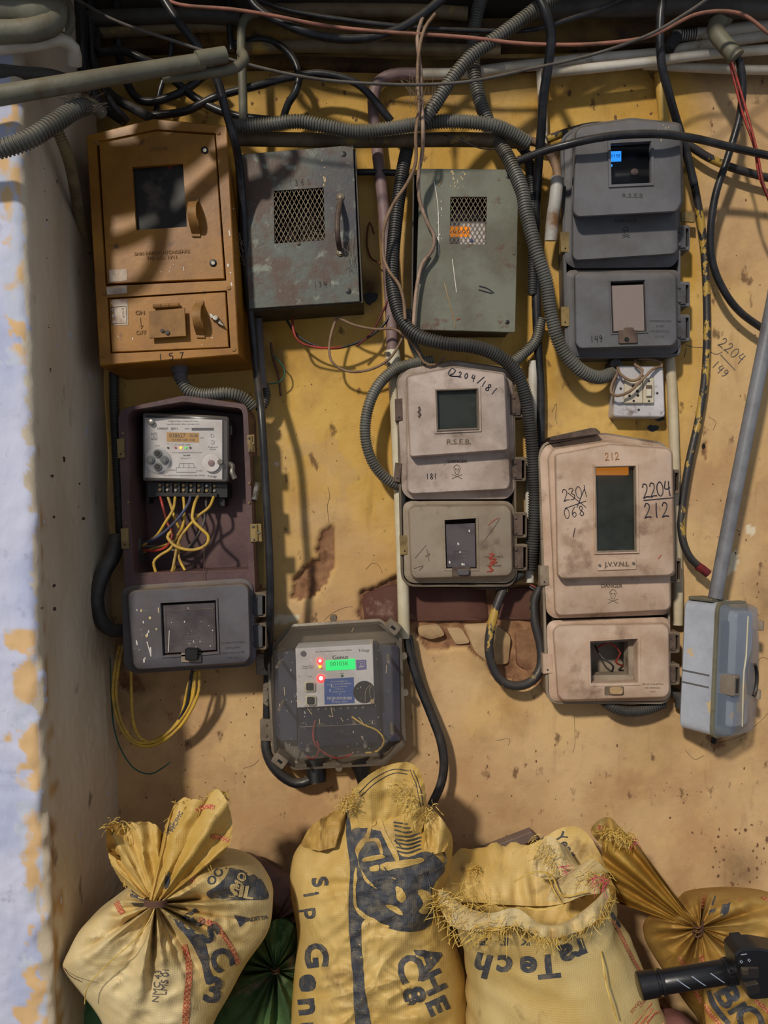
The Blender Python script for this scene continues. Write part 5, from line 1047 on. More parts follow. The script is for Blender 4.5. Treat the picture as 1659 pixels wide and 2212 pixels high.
K('conduit', 'diagonal corrugated hose rising to the top edge right of centre', 'conduit', [(915, 262, .15), (940, 225, .155), (975, 172, .16), (1020, 120, .165), (1075, 80, .17), (1130, 40, .17), (1190, -5, .17), (1230, -30, .17)], 15, cg, corr=5.6)
K('conduit', 'long corrugated hose from the top edge down between the cabinets to the socket board', 'conduit', [(1045, -20, .06), (1030, 30, .06), (1022, 90, .06), (1024, 150, .065), (1036, 215, .07), (1062, 280, .075), (1100, 345, .10), (1126, 405, .115), (1138, 465, .12), (1158, 540, .12), (1180, 610, .11), (1190, 680, .10), (1210, 745, .09), (1248, 795, .08), (1290, 815, .06), (1325, 806, .04)], 15, cg, corr=5.6)
K('conduit', 'black corrugated hose falling left of the green-grey cabinet and round the whitish enclosure', 'conduit', [(880, 318, .05), (868, 380, .06), (856, 470, .07), (848, 560, .08), (850, 630, .09), (868, 690, .10), (905, 726, .11), (960, 742, .115), (1020, 748, .11), (1070, 765, .10), (1112, 800, .085), (1136, 860, .075), (1148, 950, .06), (1155, 1060, .05), (1152, 1150, .045), (1144, 1235, .035)], 15, cdk, corr=5.4)
K('conduit', 'corrugated hose looping out left of the whitish enclosure', 'conduit', [(935, 780, .05), (890, 786, .055), (848, 802, .06), (812, 840, .07), (792, 895, .075), (790, 950, .075), (806, 1000, .07), (835, 1035, .06), (868, 1052, .04)], 12.5, M['conduit_grey'], corr=5.4)
K('conduit', 'short corrugated hose hanging behind the lower left corner of the green-grey cabinet', 'conduit', [(884, 670, .04), (886, 720, .045), (900, 760, .05), (918, 786, .05)], 10, cg, corr=5)
K('conduit', 'short corrugated hose curving below the right corner of the green-grey cabinet', 'conduit', [(1168, 690, .03), (1158, 735, .035), (1130, 765, .04), (1104, 786, .045)], 12, cg, corr=5)
K('conduit', 'dark corrugated hose behind the tan pipe bend beside the grey enclosure', 'conduit', [(1110, 300, .04), (1140, 340, .04), (1150, 420, .04), (1152, 520, .04), (1150, 640, .035)], 11, cdk, corr=5)
K('pipe', 'mauve wall pipe turning down from the level white pipe left of the green-grey cabinet', 'pipe', [(900, 160, .03), (860, 160, .03), (825, 172, .03), (808, 200, .03), (808, 250, .03), (816, 330, .03), (828, 440, .03), (838, 560, .03), (845, 680, .03), (848, 770, .03)], 13, M['pipe_mauve'], n=16)
K('pipe', 'cream wall pipe running down behind the left side of the whitish enclosure', 'pipe', [(849, 775, .03), (856, 900, .03), (864, 1080, .03), (870, 1240, .03), (873, 1378, .03)], 13, M['pipe_cream'], n=16, hollow=True)
mb = MB().tube([P(848, 757, .03), P(849, 775, .03), P(850, 776, .03), P(851, 796, .03)], [.015, .0165, .0165, .015], 16); cpl = build(mb, 'coupler', M['pipe_cream'], None, 'white clamp coupler joining the mauve and cream pipes', 'pipe fitting')
for y in (764, 786): build(MB().tube([P(833, y, .036), P(840, y, .05)], .004, 8), 'clamp_bolt', M['steel'], cpl)
K('pipe', 'level white pipe with the mauve bend, upper of the run behind', 'pipe', [(890, 160, .03), (1000, 158, .03), (1100, 146, .03), (1250, 130, .03), (1420, 116, .03), (1500, 100, .03), (1700, 70, .03)], 12, M['pipe_white'], n=16)
K('pipe', 'bright white pipe sloping up to the right edge, nearest of the white pipes', 'pipe', [(1170, 158, .06), (1215, 154, .06), (1320, 143, .06), (1400, 134, .06), (1520, 118, .06), (1700, 104, .06)], 10.5, M['pipe_white'], n=16)
K('pipe', 'white pipe under the bright one at the right edge', 'pipe', [(1390, 140, .035), (1500, 146, .035), (1600, 150, .035), (1700, 152, .035)], 10, M['pipe_white'], n=16)
K('pipe', 'white pipe with dark collars behind the open-ended elbow, top right', 'pipe', [(1455, 78, .045), (1530, 70, .045), (1600, 60, .045), (1700, 46, .045)], 12, M['pipe_white'], n=16)
K('conduit', 'short black corrugated sleeve on the white pipe, top right', 'conduit', [(1468, 76, .045), (1505, 72, .045)], 14, cdk, corr=5)
K('conduit', 'corrugated stub pointing down left of the white pipe, top right', 'conduit', [(1462, 80, .05), (1452, 92, .055), (1442, 110, .06)], 13, cdk, corr=5)
K('pipe', 'grey elbow pipe with open cut mouth pointing down, top right', 'pipe', [(1570, 38, .08), (1550, 45, .09), (1546, 68, .10), (1562, 92, .11), (1592, 124, .12)], 17, M['pipe_grey'], n=16, hollow=True)
K('pipe', 'yellowish wall pipe running down behind the grey enclosure', 'pipe', [(1426, 160, .02), (1432, 230, .02), (1440, 300, .02)], 12, mat('pipe_yellowed', (206, 168, 84), .5, (182, 146, 70), 8), n=14)
K('pipe', 'cream wall pipe between socket board and pinkish enclosure', 'pipe', [(1446, 770, .02), (1452, 850, .02), (1456, 960, .02), (1460, 1100, .02), (1464, 1260, .02), (1464, 1350, .02)], 11, mat('pipe_beige', (198, 184, 158), .5, (176, 158, 128), 8), n=14)
K('pipe', 'slim white pipe behind the vertical black cable, upper', 'pipe', [(1168, 150, .02), (1172, 230, .02), (1174, 320, .02)], 10, M['pipe_white'], n=12)
K('pipe', 'slim white pipe ending right of the whitish enclosure', 'pipe', [(1152, 780, .02), (1150, 880, .02), (1146, 1000, .02), (1144, 1130, .02), (1144, 1258, .02)], 10, M['pipe_white'], n=12, hollow=True)
K('pipe', 'grey painted pipe running level along the top edge above the rusty cabinet', 'pipe', [(560, 24, .075), (700, 22, .075), (900, 24, .075), (1010, 30, .075)], 14, M['pipe_dirty'], n=16)
K('pipe', 'dark pipe along the top right edge', 'pipe', [(1150, 22, .10), (1300, 16, .10), (1500, 14, .10), (1720, 24, .10)], 20, M['pipe_dark'], n=16)
K('pipe', 'dark pipe along the top left edge behind the cables', 'pipe', [(160, 40, .075), (300, 36, .075), (430, 34, .075), (520, 40, .075)], 16, M['pipe_dark'], n=16)
K('pipe', 'dirty level pipe half hidden below the ledge, left', 'pipe', [(200, 72, .06), (300, 66, .06), (420, 58, .06), (500, 58, .06)], 12, M['pipe_dirty'], n=16)
K('pipe', 'thick mottled level pipe between the ledges above the rusty cabinet', 'pipe', [(530, 105, .06), (660, 100, .06), (800, 104, .06), (960, 108, .06), (1080, 112, .06)], 13, M['pipe_dirty'], n=16)
# black cables
K('cable', 'thick black cable sagging in a bow at the top centre', 'cable', [(520, -30, .17), (560, 22, .17), (620, 55, .17), (700, 80, .17), (780, 84, .17), (850, 68, .17), (910, 34, .17), (975, -20, .17)], 9.5, cb, n=12)
K('cable', 'thin black cable crossing the top from left to right', 'cable', [(540, -5, .14), (620, 22, .14), (720, 40, .14), (850, 56, .14), (1000, 66, .14), (1140, 66, .14), (1220, 45, .14), (1300, 18, .14), (1360, -10, .14)], 5.5, cb, n=10)
K('cable', 'black cable hooped above the rusty cabinet', 'cable', [(505, 96, .06), (560, 86, .065), (600, 96, .07), (632, 125, .07), (645, 160, .07), (640, 195, .07), (622, 225, .06), (612, 255, .05)], 8, cb, n=10)
K('cable', 'thick black cable dropping straight down between the cabinets right of centre', 'cable', [(1150, -30, .20), (1178, 25, .20), (1190, 70, .19), (1186, 130, .17), (1174, 210, .14), (1168, 300, .10), (1160, 400, .05), (1157, 520, .035), (1160, 700, .03), (1168, 850, .02), (1168, 960, .018), (1166, 1080, .016)], 10, cb, n=12)
K('cable', 'twin black cable falling from the top behind the grey enclosure', 'cable', [(1434, -30, .15), (1426, 50, .15), (1428, 130, .14), (1444, 200, .12), (1462, 262, .08), (1480, 320, .06), (1500, 400, .05)], 9, cb, n=10)
K('cable', 'paint-streaked cable running down the wall right of the enclosures to a red taped end', 'cable', [(1484, 330, .06), (1504, 420, .04), (1518, 510, .03), (1525, 610, .025), (1527, 720, .025), (1522, 820, .025), (1508, 910, .025), (1488, 1000, .03), (1474, 1090, .03), (1472, 1150, .035), (1488, 1200, .04), (1520, 1232, .04)], 8, cp, n=10)
K('tape_end', 'red taped cable end beside the sloping pipe', 'cable end', [(1506, 1222, .042), (1518, 1230, .043), (1530, 1240, .044)], 9.5, mat('red_tape', (120, 30, 36), .5, (60, 30, 34), 40), n=10)
K('cable', 'black cable swinging left from the open elbow and back to the right edge', 'cable', [(1597, 128, .11), (1604, 180, .10), (1598, 250, .09), (1572, 340, .08), (1546, 420, .07), (1535, 500, .06), (1540, 570, .05), (1565, 630, .045), (1600, 675, .04), (1655, 715, .04), (1700, 745, .04)], 8, cb, n=10)
K('cable', 'black cable drawn level across the front of the grey enclosure to the right edge', 'cable', [(1120, 348, .12), (1165, 330, .14), (1220, 314, .16), (1280, 300, .17), (1350, 291, .17), (1430, 290, .17), (1500, 299, .15), (1580, 318, .13), (1700, 345, .12)], 8.5, cb, n=10)
K('cable', 'black cable passing behind the grey enclosure and out to the right edge', 'cable', [(1180, 302, .03), (1230, 284, .03), (1290, 272, .03), (1380, 280, .03), (1470, 305, .03), (1530, 340, .03), (1590, 365, .03), (1700, 395, .03)], 8.5, cp, n=10)
K('cable', 'thick black link cable between rusty and green-grey cabinets', 'cable', [(770, 372, .03), (820, 372, .035), (870, 374, .04)], 7, cb, n=10)
K('cable', 'black cable down the right of the clear eight-sided box', 'cable', [(877, 1370, .03), (886, 1420, .035), (904, 1480, .04), (930, 1545, .045), (950, 1600, .05), (957, 1650, .055), (950, 1695, .06), (930, 1740, .07)], 8, cb, n=10)
K('cable', 'second strand of the black cable right of the clear eight-sided box', 'cable', [(886, 1372, .03), (896, 1425, .03), (914, 1485, .03), (938, 1545, .035), (958, 1600, .04), (964, 1650, .045), (957, 1695, .05), (938, 1738, .06)], 5, cb, n=10)
K('cable', 'black cable bowing below the left of the clear eight-sided box', 'cable', [(576, 1580, .04), (574, 1610, .045), (584, 1645, .05), (608, 1675, .05), (640, 1692, .05), (668, 1686, .05), (690, 1668, .04)], 11, cb, n=12)
mb = MB().tube([P(680, 1640, .035), P(684, 1690, .045)], .022, 14); build(mb, 'gland', M['black'], None, 'black cable gland under the clear eight-sided box, left', 'pipe fitting')
mb = MB().tube([P(775, 1640, .035), P(782, 1668, .04), P(786, 1700, .045)], [.022, .018, .010], 14); build(mb, 'gland', M['black'], None, 'black cable gland under the clear eight-sided box, right', 'pipe fitting')
K('cable', 'paint-stained cable looping below between whitish and pinkish enclosures', 'cable', [(1094, 1262, .035), (1078, 1295, .045), (1064, 1340, .05), (1056, 1395, .055), (1064, 1440, .055), (1085, 1472, .055), (1118, 1482, .055), (1150, 1470, .05), (1168, 1440, .045), (1168, 1395, .04), (1156, 1345, .035), (1154, 1300, .03), (1166, 1270, .03)], 10, cp, n=12)
K('conduit', 'corrugated hose peeping out under the pinkish enclosure', 'conduit', [(1296, 1505, .05), (1320, 1525, .055), (1352, 1536, .055), (1395, 1532, .05), (1440, 1515, .045)], 13, cdk, corr=5)
K('conduit', 'corrugated hose peeping out under the whitish enclosure', 'conduit', [(1015, 1258, .045), (1050, 1264, .045), (1090, 1262, .045), (1130, 1235, .04)], 11, cdk, corr=5)
K('pipe', 'dark cable bundle end at the lower right corner of the pinkish enclosure', 'pipe', [(1446, 1490, .02), (1468, 1505, .025), (1470, 1528, .025)], 12, M['conduit_dark'], n=12)
K('wire', 'thin red and blue wire stub beside the pinkish enclosure, red strand', 'wire', [(1144, 1262, .02), (1155, 1268, .025), (1172, 1276, .03)], 2, M['cable_red'], n=6)
K('wire', 'thin red and blue wire stub beside the pinkish enclosure, blue strand', 'wire', [(1144, 1267, .02), (1155, 1274, .025), (1172, 1282, .03)], 2, M['cable_blue'], n=6)
# thin wires
K('wire', 'faded pink wire sagging across the whole top to the right', 'wire', [(340, -5, .2), (400, 12, .2), (500, 20, .2), (590, 34, .19), (700, 55, .18), (820, 68, .18), (1000, 80, .18), (1130, 94, .18), (1260, 96, .18), (1380, 84, .18), (1440, 62, .18), (1500, 32, .18), (1560, 24, .18), (1610, 34, .18), (1660, 72, .18), (1700, 100, .18)], 4, M['cable_pink'], n=8)
K('wire', 'thin grey-brown wire sagging across the whole top in front of everything', 'wire', [(140, -15, .30), (250, 45, .30), (380, 90, .29), (520, 135, .27), (650, 165, .26), (760, 178, .25), (900, 183, .24), (1020, 175, .24), (1150, 148, .24), (1280, 118, .24), (1400, 76, .24), (1480, 30, .24), (1540, -10, .24)], 3.6, M['cable_grey'], n=8)
K('wire', 'upper red wire hanging from the open elbow at the right edge', 'wire', [(1580, 130, .12), (1598, 190, .12), (1618, 260, .12), (1636, 330, .12), (1650, 400, .12), (1680, 470, .12)], 2.6, M['cable_red'], n=6)
K('wire', 'lower red wire hanging beside its twin at the right edge', 'wire', [(1576, 132, .11), (1590, 190, .11), (1606, 250, .11), (1630, 320, .11), (1640, 380, .11), (1668, 450, .11)], 2.6, M['cable_red'], n=6)
K('wire', 'long brown wire hanging down left of the green-grey cabinet', 'wire', [(940, 30, .19), (918, 60, .19), (905, 110, .19), (902, 170, .19), (905, 230, .19), (898, 290, .18), (898, 350, .16), (880, 395, .15), (850, 440, .14), (830, 490, .13), (828, 550, .12), (840, 585, .12), (862, 615, .12), (872, 650, .12), (875, 690, .12)], 3.8, M['cable_brown'], n=8)
K('wire', 'long pale wire falling over the left edge of the green-grey cabinet', 'wire', [(915, 30, .17), (902, 80, .18), (908, 150, .18), (910, 210, .18), (914, 280, .18), (912, 330, .15), (904, 380, .13), (906, 430, .12), (922, 478, .11), (938, 510, .11), (934, 540, .11), (912, 570, .11), (902, 610, .11), (896, 660, .11), (893, 710, .11)], 4.2, M['pipe_mauve'] if False else mat('cable_pale', (170, 142, 122), .6, (120, 98, 84), 30), n=8)
K('wire', 'blue and white twisted lead down the left edge of the green-grey cabinet', 'wire', [(926, 548, .098), (910, 575, .10), (902, 602, .10)], 3, M['cable_blue'], n=6)
K('wire', 'red wire bowed under the rusty cabinet', 'wire', [(632, 688, .05), (634, 715, .06), (646, 738, .06), (672, 748, .06), (705, 752, .06), (740, 750, .055)], 2.8, M['cable_red'], n=6)
K('wire', 'dark wire bowed under the rusty cabinet to the mauve pipe', 'wire', [(620, 692, .04), (640, 722, .045), (680, 746, .05), (730, 752, .05), (790, 732, .045), (830, 700, .04), (848, 668, .04)], 2.8, M['cable_black'], n=6)
K('wire', 'dark red wire rising right of the rusty cabinet', 'wire', [(770, 748, .05), (800, 722, .045), (822, 684, .04), (842, 640, .04)], 2.4, mat('wire_darkred', (92, 36, 32), .6), n=6)
K('wire', 'brown wire looping low under the rusty cabinet', 'wire', [(727, 686, .06), (718, 712, .06), (712, 740, .06), (712, 768, .06), (725, 790, .06), (758, 803, .06), (800, 798, .06), (838, 778, .06), (862, 745, .06), (875, 715, .06)], 3, M['cable_brown'], n=7)
K('wire', 'brown wire swinging right under the green-grey cabinet', 'wire', [(730, 686, .065), (765, 702, .07), (810, 711, .07), (848, 710, .07), (872, 724, .075), (898, 752, .08), (915, 782, .075), (938, 788, .07), (960, 772, .06)], 3, M['cable_brown'], n=7)
K('wire', 'thin wire loop on the wall right of the rusty cabinet', 'wire', [(808, 505, .02), (798, 480, .015), (792, 520, .01), (800, 555, .01), (822, 570, .02)], 2, mat('wire_rust', (98, 52, 34), .7), n=6)
for i, (dx, dd) in enumerate(((0, 0), (7, .01))):
    K('wire', ('outer', 'inner')[i]+' yellow wire of the big loop hanging under the grey lower cover', 'wire', [(258+dx, 1395, .04), (249+dx, 1440, .05), (244+dx, 1500, .06), (256+dx, 1560, .065), (280+dx, 1598, .065), (312, 1612-dx, .065), (350, 1602-dx, .065), (388-dx, 1570-dx, .07), (415-dx*2, 1530, .075), (430-dx*2, 1490, .08), (430-dx*2, 1448, .08)], 3.6, M['cable_yellow'], n=8)
K('wire', 'third yellow wire of the loop under the grey lower cover, shortest on the left', 'wire', [(283, 1448, .06), (284, 1500, .06), (288, 1560, .065), (305, 1596, .065), (335, 1600, .065), (372, 1575, .07), (400, 1540, .075), (418, 1500, .08), (422, 1450, .08)], 3.4, M['cable_yellow'], n=8)
K('wire', 'yellow wire crossing straight to the black bundle under the grey lower cover', 'wire', [(322, 1606, .06), (350, 1590, .06), (380, 1565, .065), (396, 1530, .07), (404, 1490, .075), (415, 1450, .08)], 3, M['cable_yellow'], n=8)
K('wire', 'black wire in the bundle under the grey lower cover', 'wire', [(416, 1445, .085), (410, 1480, .085), (404, 1520, .08), (384, 1560, .07)], 3.4, M['cable_black'], n=8)
K('wire', 'thin green wire hanging in a long bow at the lower left', 'wire', [(238, 1420, .045), (240, 1500, .05), (246, 1570, .055), (262, 1620, .06), (290, 1660, .06), (325, 1672, .06), (355, 1656, .055), (368, 1646, .05)], 1.6, M['cable_green'], n=6)
K('wire', 'short green wire curl beside the pipe under the rusty cabinet', 'wire', [(592, 770, .03), (610, 788, .03), (615, 810, .03), (602, 826, .03), (572, 830, .04)], 1.6, M['cable_green'], n=6)
K('wire', 'dark brown wire pair twisting down the wall under the rusty cabinet', 'wire', [(585, 740, .02), (590, 775, .02), (600, 805, .02), (604, 830, .02), (607, 855, .015)], 3, M['twine'], n=6)
K('wire', 'thin black wire hanging over the level pipe above the green-grey cabinet', 'wire', [(925, 290, .11), (960, 292, .11), (1000, 305, .11), (1035, 320, .10), (1070, 322, .10)], 1.4, M['cable_black'], n=5)
# dusty cobwebs strung between the cables
rnd = random.Random(12)
def web(lab, cx, cy, sx_, sy_, n, d):
    mb = MB()
    for i in range(n):
        a = P(cx+rnd.uniform(-sx_, sx_), cy+rnd.uniform(-sy_, sy_), d+rnd.uniform(-.012, .012)); b_ = P(cx+rnd.uniform(-sx_, sx_), cy+rnd.uniform(-sy_, sy_), d+rnd.uniform(-.012, .012)); m_ = (a+b_)/2-Vector((0, 0, (a-b_).length*.12))
        mb.tube(spline([a, m_, b_], .012), .00035, 3)
    build(mb, 'cobweb', M['cobweb'], None, lab, 'cobweb', kind='stuff', smooth=0)
web('dusty cobweb under the thick corner pipe', 180, 222, 55, 24, 34, .36); web('dusty cobweb around the brown wires above the green-grey cabinet', 905, 200, 40, 50, 34, .19)
web('cobweb threads between orange and rusty cabinets', 520, 540, 12, 40, 12, .115); web('cobweb by the handle of the rusty cabinet', 752, 545, 14, 45, 14, .116); web('cobweb left of the yellow wire loop', 244, 1410, 20, 40, 12, .08)
# unseen pipes added over the corner to cast shade on the orange cabinet
for lab, pts, r_ in (('unseen pipe added to shade the orange cabinet, lower', [(-120, -30, .47), (60, -50, .46), (200, -44, .42), (300, -90, .38)], 26), ('unseen pipe added to shade the orange cabinet, middle', [(-120, -90, .49), (80, -110, .47), (240, -100, .42), (380, -140, .36)], 26), ('unseen pipe added to shade the orange cabinet, upper', [(-120, -170, .50), (80, -175, .48), (260, -190, .42)], 30)):
    K('pipe_bend', lab, 'pipe', pts, r_, M['pipe_grey'], n=16, jit=.1)
# cracks and holes in the plaster
CR = M['dirt']
for st in ([(708, 1052), (712, 1072), (707, 1095), (711, 1128)], [(790, 1230), (806, 1216), (820, 1224), (826, 1238)], [(700, 1340), (716, 1326), (740, 1314), (762, 1310)], [(1550, 1605), (1600, 1590), (1640, 1560), (1659, 1540)], [(1568, 1300), (1590, 1320), (1612, 1310), (1640, 1330)], [(1480, 1620), (1500, 1640), (1520, 1632)], [(1240, 1550), (1242, 1600), (1238, 1626)], [(525, 1660), (548, 1652), (560, 1640)], [(1600, 1150), (1580, 1140), (1570, 1156), (1548, 1160)], [(1070, 1600), (1100, 1596), (1098, 1610)], [(1192, 890), (1202, 872), (1200, 905), (1204, 915)], [(1530, 900), (1546, 912), (1540, 930)], [(1630, 1440), (1645, 1420), (1659, 1424)]):
    ink([st], .4, CR, wall, 'crack', 'wall', n=3)
def chips(reg, n, seed, r0, r1, m):
    rr = random.Random(seed); blotch(wall, 'wall', 'plaster_chips', [(rr.uniform(reg[0], reg[2]), rr.uniform(reg[1], reg[3]), rr.uniform(r0, r1), rr.uniform(.7, 2)) for _ in range(n)], m)
chips((900, 1560, 1659, 1850), 70, 1, .6, 3, M['chip']); chips((250, 1450, 560, 1750), 50, 2, .6, 2.6, M['chip']); chips((1490, 200, 1659, 1300), 34, 3, .6, 3, M['chip']); chips((600, 780, 850, 1300), 26, 4, .6, 2, M['chip']); chips((1180, 180, 1420, 280), 16, 5, 1, 5, M['chip']); chips((1540, 1780, 1659, 1920), 30, 6, 1, 5, M['chip']); chips((530, 150, 900, 260), 26, 7, 1, 5, M['chip'])
blotch(wall, 'wall', 'dark_hole', [(1410, 925, 18, .6), (1424, 905, 16, .5), (800, 645, 22, 1), (1542, 1600, 9, 1.2), (1520, 964, 6, 1.5)], M['black'])
# ------------------------------------------------ sacks
def closed_spline(pts, per=14):
    p = [Vector((x, y, 0)) for x, y in pts]; n = len(p); out = []
    for i in range(n):
        a, b, c, d = p[i-1], p[i], p[(i+1) % n], p[(i+2) % n]
        for k in range(per):
            t = k/per; out.append(.5*((2*b)+(c-a)*t+(2*a-5*b+4*c-d)*t*t+(3*b-a-3*c+d)*t**3))
    return out
def radial(center, outline, N):
    q = closed_spline(outline); cx, cy = center
    pol = sorted((math.atan2(v.y-cy, v.x-cx), math.hypot(v.x-cx, v.y-cy)) for v in q)
    A_ = np.array([a for a, r in pol]); R_ = np.array([r for a, r in pol])
    A_ = np.concatenate([A_-2*math.pi, A_, A_+2*math.pi]); R_ = np.concatenate([R_, R_, R_])
    th_ = np.linspace(-math.pi, math.pi, N, endpoint=False); return th_, np.interp(th_, A_, R_)
def star_sack(T, center, outline, de, bf, bb, dneck, m, key, pleats, seed=0, N=260, Mr=70, dipw=.16, amp=.012, reach=.42, wr=.006, name='sack_body', label=None, ysc=1.):
    """filled sack seen from its tied neck: front relief with pleats running out of the neck, rounded back"""
    th_, R_ = radial((center[0], 0), [(x, (y-center[1])*ysc) for x, y in outline], N); rows = []; cx, cy = center
    ph = [noise.noise(Vector((math.cos(t)*1.6+seed, math.sin(t)*1.6, seed)))*5 for t in th_]
    for j in range(1, Mr+1):
        t = j/Mr; row = []
        for i, a in enumerate(th_):
            x = cx+R_[i]*t*math.cos(a); y = cy+R_[i]*t*math.sin(a)/ysc
            dome = max(0, 1-t**2.6)**.6
            dd = de+bf*dome*(1-math.exp(-(t/dipw)**1.4))+(dneck-de)*math.exp(-(t/dipw)**1.4)
            rpx = R_[i]*t; g = math.exp(-((rpx-25)/(reach*340))**2)*min(1, rpx/22)
            f = abs(math.sin(pleats*a*.5+ph[i]))*2-1.2+.5*math.sin(pleats*1.7*a+ph[i]*2)
            dd += amp*g*f*(1-t**4)
            dd += wr*(1-t**6)*(noise.noise(Vector((x/70, y/70, seed)))+.7*(1-2*abs(noise.noise(Vector((x/60+y/90, y/44, seed+4)))))-.3+.3*(1-2*abs(noise.noise(Vector((x/30-y/60, y/26, seed+2))))))
            row.append(P(x, y, dd))
        rows.append(row)
    edge = [P(cx+R_[i]*math.cos(a), cy+R_[i]*math.sin(a)/ysc, de) for i, a in enumerate(th_)]; cW = sum(edge, Vector())/len(edge)
    for t in (.97, .9, .78, .6, .35, .1):
        rows.append([Vector((cW.x+(e.x-cW.x)*t, -(de-bb*math.sqrt(1-t*t)), cW.z+(e.z-cW.z)*t)) for e in edge])
    mb = MB(); mb.loft(rows); return build(mb, name, m, T, smooth=1.1, bvh=key, label=label)
def mouth(T, neck, nr, dn, top, dt, gap, m, name='gathered_mouth', folds=7, amp=.010, seed=0, key=None, rag=6, sag=.0, nv=26, label=None):
    """cloth gathered at the tie and flaring to an open top edge; top = px polyline, dt = depth there, gap = half opening"""
    tp = spline([Vector((x, y, 0)) for x, y in top], 5); n = len(tp); rows = []
    for j in range(nv+1):
        v = j/nv; row = []
        for side in (1, -1):
            for i in (range(n) if side == 1 else range(n-1, -1, -1)):
                u = i/(n-1); e = math.sin(math.pi*u)**.5 if 0 < u < 1 else 0
                nx = neck[0]+nr*(u*2-1); ny = neck[1]+nr*.25*(1-abs(u*2-1))*side
                tx_, ty_ = tp[i].x, tp[i].y
                rg = rag*(noise.noise(Vector((u*26+seed, side, seed)))) if v == 1 else 0
                w_ = v**.8; x = nx+(tx_-nx)*w_; y = ny+(ty_-ny)*w_+rg+sag*math.sin(math.pi*v)*30
                f = math.sin(u*folds*math.pi*2+seed+side)+.5*math.sin(u*folds*4.3+seed*2+v*2)
                cr = 1-2*abs(noise.noise(Vector((u*7+seed, v*1.6, seed+side)))); d_ = dn+(dt-dn)*v+side*(gap*v**1.2*e+.006)+amp*1.5*f*(.35+.65*v)*side*(1 if 0 < u < 1 else 0)+.010*cr*(.3+v)*side*e+.005*noise.noise(Vector((x/20, y/20, seed)))
                row.append(P(x, y, d_))
        rows.append(row)
    mb = MB(); mb.loft(rows, True, False); return build(mb, name, m, T, smooth=1.2, bvh=key, label=label)
def strands(T, pts, n, m, seed, L=(14, 40), d=.3, dirs=None, droop=.5, spread=10, r=.00052, name='frayed_strands', dd=.01):
    rnd = random.Random(seed); mb = MB()
    for i in range(n):
        k = rnd.random()*(len(pts)-1); a = int(k); f = k-a; A_, B_ = pts[a], pts[a+1]; dep = (A_[2]*(1-f)+B_[2]*f) if len(A_) > 2 else d
        x = A_[0]*(1-f)+B_[0]*f+rnd.gauss(0, spread*.35); y = A_[1]*(1-f)+B_[1]*f+rnd.gauss(0, spread*.35)
        ang = rnd.uniform(0, 2*math.pi) if dirs is None else math.radians(rnd.gauss(dirs[0], dirs[1])); l = rnd.uniform(*L); q = []; w_ = rnd.uniform(-.6, .6)
        for s_ in range(5):
            t = s_/4; aa = ang+w_*t; q.append(P(x+math.cos(aa)*l*t, y+math.sin(aa)*l*t+droop*l*t*t, dep+dd+rnd.uniform(-.003, .012)*t))
        mb.tube(spline(q, .008), r*rnd.uniform(.7, 1.5), 3)
    return build(mb, name, m, T, kind='stuff', smooth=0, label='frayed straw-coloured strands')
def tie(T, cx, cy, rx, ry, d, m, turns=3, name='twine_tie'):
    mb = MB(); 
    q = []
    for i in range(turns*16+1):
        a = i/16*2*math.pi; t = i/(turns*16); q.append(P(cx+rx*math.cos(a), cy+ry*math.sin(a)*.5+(t-.5)*ry*1.1, d+.018*math.sin(a)+.006))
    mb.tube(q, .0016, 6); return build(mb, name, m, T, label='brown twine tie')
def stripe(T, q, w_, m, key, name='woven_stripe', label='faded red checked stripe', off=.0012):
    s_ = spline([Vector((x, y, 0)) for x, y in q], 12); L_, R_ = [], []
    for i, v in enumerate(s_):
        t = (s_[min(i+1, len(s_)-1)]-s_[max(i-1, 0)]).normalized(); n = Vector((-t.y, t.x, 0))*w_/2; L_.append((v+n)[:2]); R_.append((v-n)[:2])
    vs = []; fs = []
    for i in range(len(L_)): vs += [tuple(L_[i]), tuple(R_[i])]
    for i in range(len(L_)-1): fs.append((2*i, 2*i+1, 2*i+3, 2*i+2))
    return build(lay((vs, fs), key, off, L=8), name, m, T, smooth=0, label=label)
def patch(T, pts, m, key, name='printed_shape', off=.0012, label=None, sm=True):
    if sm: pts = [(v.x, v.y) for v in closed_spline(pts, 4)]
    return build(lay(polyfill(pts), key, off, L=9), name, m, T, smooth=0, label=label)
PD_, SR = M['sack_print'], M['sack_red']
YS = M['sack_yellow']
def base_at(px, d): v = P(px, 1106, d); return Vector((v.x, v.y, 0))

# sack 1, tied, left
T = thing('cement_sack', 'tied yellow woven sack with two flaring ears and dark letters, leaning by the pillar', 'sack', base_at(350, .25), 'yellow sacks along the wall')
star_sack(T, (336, 1952), [(306, 1898), (250, 1945), (180, 2000), (146, 2058), (136, 2078), (134, 2090), (148, 2112), (215, 2200), (238, 2270), (285, 2325), (350, 2340), (410, 2318), (446, 2262), (464, 2205), (495, 2150), (530, 2085), (575, 2020), (588, 1970), (585, 1930), (562, 1893), (520, 1868), (470, 1860), (420, 1872), (372, 1900)], .325, .075, .20, .42, M['sack_pale'], 's1', 9, 3, amp=.020, reach=.5, wr=.012)
mouth(T, (332, 1946), 16, .42, [(262, 1905), (235, 1850), (245, 1800), (285, 1778), (330, 1778), (352, 1800)], .33, .03, YS, folds=4, amp=.006, seed=2, rag=4, name='left_ear' if False else 'gathered_mouth', label='drooping left ear of the sack mouth', key='s1l')
mouth(T, (340, 1944), 18, .425, [(352, 1800), (375, 1745), (398, 1724), (440, 1728), (462, 1706), (482, 1716), (499, 1760), (501, 1805), (484, 1842), (450, 1856)], .34, .030, YS, folds=4, amp=.007, seed=5, rag=4, label='tall right ear of the sack mouth', key='s1r')
tie(T, 336, 1949, 24, 13, .43, M['twine'], 4)
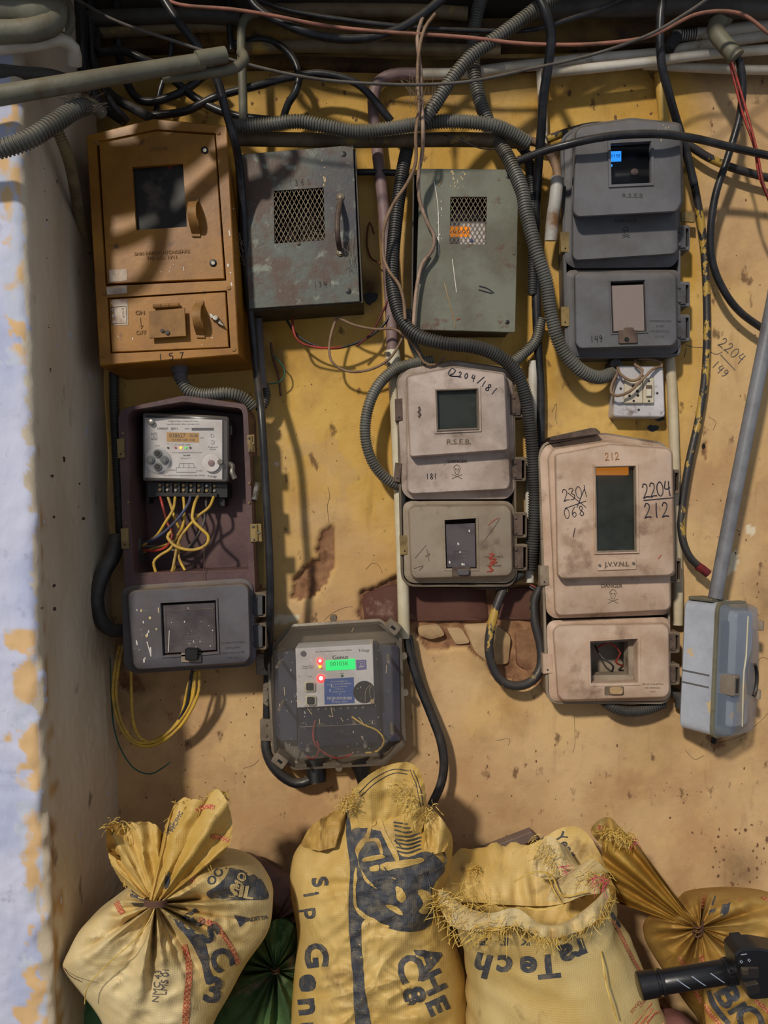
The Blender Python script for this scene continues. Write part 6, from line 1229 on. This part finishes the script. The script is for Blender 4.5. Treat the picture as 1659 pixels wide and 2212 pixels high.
mouth(T, (290, 1850), 10, .34, [(262, 1862), (234, 1840), (229, 1812), (235, 1783), (262, 1776)], .36, .035, M['sack_tan'], folds=3, amp=.006, seed=9, rag=5, label='dark curled opening of the left ear')
strands(T, [(270, 1850, .36), (330, 1850, .36)], 26, M['straw'], 1, (20, 60), dirs=(95, 12), droop=.1)
strands(T, [(375, 1740, .36), (425, 1742, .37), (470, 1712, .36)], 46, M['straw'], 2, (14, 44), droop=.4); strands(T, [(228, 1790, .37), (250, 1775, .37), (280, 1790, .37)], 34, M['straw'], 3, (8, 26)); strands(T, [(428, 1740, .38), (432, 1760, .38)], 6, M['straw'], 4, (90, 150), dirs=(92, 9), droop=.1)
strands(T, [(462, 1712, .36), (486, 1722, .36)], 34, mat('straw_bright', (220, 196, 50), .6, bump=0), 5, (8, 20))
K('sack_strand', 'long loose straw strand from the tie of the leftmost sack', 'strand', [(336, 1958, .435), (315, 2000, .435), (280, 2040, .43), (230, 2085, .42), (190, 2130, .40), (183, 2168, .38)], 1.4, M['straw'], n=5)
K('sack_strand', 'loose straw strand hanging left of the leftmost sack ear', 'strand', [(266, 1792, .37), (255, 1830, .37), (262, 1870, .36), (268, 1915, .34)], 1.3, M['straw'], n=5)
stripe(T, [(398, 2040), (408, 2090), (404, 2150), (400, 2215)], 14, SR, 's1'); stripe(T, [(430, 1985), (465, 2000), (495, 2040), (515, 2082)], 11, SR, 's1'); stripe(T, [(245, 1935), (255, 1955), (265, 1975)], 12, SR, 's1'); stripe(T, [(424, 1752), (442, 1742), (464, 1744)], 10, SR, 's1r'); stripe(T, [(455, 1806), (475, 1808), (494, 1818)], 10, SR, 's1r'); stripe(T, [(415, 1905), (420, 1880)], 10, SR, 's1')
for s_, x, y, h_, a_ in (('3', 460, 2140, 54, 10), ('C', 476, 2072, 44, 60), ('S', 452, 2018, 40, 44), ('H', 414, 1990, 40, 55)): word(s_, x, y, h_, PD_, T, 'printed_letter', 's1', ang=a_+0, sx=1.1, fat=.03, b=2, off=.0014, label='bold dark printed letter')
patch(T, [(372, 1975), (400, 1990), (440, 2030), (452, 2080), (446, 2110), (436, 2080), (410, 2030), (384, 2000)], PD_, 's1', label='dark printed band'); patch(T, [(436, 2070), (446, 2068), (456, 2100), (462, 2120), (446, 2125), (440, 2100)], PD_, 's1')
patch(T, [(500, 1868), (530, 1875), (560, 1895), (580, 1935), (560, 1944), (470, 1944), (446, 1928), (470, 1912), (490, 1890)], PD_, 's1', label='dark printed corner panel')
word('MOT', 520, 1898, 16, M['sack_pale'], T, 'printed_letter', 's1', ang=-62, b=3, off=.0024); word('SIL', 520, 1928, 30, M['sack_pale'], T, 'printed_letter', 's1', ang=8, b=4, off=.0024); word('OOT', 470, 1888, 18, PD_, T, 'printed_letter', 's1', ang=-50, b=1.5)
patch(T, [(505, 1975), (540, 1982), (518, 2002)], PD_, 's1', sm=False); word('ADITYA', 556, 1984, 9, PD_, T, 'printed_text', 's1', ang=-8, b=.8)
patch(T, [(286, 1900), (306, 1896), (322, 1935), (316, 1958), (284, 1950)], PD_, 's1'); patch(T, [(358, 1886), (368, 1886), (366, 1912), (356, 1920)], PD_, 's1r')
word('NMC 43', 340, 2130, 14, M['ink_faint'], T, 'printed_text', 's1', ang=-84, b=1); word('LMS 01', 356, 2120, 14, M['ink_faint'], T, 'printed_text', 's1', ang=-84, b=1); word('PRCFMC', 382, 1775, 9, M['ink_faint'], T, 'printed_text', 's1r', ang=-64, b=.8); word('MFG', 368, 1790, 9, M['ink_faint'], T, 'printed_text', 's1r', ang=-64, b=.8)
K('stitch_thread', 'thin reddish stitch line across the left corner of the leftmost sack', 'thread', [(138, 2090, .335), (152, 2108, .36), (178, 2122, .40)], .8, M['twine'], n=4)

# sack 2, tall, middle
T = thing('cement_sack', 'tall upright yellow sack with folded stitched top and large dark picture, under the clear box', 'sack', base_at(800, .22), 'yellow sacks along the wall')
star_sack(T, (812, 2130), [(738, 1752), (690, 1790), (645, 1828), (628, 1872), (628, 1935), (642, 2022), (634, 2120), (628, 2212), (622, 2400), (640, 2560), (760, 2620), (900, 2610), (1000, 2540), (1016, 2350), (1010, 2200), (1005, 2110), (985, 2040), (966, 1990), (958, 1940), (975, 1862), (977, 1810), (962, 1780), (940, 1752), (920, 1735), (880, 1700), (820, 1700), (770, 1712)], .20, .13, .12, .33, M['sack_tan'] if False else YS, 's2', 3, 8, amp=.0, dipw=.05, wr=.013, ysc=.42)
mouth(T, (835, 1800), 75, .27, [(752, 1745), (765, 1705), (800, 1672), (842, 1652), (878, 1647), (905, 1662), (918, 1700), (922, 1748)], .26, .022, YS, folds=2, amp=.005, seed=3, rag=3, key='s2m', label='folded stitched sack top')
mouth(T, (690, 1830), 35, .29, [(650, 1822), (668, 1790), (700, 1765), (735, 1748), (750, 1760)], .23, .02, M['sack_tan'], folds=2, amp=.005, seed=7, rag=3, label='left folded shoulder')
mouth(T, (935, 1840), 24, .28, [(915, 1800), (918, 1765), (940, 1755), (965, 1785), (974, 1815)], .24, .02, YS, folds=2, amp=.006, seed=17, rag=3, label='right folded shoulder', key='s2r')
patch(T, [(752, 1735), (760, 1738), (766, 1785), (790, 1780), (812, 1772), (800, 1790), (830, 1800), (870, 1850), (920, 1840), (950, 1858), (960, 1880), (940, 1905), (930, 1935), (938, 1968), (925, 2000), (890, 2012), (840, 2006), (800, 1985), (780, 2000), (784, 2080), (790, 2150), (802, 2225), (770, 2225), (762, 2110), (752, 1970), (756, 1880), (748, 1800)], PD_, 's2', label='large dark printed picture')
YP = YS
for q in ([(766, 1748), (800, 1752), (812, 1780), (800, 1786), (790, 1762), (770, 1760)], [(806, 1748), (814, 1746), (836, 1800), (862, 1850), (856, 1858), (828, 1806)], [(775, 1870), (800, 1905), (812, 1920), (806, 1918), (785, 1895), (772, 1850), (770, 1830), (792, 1800), (800, 1778), (804, 1786), (796, 1812), (778, 1838)],
          [(856, 1916), (868, 1920), (876, 1938), (866, 1948), (856, 1936)], [(834, 1952), (856, 1956), (870, 1972), (862, 1974), (844, 1964)], [(900, 1924), (918, 1922), (930, 1936), (920, 1972), (902, 1968), (912, 1950)], [(766, 1882), (772, 1884), (768, 1950), (790, 1975), (840, 2000), (832, 2006), (784, 1984), (762, 1952)],
          [(785, 1812), (818, 1812), (828, 1842), (822, 1844), (812, 1820), (788, 1820)], [(786, 1852), (826, 1846), (828, 1852), (788, 1860)], [(828, 1866), (905, 1852), (908, 1862), (835, 1880)], [(800, 1874), (818, 1870), (818, 1878), (802, 1884)]):
    patch(T, q, YP, 's2', name='printed_highlight', off=.0026)
ink([[(850+i, 1776+i*9), (880, 1780+i*9), (908, 1772+i*9)] for i in range(8)]+[[(852, 1815), (900, 1860)], [(930, 1790), (946, 1772), (958, 1800), (940, 1830)], [(925, 1850), (950, 1835), (962, 1860), (940, 1880)], [(918, 1880), (926, 1910), (930, 1950)], [(822, 1858), (850, 1905)]], 1.6, PD_, T, 'printed_lines', 's2', off=.002)
ink([[(776, 1712), (810, 1680), (850, 1662), (885, 1665)], [(780, 1720), (815, 1688), (852, 1670), (880, 1672)], [(886, 1662), (900, 1700), (908, 1742)], [(893, 1664), (907, 1700), (914, 1740)]], .9, M['print_dark'], T, 'stitching', 's2m')
for s_, x, y, h_ in (('G', 682, 2064, 46), ('e', 670, 2122, 46), ('n', 668, 2174, 46), ('u', 666, 2226, 46)): word(s_, x, y, h_, PD_, T, 'printed_letter', 's2', ang=84, sx=1.2, fat=.03, b=2, off=.0014, label='bold dark printed letter')
for s_, x, y in (('S', 690, 1905), ('i', 672, 1932), ('p', 674, 1972)): word(s_, x, y, 32, PD_, T, 'printed_letter', 's2', ang=80, sx=1.2, b=4, off=.0014)
for s_, x, y, h_, a_ in (('A', 926, 2072, 48, 70), ('C', 884, 2092, 52, 78), ('H', 934, 2122, 42, 66), ('8', 892, 2150, 44, 74), ('E', 942, 2172, 42, 66)): word(s_, x, y, h_, PD_, T, 'printed_letter', 's2', ang=a_, sx=1.2, fat=.03, b=2, off=.0014)
strands(T, [(845, 1690, .31), (880, 1720, .31), (890, 1760, .31)], 80, M['straw'], 11, (8, 28), spread=26); strands(T, [(735, 1748, .30), (765, 1712, .30)], 70, M['straw'], 12, (8, 22), spread=16, droop=.2); strands(T, [(916, 1768, .29), (935, 1740, .28)], 30, M['straw'], 13, (8, 22), spread=10)

# sack 3, open mouth
T = thing('cement_sack', 'open yellow sack with torn frayed mouth and upside-down dark letters, right of the tall one', 'sack', base_at(1190, .25), 'yellow sacks along the wall')
def ring(cx, cy, rx, ry, d, tilt=0, n=96, wav=0, seed=0, squash=None):
    c = P(cx, cy, d); s = (D-d)/D/1000; out = []
    for i in range(n):
        a = 2*math.pi*i/n; ca, sa = math.cos(a), math.sin(a)
        w_ = wav*noise.noise(Vector((ca*2.2+seed, sa*2.2, seed))); w2 = wav*noise.noise(Vector((ca*6+seed, sa*6, seed+3)))
        out.append(Vector((c.x+(rx*s+w_*.5)*ca, c.y-(ry+w_*.5)*sa, c.z+tilt*sa+ (w_+w2)*.8)))
    return out
R3 = [ring(1235, 2640, 200, .13, .25), ring(1232, 2560, 215, .15, .25, wav=.01), ring(1230, 2400, 222, .16, .25, wav=.015), ring(1226, 2250, 212, .165, .25, -.01, wav=.015, seed=1), ring(1215, 2150, 200, .165, .25, -.015, wav=.014, seed=2), ring(1190, 2060, 182, .155, .25, -.02, wav=.012, seed=3), ring(1160, 1990, 172, .145, .25, -.02, wav=.012, seed=4),
      ring(1140, 1945, 178, .15, .25, -.02, wav=.02, seed=5), ring(1132, 1915, 186, .155, .25, -.015, wav=.018, seed=6)]
def dense(Rs, k=4):
    out = []
    for a, b, c, d_ in zip([Rs[0]]+Rs[:-2], Rs[:-1], Rs[1:], Rs[2:]+[Rs[-1]]):
        for j in range(k):
            t = j/k; out.append([.5*((2*q)+(r_-p)*t+(2*p-5*q+4*r_-s_)*t*t+(3*q-p-3*r_+s_)*t**3) for p, q, r_, s_ in zip(a, b, c, d_)])
    out.append(Rs[-1])
    for j, row in enumerate(out):
        for i, v in enumerate(row):
            q = noise.noise(Vector((v.x*16, v.z*26, 3)))*.006+(1-2*abs(noise.noise(Vector((v.x*10+v.z*6, v.z*20, 8)))))*.004; c = Vector((row[0].x+row[len(row)//2].x, 0, 0))/2
            dirn = Vector((v.x-c.x, v.y+.25, 0)).normalized(); row[i] = v+dirn*q
    return out
outer = dense(R3, 6)
rimr = outer[-1]
def inset_ring(r, k, dz, cx=None):
    c = sum(r, Vector())/len(r); return [Vector((c.x+(v.x-c.x)*k, c.y+(v.y-c.y)*k, v.z+dz+.010*noise.noise(Vector((v.x*20, v.y*20, dz*9))))) for v in r]
inner = [rimr, inset_ring(rimr, .95, .0), inset_ring(rimr, .86, -.02), inset_ring(rimr, .78, -.05), inset_ring(rimr, .72, -.09), inset_ring(rimr, .5, -.12), inset_ring(rimr, .2, -.11)]
mb = MB(); mb.loft(outer, True, False); build(mb, 'sack_body', mat('sack_khaki', (208, 184, 126), .5, (188, 156, 88), 5, lo=.40, hi=.66, spots=[((126, 98, 64), 9, .61, .75)], bump=.5, bscale=300, bdist=.001, weave=90), T, smooth=1.2, bvh='s3')
mb = MB(); mb.loft(inner, False, True); build(mb, 'sack_lining', YS, T, smooth=1.2, label='shadowy inside of the sack mouth')
# turned-out flap over the front and the peaks at the back
def flap(name, rows_px, m, key=None, label=None, nu=60, am=.010, seed=0, T_=None):
    """cloth sheet through px rows of (x,y,d)"""
    R_ = []
    for r in rows_px:
        q = spline([Vector(p) for p in [(x, y, d*1000) for x, y, d in r]], 4); idx_ = np.linspace(0, len(q)-1, nu).astype(int); R_.append([q[i] for i in idx_])
    cols = [spline([R_[j][i] for j in range(len(R_))], 14) for i in range(nu)]; nv = max(8, min(40, min(len(c) for c in cols))); rows = []
    for j in range(nv):
        row = []
        for i in range(nu):
            c = cols[i]; v = c[int(j*(len(c)-1)/(nv-1))]
            row.append(P(v.x, v.y, v.z/1000+am*(noise.noise(Vector((v.x/24, v.y/60, seed)))+.6*noise.noise(Vector((v.x/12, v.y/30, seed))))))
        rows.append(row)
    back = [[v+Vector((0, .0016, 0)) for v in r] for r in rows]
    mb = MB(); mb.grid(rows); return build(mb, name, m, T_ or T, smooth=1.3, bvh=key, label=label)
flap('turned_rim', [[(952, 1920, .315), (1005, 1958, .37), (1060, 1972, .41), (1115, 1962, .42), (1168, 1995, .435), (1220, 1992, .43), (1280, 1950, .40), (1312, 1915, .345)],
                    [(948, 1925, .325), (1000, 1972, .385), (1060, 1985, .425), (1120, 1990, .44), (1175, 2000, .445), (1225, 1995, .44), (1282, 1955, .41), (1316, 1915, .35)],
                    [(945, 1948, .325), (975, 2000, .39), (1030, 2010, .43), (1110, 2000, .45), (1180, 2028, .452), (1240, 2015, .445), (1292, 1985, .415), (1318, 1935, .355)]], M['sack_pale'], 's3f', 'torn pale rim folded outwards', am=.022, seed=2)
flap('back_wall', [[(990, 1950, .21), (1030, 1950, .19), (1100, 1955, .185), (1200, 1955, .185), (1290, 1925, .21)],
                   [(952, 1915, .20), (1010, 1905, .16), (1100, 1890, .15), (1200, 1880, .15), (1312, 1890, .20)],
                   [(948, 1910, .20), (990, 1886, .15), (1060, 1858, .12), (1150, 1822, .11), (1220, 1786, .11), (1268, 1800, .12), (1316, 1880, .18)]], YS, 's3b', 'tall back side of the sack mouth', am=.014, seed=5)
flap('torn_peak', [[(1150, 1890, .24), (1190, 1900, .26), (1230, 1890, .26), (1290, 1905, .24)],
                   [(1152, 1858, .23), (1190, 1850, .25), (1222, 1854, .25), (1250, 1868, .22)],
                   [(1166, 1826, .22), (1186, 1806, .24), (1206, 1818, .24), (1228, 1834, .21)]], M['sack_pale'], 's3p', 'torn peak standing in the mouth', am=.014, seed=9)
flap('torn_peak', [[(1180, 1945, .33), (1220, 1950, .35), (1260, 1935, .35), (1295, 1930, .34)],
                   [(1200, 1905, .31), (1235, 1905, .33), (1270, 1895, .33), (1300, 1890, .32)],
                   [(1262, 1862, .28), (1275, 1855, .29), (1295, 1865, .29), (1315, 1885, .29)]], M['sack_pale'], None, 'torn right corner of the mouth', am=.012, seed=19)
rim3 = [(945, 1930, .345), (955, 1975, .37), (985, 2010, .41), (1040, 2012, .445), (1110, 2000, .46), (1180, 2030, .465), (1240, 2018, .46), (1292, 1985, .43), (1318, 1935, .37)]
S_ = M['straw']
strands(T, rim3[:5], 110, S_, 21, (14, 52), spread=24, droop=.35); strands(T, rim3[3:], 110, S_, 22, (10, 34), spread=12, dirs=(85, 40), droop=.2); strands(T, [(960, 1925, .35), (1000, 1945, .39), (1060, 1955, .41)], 60, S_, 23, (14, 50), spread=30, droop=.2)
strands(T, [(1160, 1815, .25), (1190, 1850, .27), (1200, 1890, .28)], 60, S_, 24, (8, 30), spread=26); strands(T, [(1255, 1905, .33), (1290, 1885, .33), (1312, 1900, .34)], 60, S_, 25, (8, 28), spread=20); strands(T, [(985, 1890, .15), (1030, 1872, .14)], 40, S_, 26, (8, 22), spread=8)
strands(T, [(1290, 1896, .36), (1310, 1910, .36)], 26, mat('straw_pink', (206, 84, 104), .6, bump=0), 27, (8, 22), spread=14, name='pink_strands'); strands(T, [(1215, 1880, .29), (1235, 1870, .29)], 12, bpy.data.materials['straw_pink'], 28, (8, 20), spread=12, name='pink_strands')
for i, pts in enumerate(([(1180, 1880, .30), (1200, 1930, .34), (1240, 1985, .40), (1262, 2005, .43)], [(1110, 1905, .30), (1150, 1885, .30), (1190, 1890, .32), (1215, 1935, .36), (1270, 1925, .37)], [(1135, 1960, .42), (1170, 1965, .44), (1215, 1955, .44)], [(978, 2010, .41), (990, 2045, .42), (1015, 2030, .43), (1030, 2020, .43)], [(1298, 2055, .38), (1304, 2090, .40), (1310, 2130, .41), (1322, 2170, .42), (1333, 2206, .42)])):
    cable('sack_strand', ['long straw strand crossing the open sack mouth to its front rim', 'curly straw strand looping inside the open sack mouth', 'flat straw strand lying on the turned front rim', 'looped straw strand hanging at the left of the open sack', 'straw strand running down the front of the open sack'][i], 'strand', pts, 1.8, S_, n=5)
for i, (s_, a_) in enumerate(zip('UltraTech', (-40, -33, -27, -21, -14, -6, 2, 9, 15))):
    x = (1320, 1290, 1272, 1252, 1222, 1184, 1142, 1090, 1043)[i]; y = (1990, 2018, 2032, 2044, 2056, 2078, 2082, 2080, 2076)[i]
    if i > 2: word(s_, x, y+6, 50, PD_, T, 'printed_letter', 's3', ang=180+a_, sx=1.05, fat=.03, b=2, off=.0014, label='upside-down bold dark letter')
for s_, x in (('K', 1135), ('E', 1090), ('P', 1045)): word(s_, x, 2032, 18, PD_, T, 'printed_letter', 's3', ang=184, sx=1.2, b=5)
stripe(T, [(1322, 1985), (1345, 2030), (1365, 2070), (1386, 2105)], 7, SR, 's3', label='pink checked stripe'); patch(T, [(1306, 1940), (1326, 1975), (1340, 2000), (1334, 2002), (1318, 1975)], PD_, 's3')
ink([[(1370, 2212), (1405, 2168), (1430, 2155), (1452, 2180), (1440, 2212)], [(1385, 2212), (1408, 2180), (1426, 2172), (1440, 2190), (1432, 2212)], [(1396, 2212), (1412, 2190), (1424, 2186)]], 2.2, bpy.data.materials['sack_red'], T, 'printed_emblem', 's3', smooth=False, off=.001, label='pinkish printed house-like emblem')
word('CEMENT', 1392, 2160, 7, M['red_paint'], T, 'printed_text', 's3', ang=130); word('GRADE', 1372, 2175, 7, M['red_paint'], T, 'printed_text', 's3', ang=130); word('Year', 1222, 1826, 22, PD_, T, 'printed_text', 's3b', ang=58, b=2); word('JO', 1165, 1808, 14, PD_, T, 'printed_text', 's3b', b=2)
# sack 4, tied, right edge
T = thing('cement_sack', 'tied golden-brown sack whose gathered neck points up left, at the right edge', 'sack', base_at(1590, .2), 'yellow sacks along the wall')
star_sack(T, (1512, 2005), [(1400, 1990), (1440, 1968), (1470, 1945), (1490, 1930), (1546, 1922), (1610, 1922), (1680, 1935), (1760, 1980), (1800, 2080), (1790, 2250), (1760, 2450), (1700, 2570), (1600, 2590), (1540, 2500), (1530, 2320), (1512, 2215), (1480, 2165), (1425, 2085), (1392, 2025)], .13, .13, .08, .25, M['sack_tan'], 's4', 8, 13, amp=.020, reach=.5, wr=.012)
mouth(T, (1504, 2004), 12, .25, [(1338, 1952), (1310, 1880), (1300, 1830), (1325, 1790), (1368, 1812), (1400, 1862), (1440, 1910)], .15, .03, M['sack_brown'], folds=6, amp=.014, seed=4, rag=3, nv=34, key='s4m', label='long gathered neck of the sack')
mouth(T, (1335, 1830), 30, .19, [(1286, 1812), (1276, 1792), (1296, 1770), (1318, 1766), (1340, 1788), (1366, 1815)], .20, .025, YS, folds=3, amp=.007, seed=14, rag=5, label='folded frayed top of the neck', key='s4t')
tie(T, 1508, 2004, 11, 26, .255, M['twine'], 3); strands(T, [(1290, 1800, .22), (1330, 1798, .23), (1362, 1812, .22)], 110, S_, 41, (8, 26), spread=16); strands(T, [(1360, 1812, .21), (1376, 1816, .21)], 12, bpy.data.materials['straw_pink'], 42, (8, 16), spread=8, name='pink_strands'); stripe(T, [(1290, 1785), (1302, 1788)], 8, SR, 's4t')
for q in ([(1515, 1962), (1520, 1930)], [(1596, 1945), (1612, 1932)], [(1645, 1935), (1659, 1945)], [(1462, 2060), (1478, 2085), (1488, 2108)], [(1500, 2135), (1520, 2170), (1548, 2205), (1565, 2225)], [(1630, 2160), (1655, 2180), (1672, 2195)], [(1512, 2062), (1520, 2080), (1545, 2105)]): stripe(T, q, 9, SR, 's4')
patch(T, [(1548, 1926), (1558, 1924), (1544, 1972), (1530, 1978)], PD_, 's4'); patch(T, [(1572, 1930), (1588, 1924), (1596, 1940), (1580, 1945), (1572, 1970), (1556, 1978), (1562, 1950)], PD_, 's4')
for s_, x, y, h_, a_ in (('B', 1570, 2152, 46, 60), ('I', 1590, 2178, 40, 60), ('C', 1615, 2200, 50, 60)): word(s_, x, y, h_, PD_, T, 'printed_letter', 's4', ang=a_, sx=1.2, fat=.03, b=2, off=.0014)
stripe(T, [(1530, 2140), (1545, 2175), (1575, 2212)], 12, PD_, 's4', 'printed_curve', 'dark printed curved band')
# green sack, mauve sacks and board
T = thing('sack', 'small green sack tied at the neck, squeezed between the two left yellow sacks', 'sack', base_at(570, .12))
star_sack(T, (594, 2096), [(585, 2010), (545, 2030), (505, 2100), (465, 2160), (440, 2230), (430, 2400), (470, 2500), (600, 2520), (680, 2450), (676, 2300), (664, 2180), (660, 2080), (640, 2010), (610, 1985)], .12, .08, .08, .20, M['sack_green'], 's5', 11, 23, amp=.013, reach=.6, wr=.006, N=180, Mr=44)
tie(T, 594, 2096, 8, 12, .205, M['twine'], 2); mouth(T, (594, 2094), 7, .20, [(588, 2040), (570, 2010), (600, 1985), (634, 2000), (628, 2040)], .16, .02, M['sack_green'], folds=3, amp=.006, seed=31, rag=2)
T = thing('sack', 'green sack underneath the leftmost yellow sack', 'sack', base_at(200, .2)); star_sack(T, (230, 2300), [(150, 2150), (200, 2130), (260, 2160), (330, 2240), (340, 2400), (300, 2560), (180, 2560), (120, 2420), (122, 2240)], .17, .07, .08, .24, mat('sack_palegreen', (118, 158, 108), .6, (84, 128, 84), 8, bump=.4, bscale=300, weave=90), 's6', 4, 33, N=120, Mr=30, amp=.003)
T = thing('sack', 'dusty mauve sack mound behind, against the wall between the left yellow sacks', 'sack', base_at(600, .06)); star_sack(T, (595, 1990), [(480, 1890), (520, 1842), (556, 1850), (600, 1876), (650, 1900), (690, 1950), (700, 2100), (680, 2300), (560, 2350), (470, 2250), (460, 2020)], .055, .05, .05, .09, M['sack_mauve'], 's7', 5, 43, N=120, Mr=30, amp=.004)
T = thing('sack', 'reddish mauve sack at the bottom edge between the open and right sacks', 'sack', base_at(1460, .2)); star_sack(T, (1470, 2330), [(1410, 2215), (1440, 2190), (1480, 2196), (1530, 2260), (1560, 2400), (1520, 2540), (1420, 2560), (1380, 2440), (1385, 2280)], .26, .07, .08, .32, mat('sack_rose', (140, 92, 84), .7, (110, 70, 64), 9, bump=.4), 's8', 6, 53, N=120, Mr=30, amp=.006)
build(MB().slab([(965, 1868), (1010, 1850), (1148, 1797), (1163, 1812), (1080, 1846), (992, 1886)], .02, .045, 1.5), 'board', M['board'], None, 'purplish-grey board leaning on the wall behind the open sack', 'board', bev=.001)
# ------------------------------------------------ motorcycle handlebar
T = thing('motorcycle_handlebar', 'black motorcycle handlebar grip with switch housing entering at the lower right', 'handlebar', P(1640, 2120, .60))
hb = lambda a, b, ra, rb, name, m, n=26, lab=None, rr=None: build(MB().tube([P(a, 2130-(a-1380)*.165, .60), P(a+(b-a)*.04, 2130-(a+(b-a)*.04-1380)*.165, .60), P(a+(b-a)*.96, 2130-(a+(b-a)*.96-1380)*.165, .60), P(b, 2130-(b-1380)*.165, .60)], [ra*.9*.6544/1000, ra*.6544/1000, rb*.6544/1000, rb*.9*.6544/1000], n), name, m, T, label=lab, smooth=.7)
HB = M['handle_black']
hb(1379, 1418, 28, 27.5, 'grip_end', HB, lab='smooth black end weight'); hb(1418, 1424, 24, 24, 'groove', HB); hb(1424, 1432, 27, 27, 'grip_ring', HB); hb(1430, 1578, 24.5, 25, 'grip', HB); hb(1564, 1592, 26.5, 26.5, 'knurled_collar', HB); hb(1590, 1800, 18, 18, 'bar', HB)
k_ = .6544/1000
for i in range(22):                     # knurls
    a = i/22*2*math.pi
    if math.sin(a+1.2) > -1: 
        mb = MB(); c0_, c1_ = P(1566, 2130-186*.165, .60), P(1590, 2130-210*.165, .60); off_ = Vector((0, math.cos(a)*26.8*k_, math.sin(a)*26.8*k_)); mb.tube([c0_+off_, c1_+off_], .0011, 4); build(mb, 'knurl', HB, T)
for x0 in (1452, 1486, 1526):
    for dx, w_ in ((0, 1),):
        mb = MB(); q = []
        for i in range(12):
            t = i/11; x = x0+t*30; cyy = 2130-(x-1380)*.165; a = math.radians(38-t*58); c = P(x, cyy, .60); q.append(c+Vector((0, -math.cos(a)*24.9*k_, math.sin(a)*24.9*k_)))
        mb.tube(q, [.0002]+[.0009]*10+[.0002], 5); build(mb, 'grip_groove', M['handle_groove'], T, label='pale diagonal groove')
hs_ = [(1588, 2062), (1600, 2052), (1640, 2050), (1700, 2060), (1720, 2150), (1650, 2160), (1622, 2162), (1608, 2130), (1596, 2115)]
sh = build(MB().slab(rpoly(hs_, 8), .612, .650, 3), 'switch_housing', HB, T, smooth=.5, bvh='hb'); build(MB().slab(rpoly([(1594, 2040), (1618, 2037), (1622, 2058), (1596, 2062)], 3), .60, .63, 2), 'brake_lever_clamp', HB, T)
build(MB().slab(rpoly(rect(1602, 2091, 1640, 2114), 3), .650, .653, 1), 'switch_plate', M['meter_black'], sh); build(MB().slab(rpoly(rect(1604, 2094, 1618, 2108), 2), .653, .659, 1.5), 'turn_signal_switch', M['dark_steel'], sh); build(MB().slab(rpoly([(1610, 2130), (1640, 2124), (1645, 2146), (1620, 2152)], 3), .650, .658, 1.5), 'horn_button', M['meter_black'], sh)
ink([[(1600, 2062), (1613, 2060)], [(1598, 2077), (1601, 2074), (1604, 2077), (1601, 2080), (1598, 2077)], [(1615, 2074), (1618, 2071), (1621, 2074), (1618, 2077), (1615, 2074)]], .7, M['handle_groove'], sh, 'switch_symbols', 'hb', smooth=False)
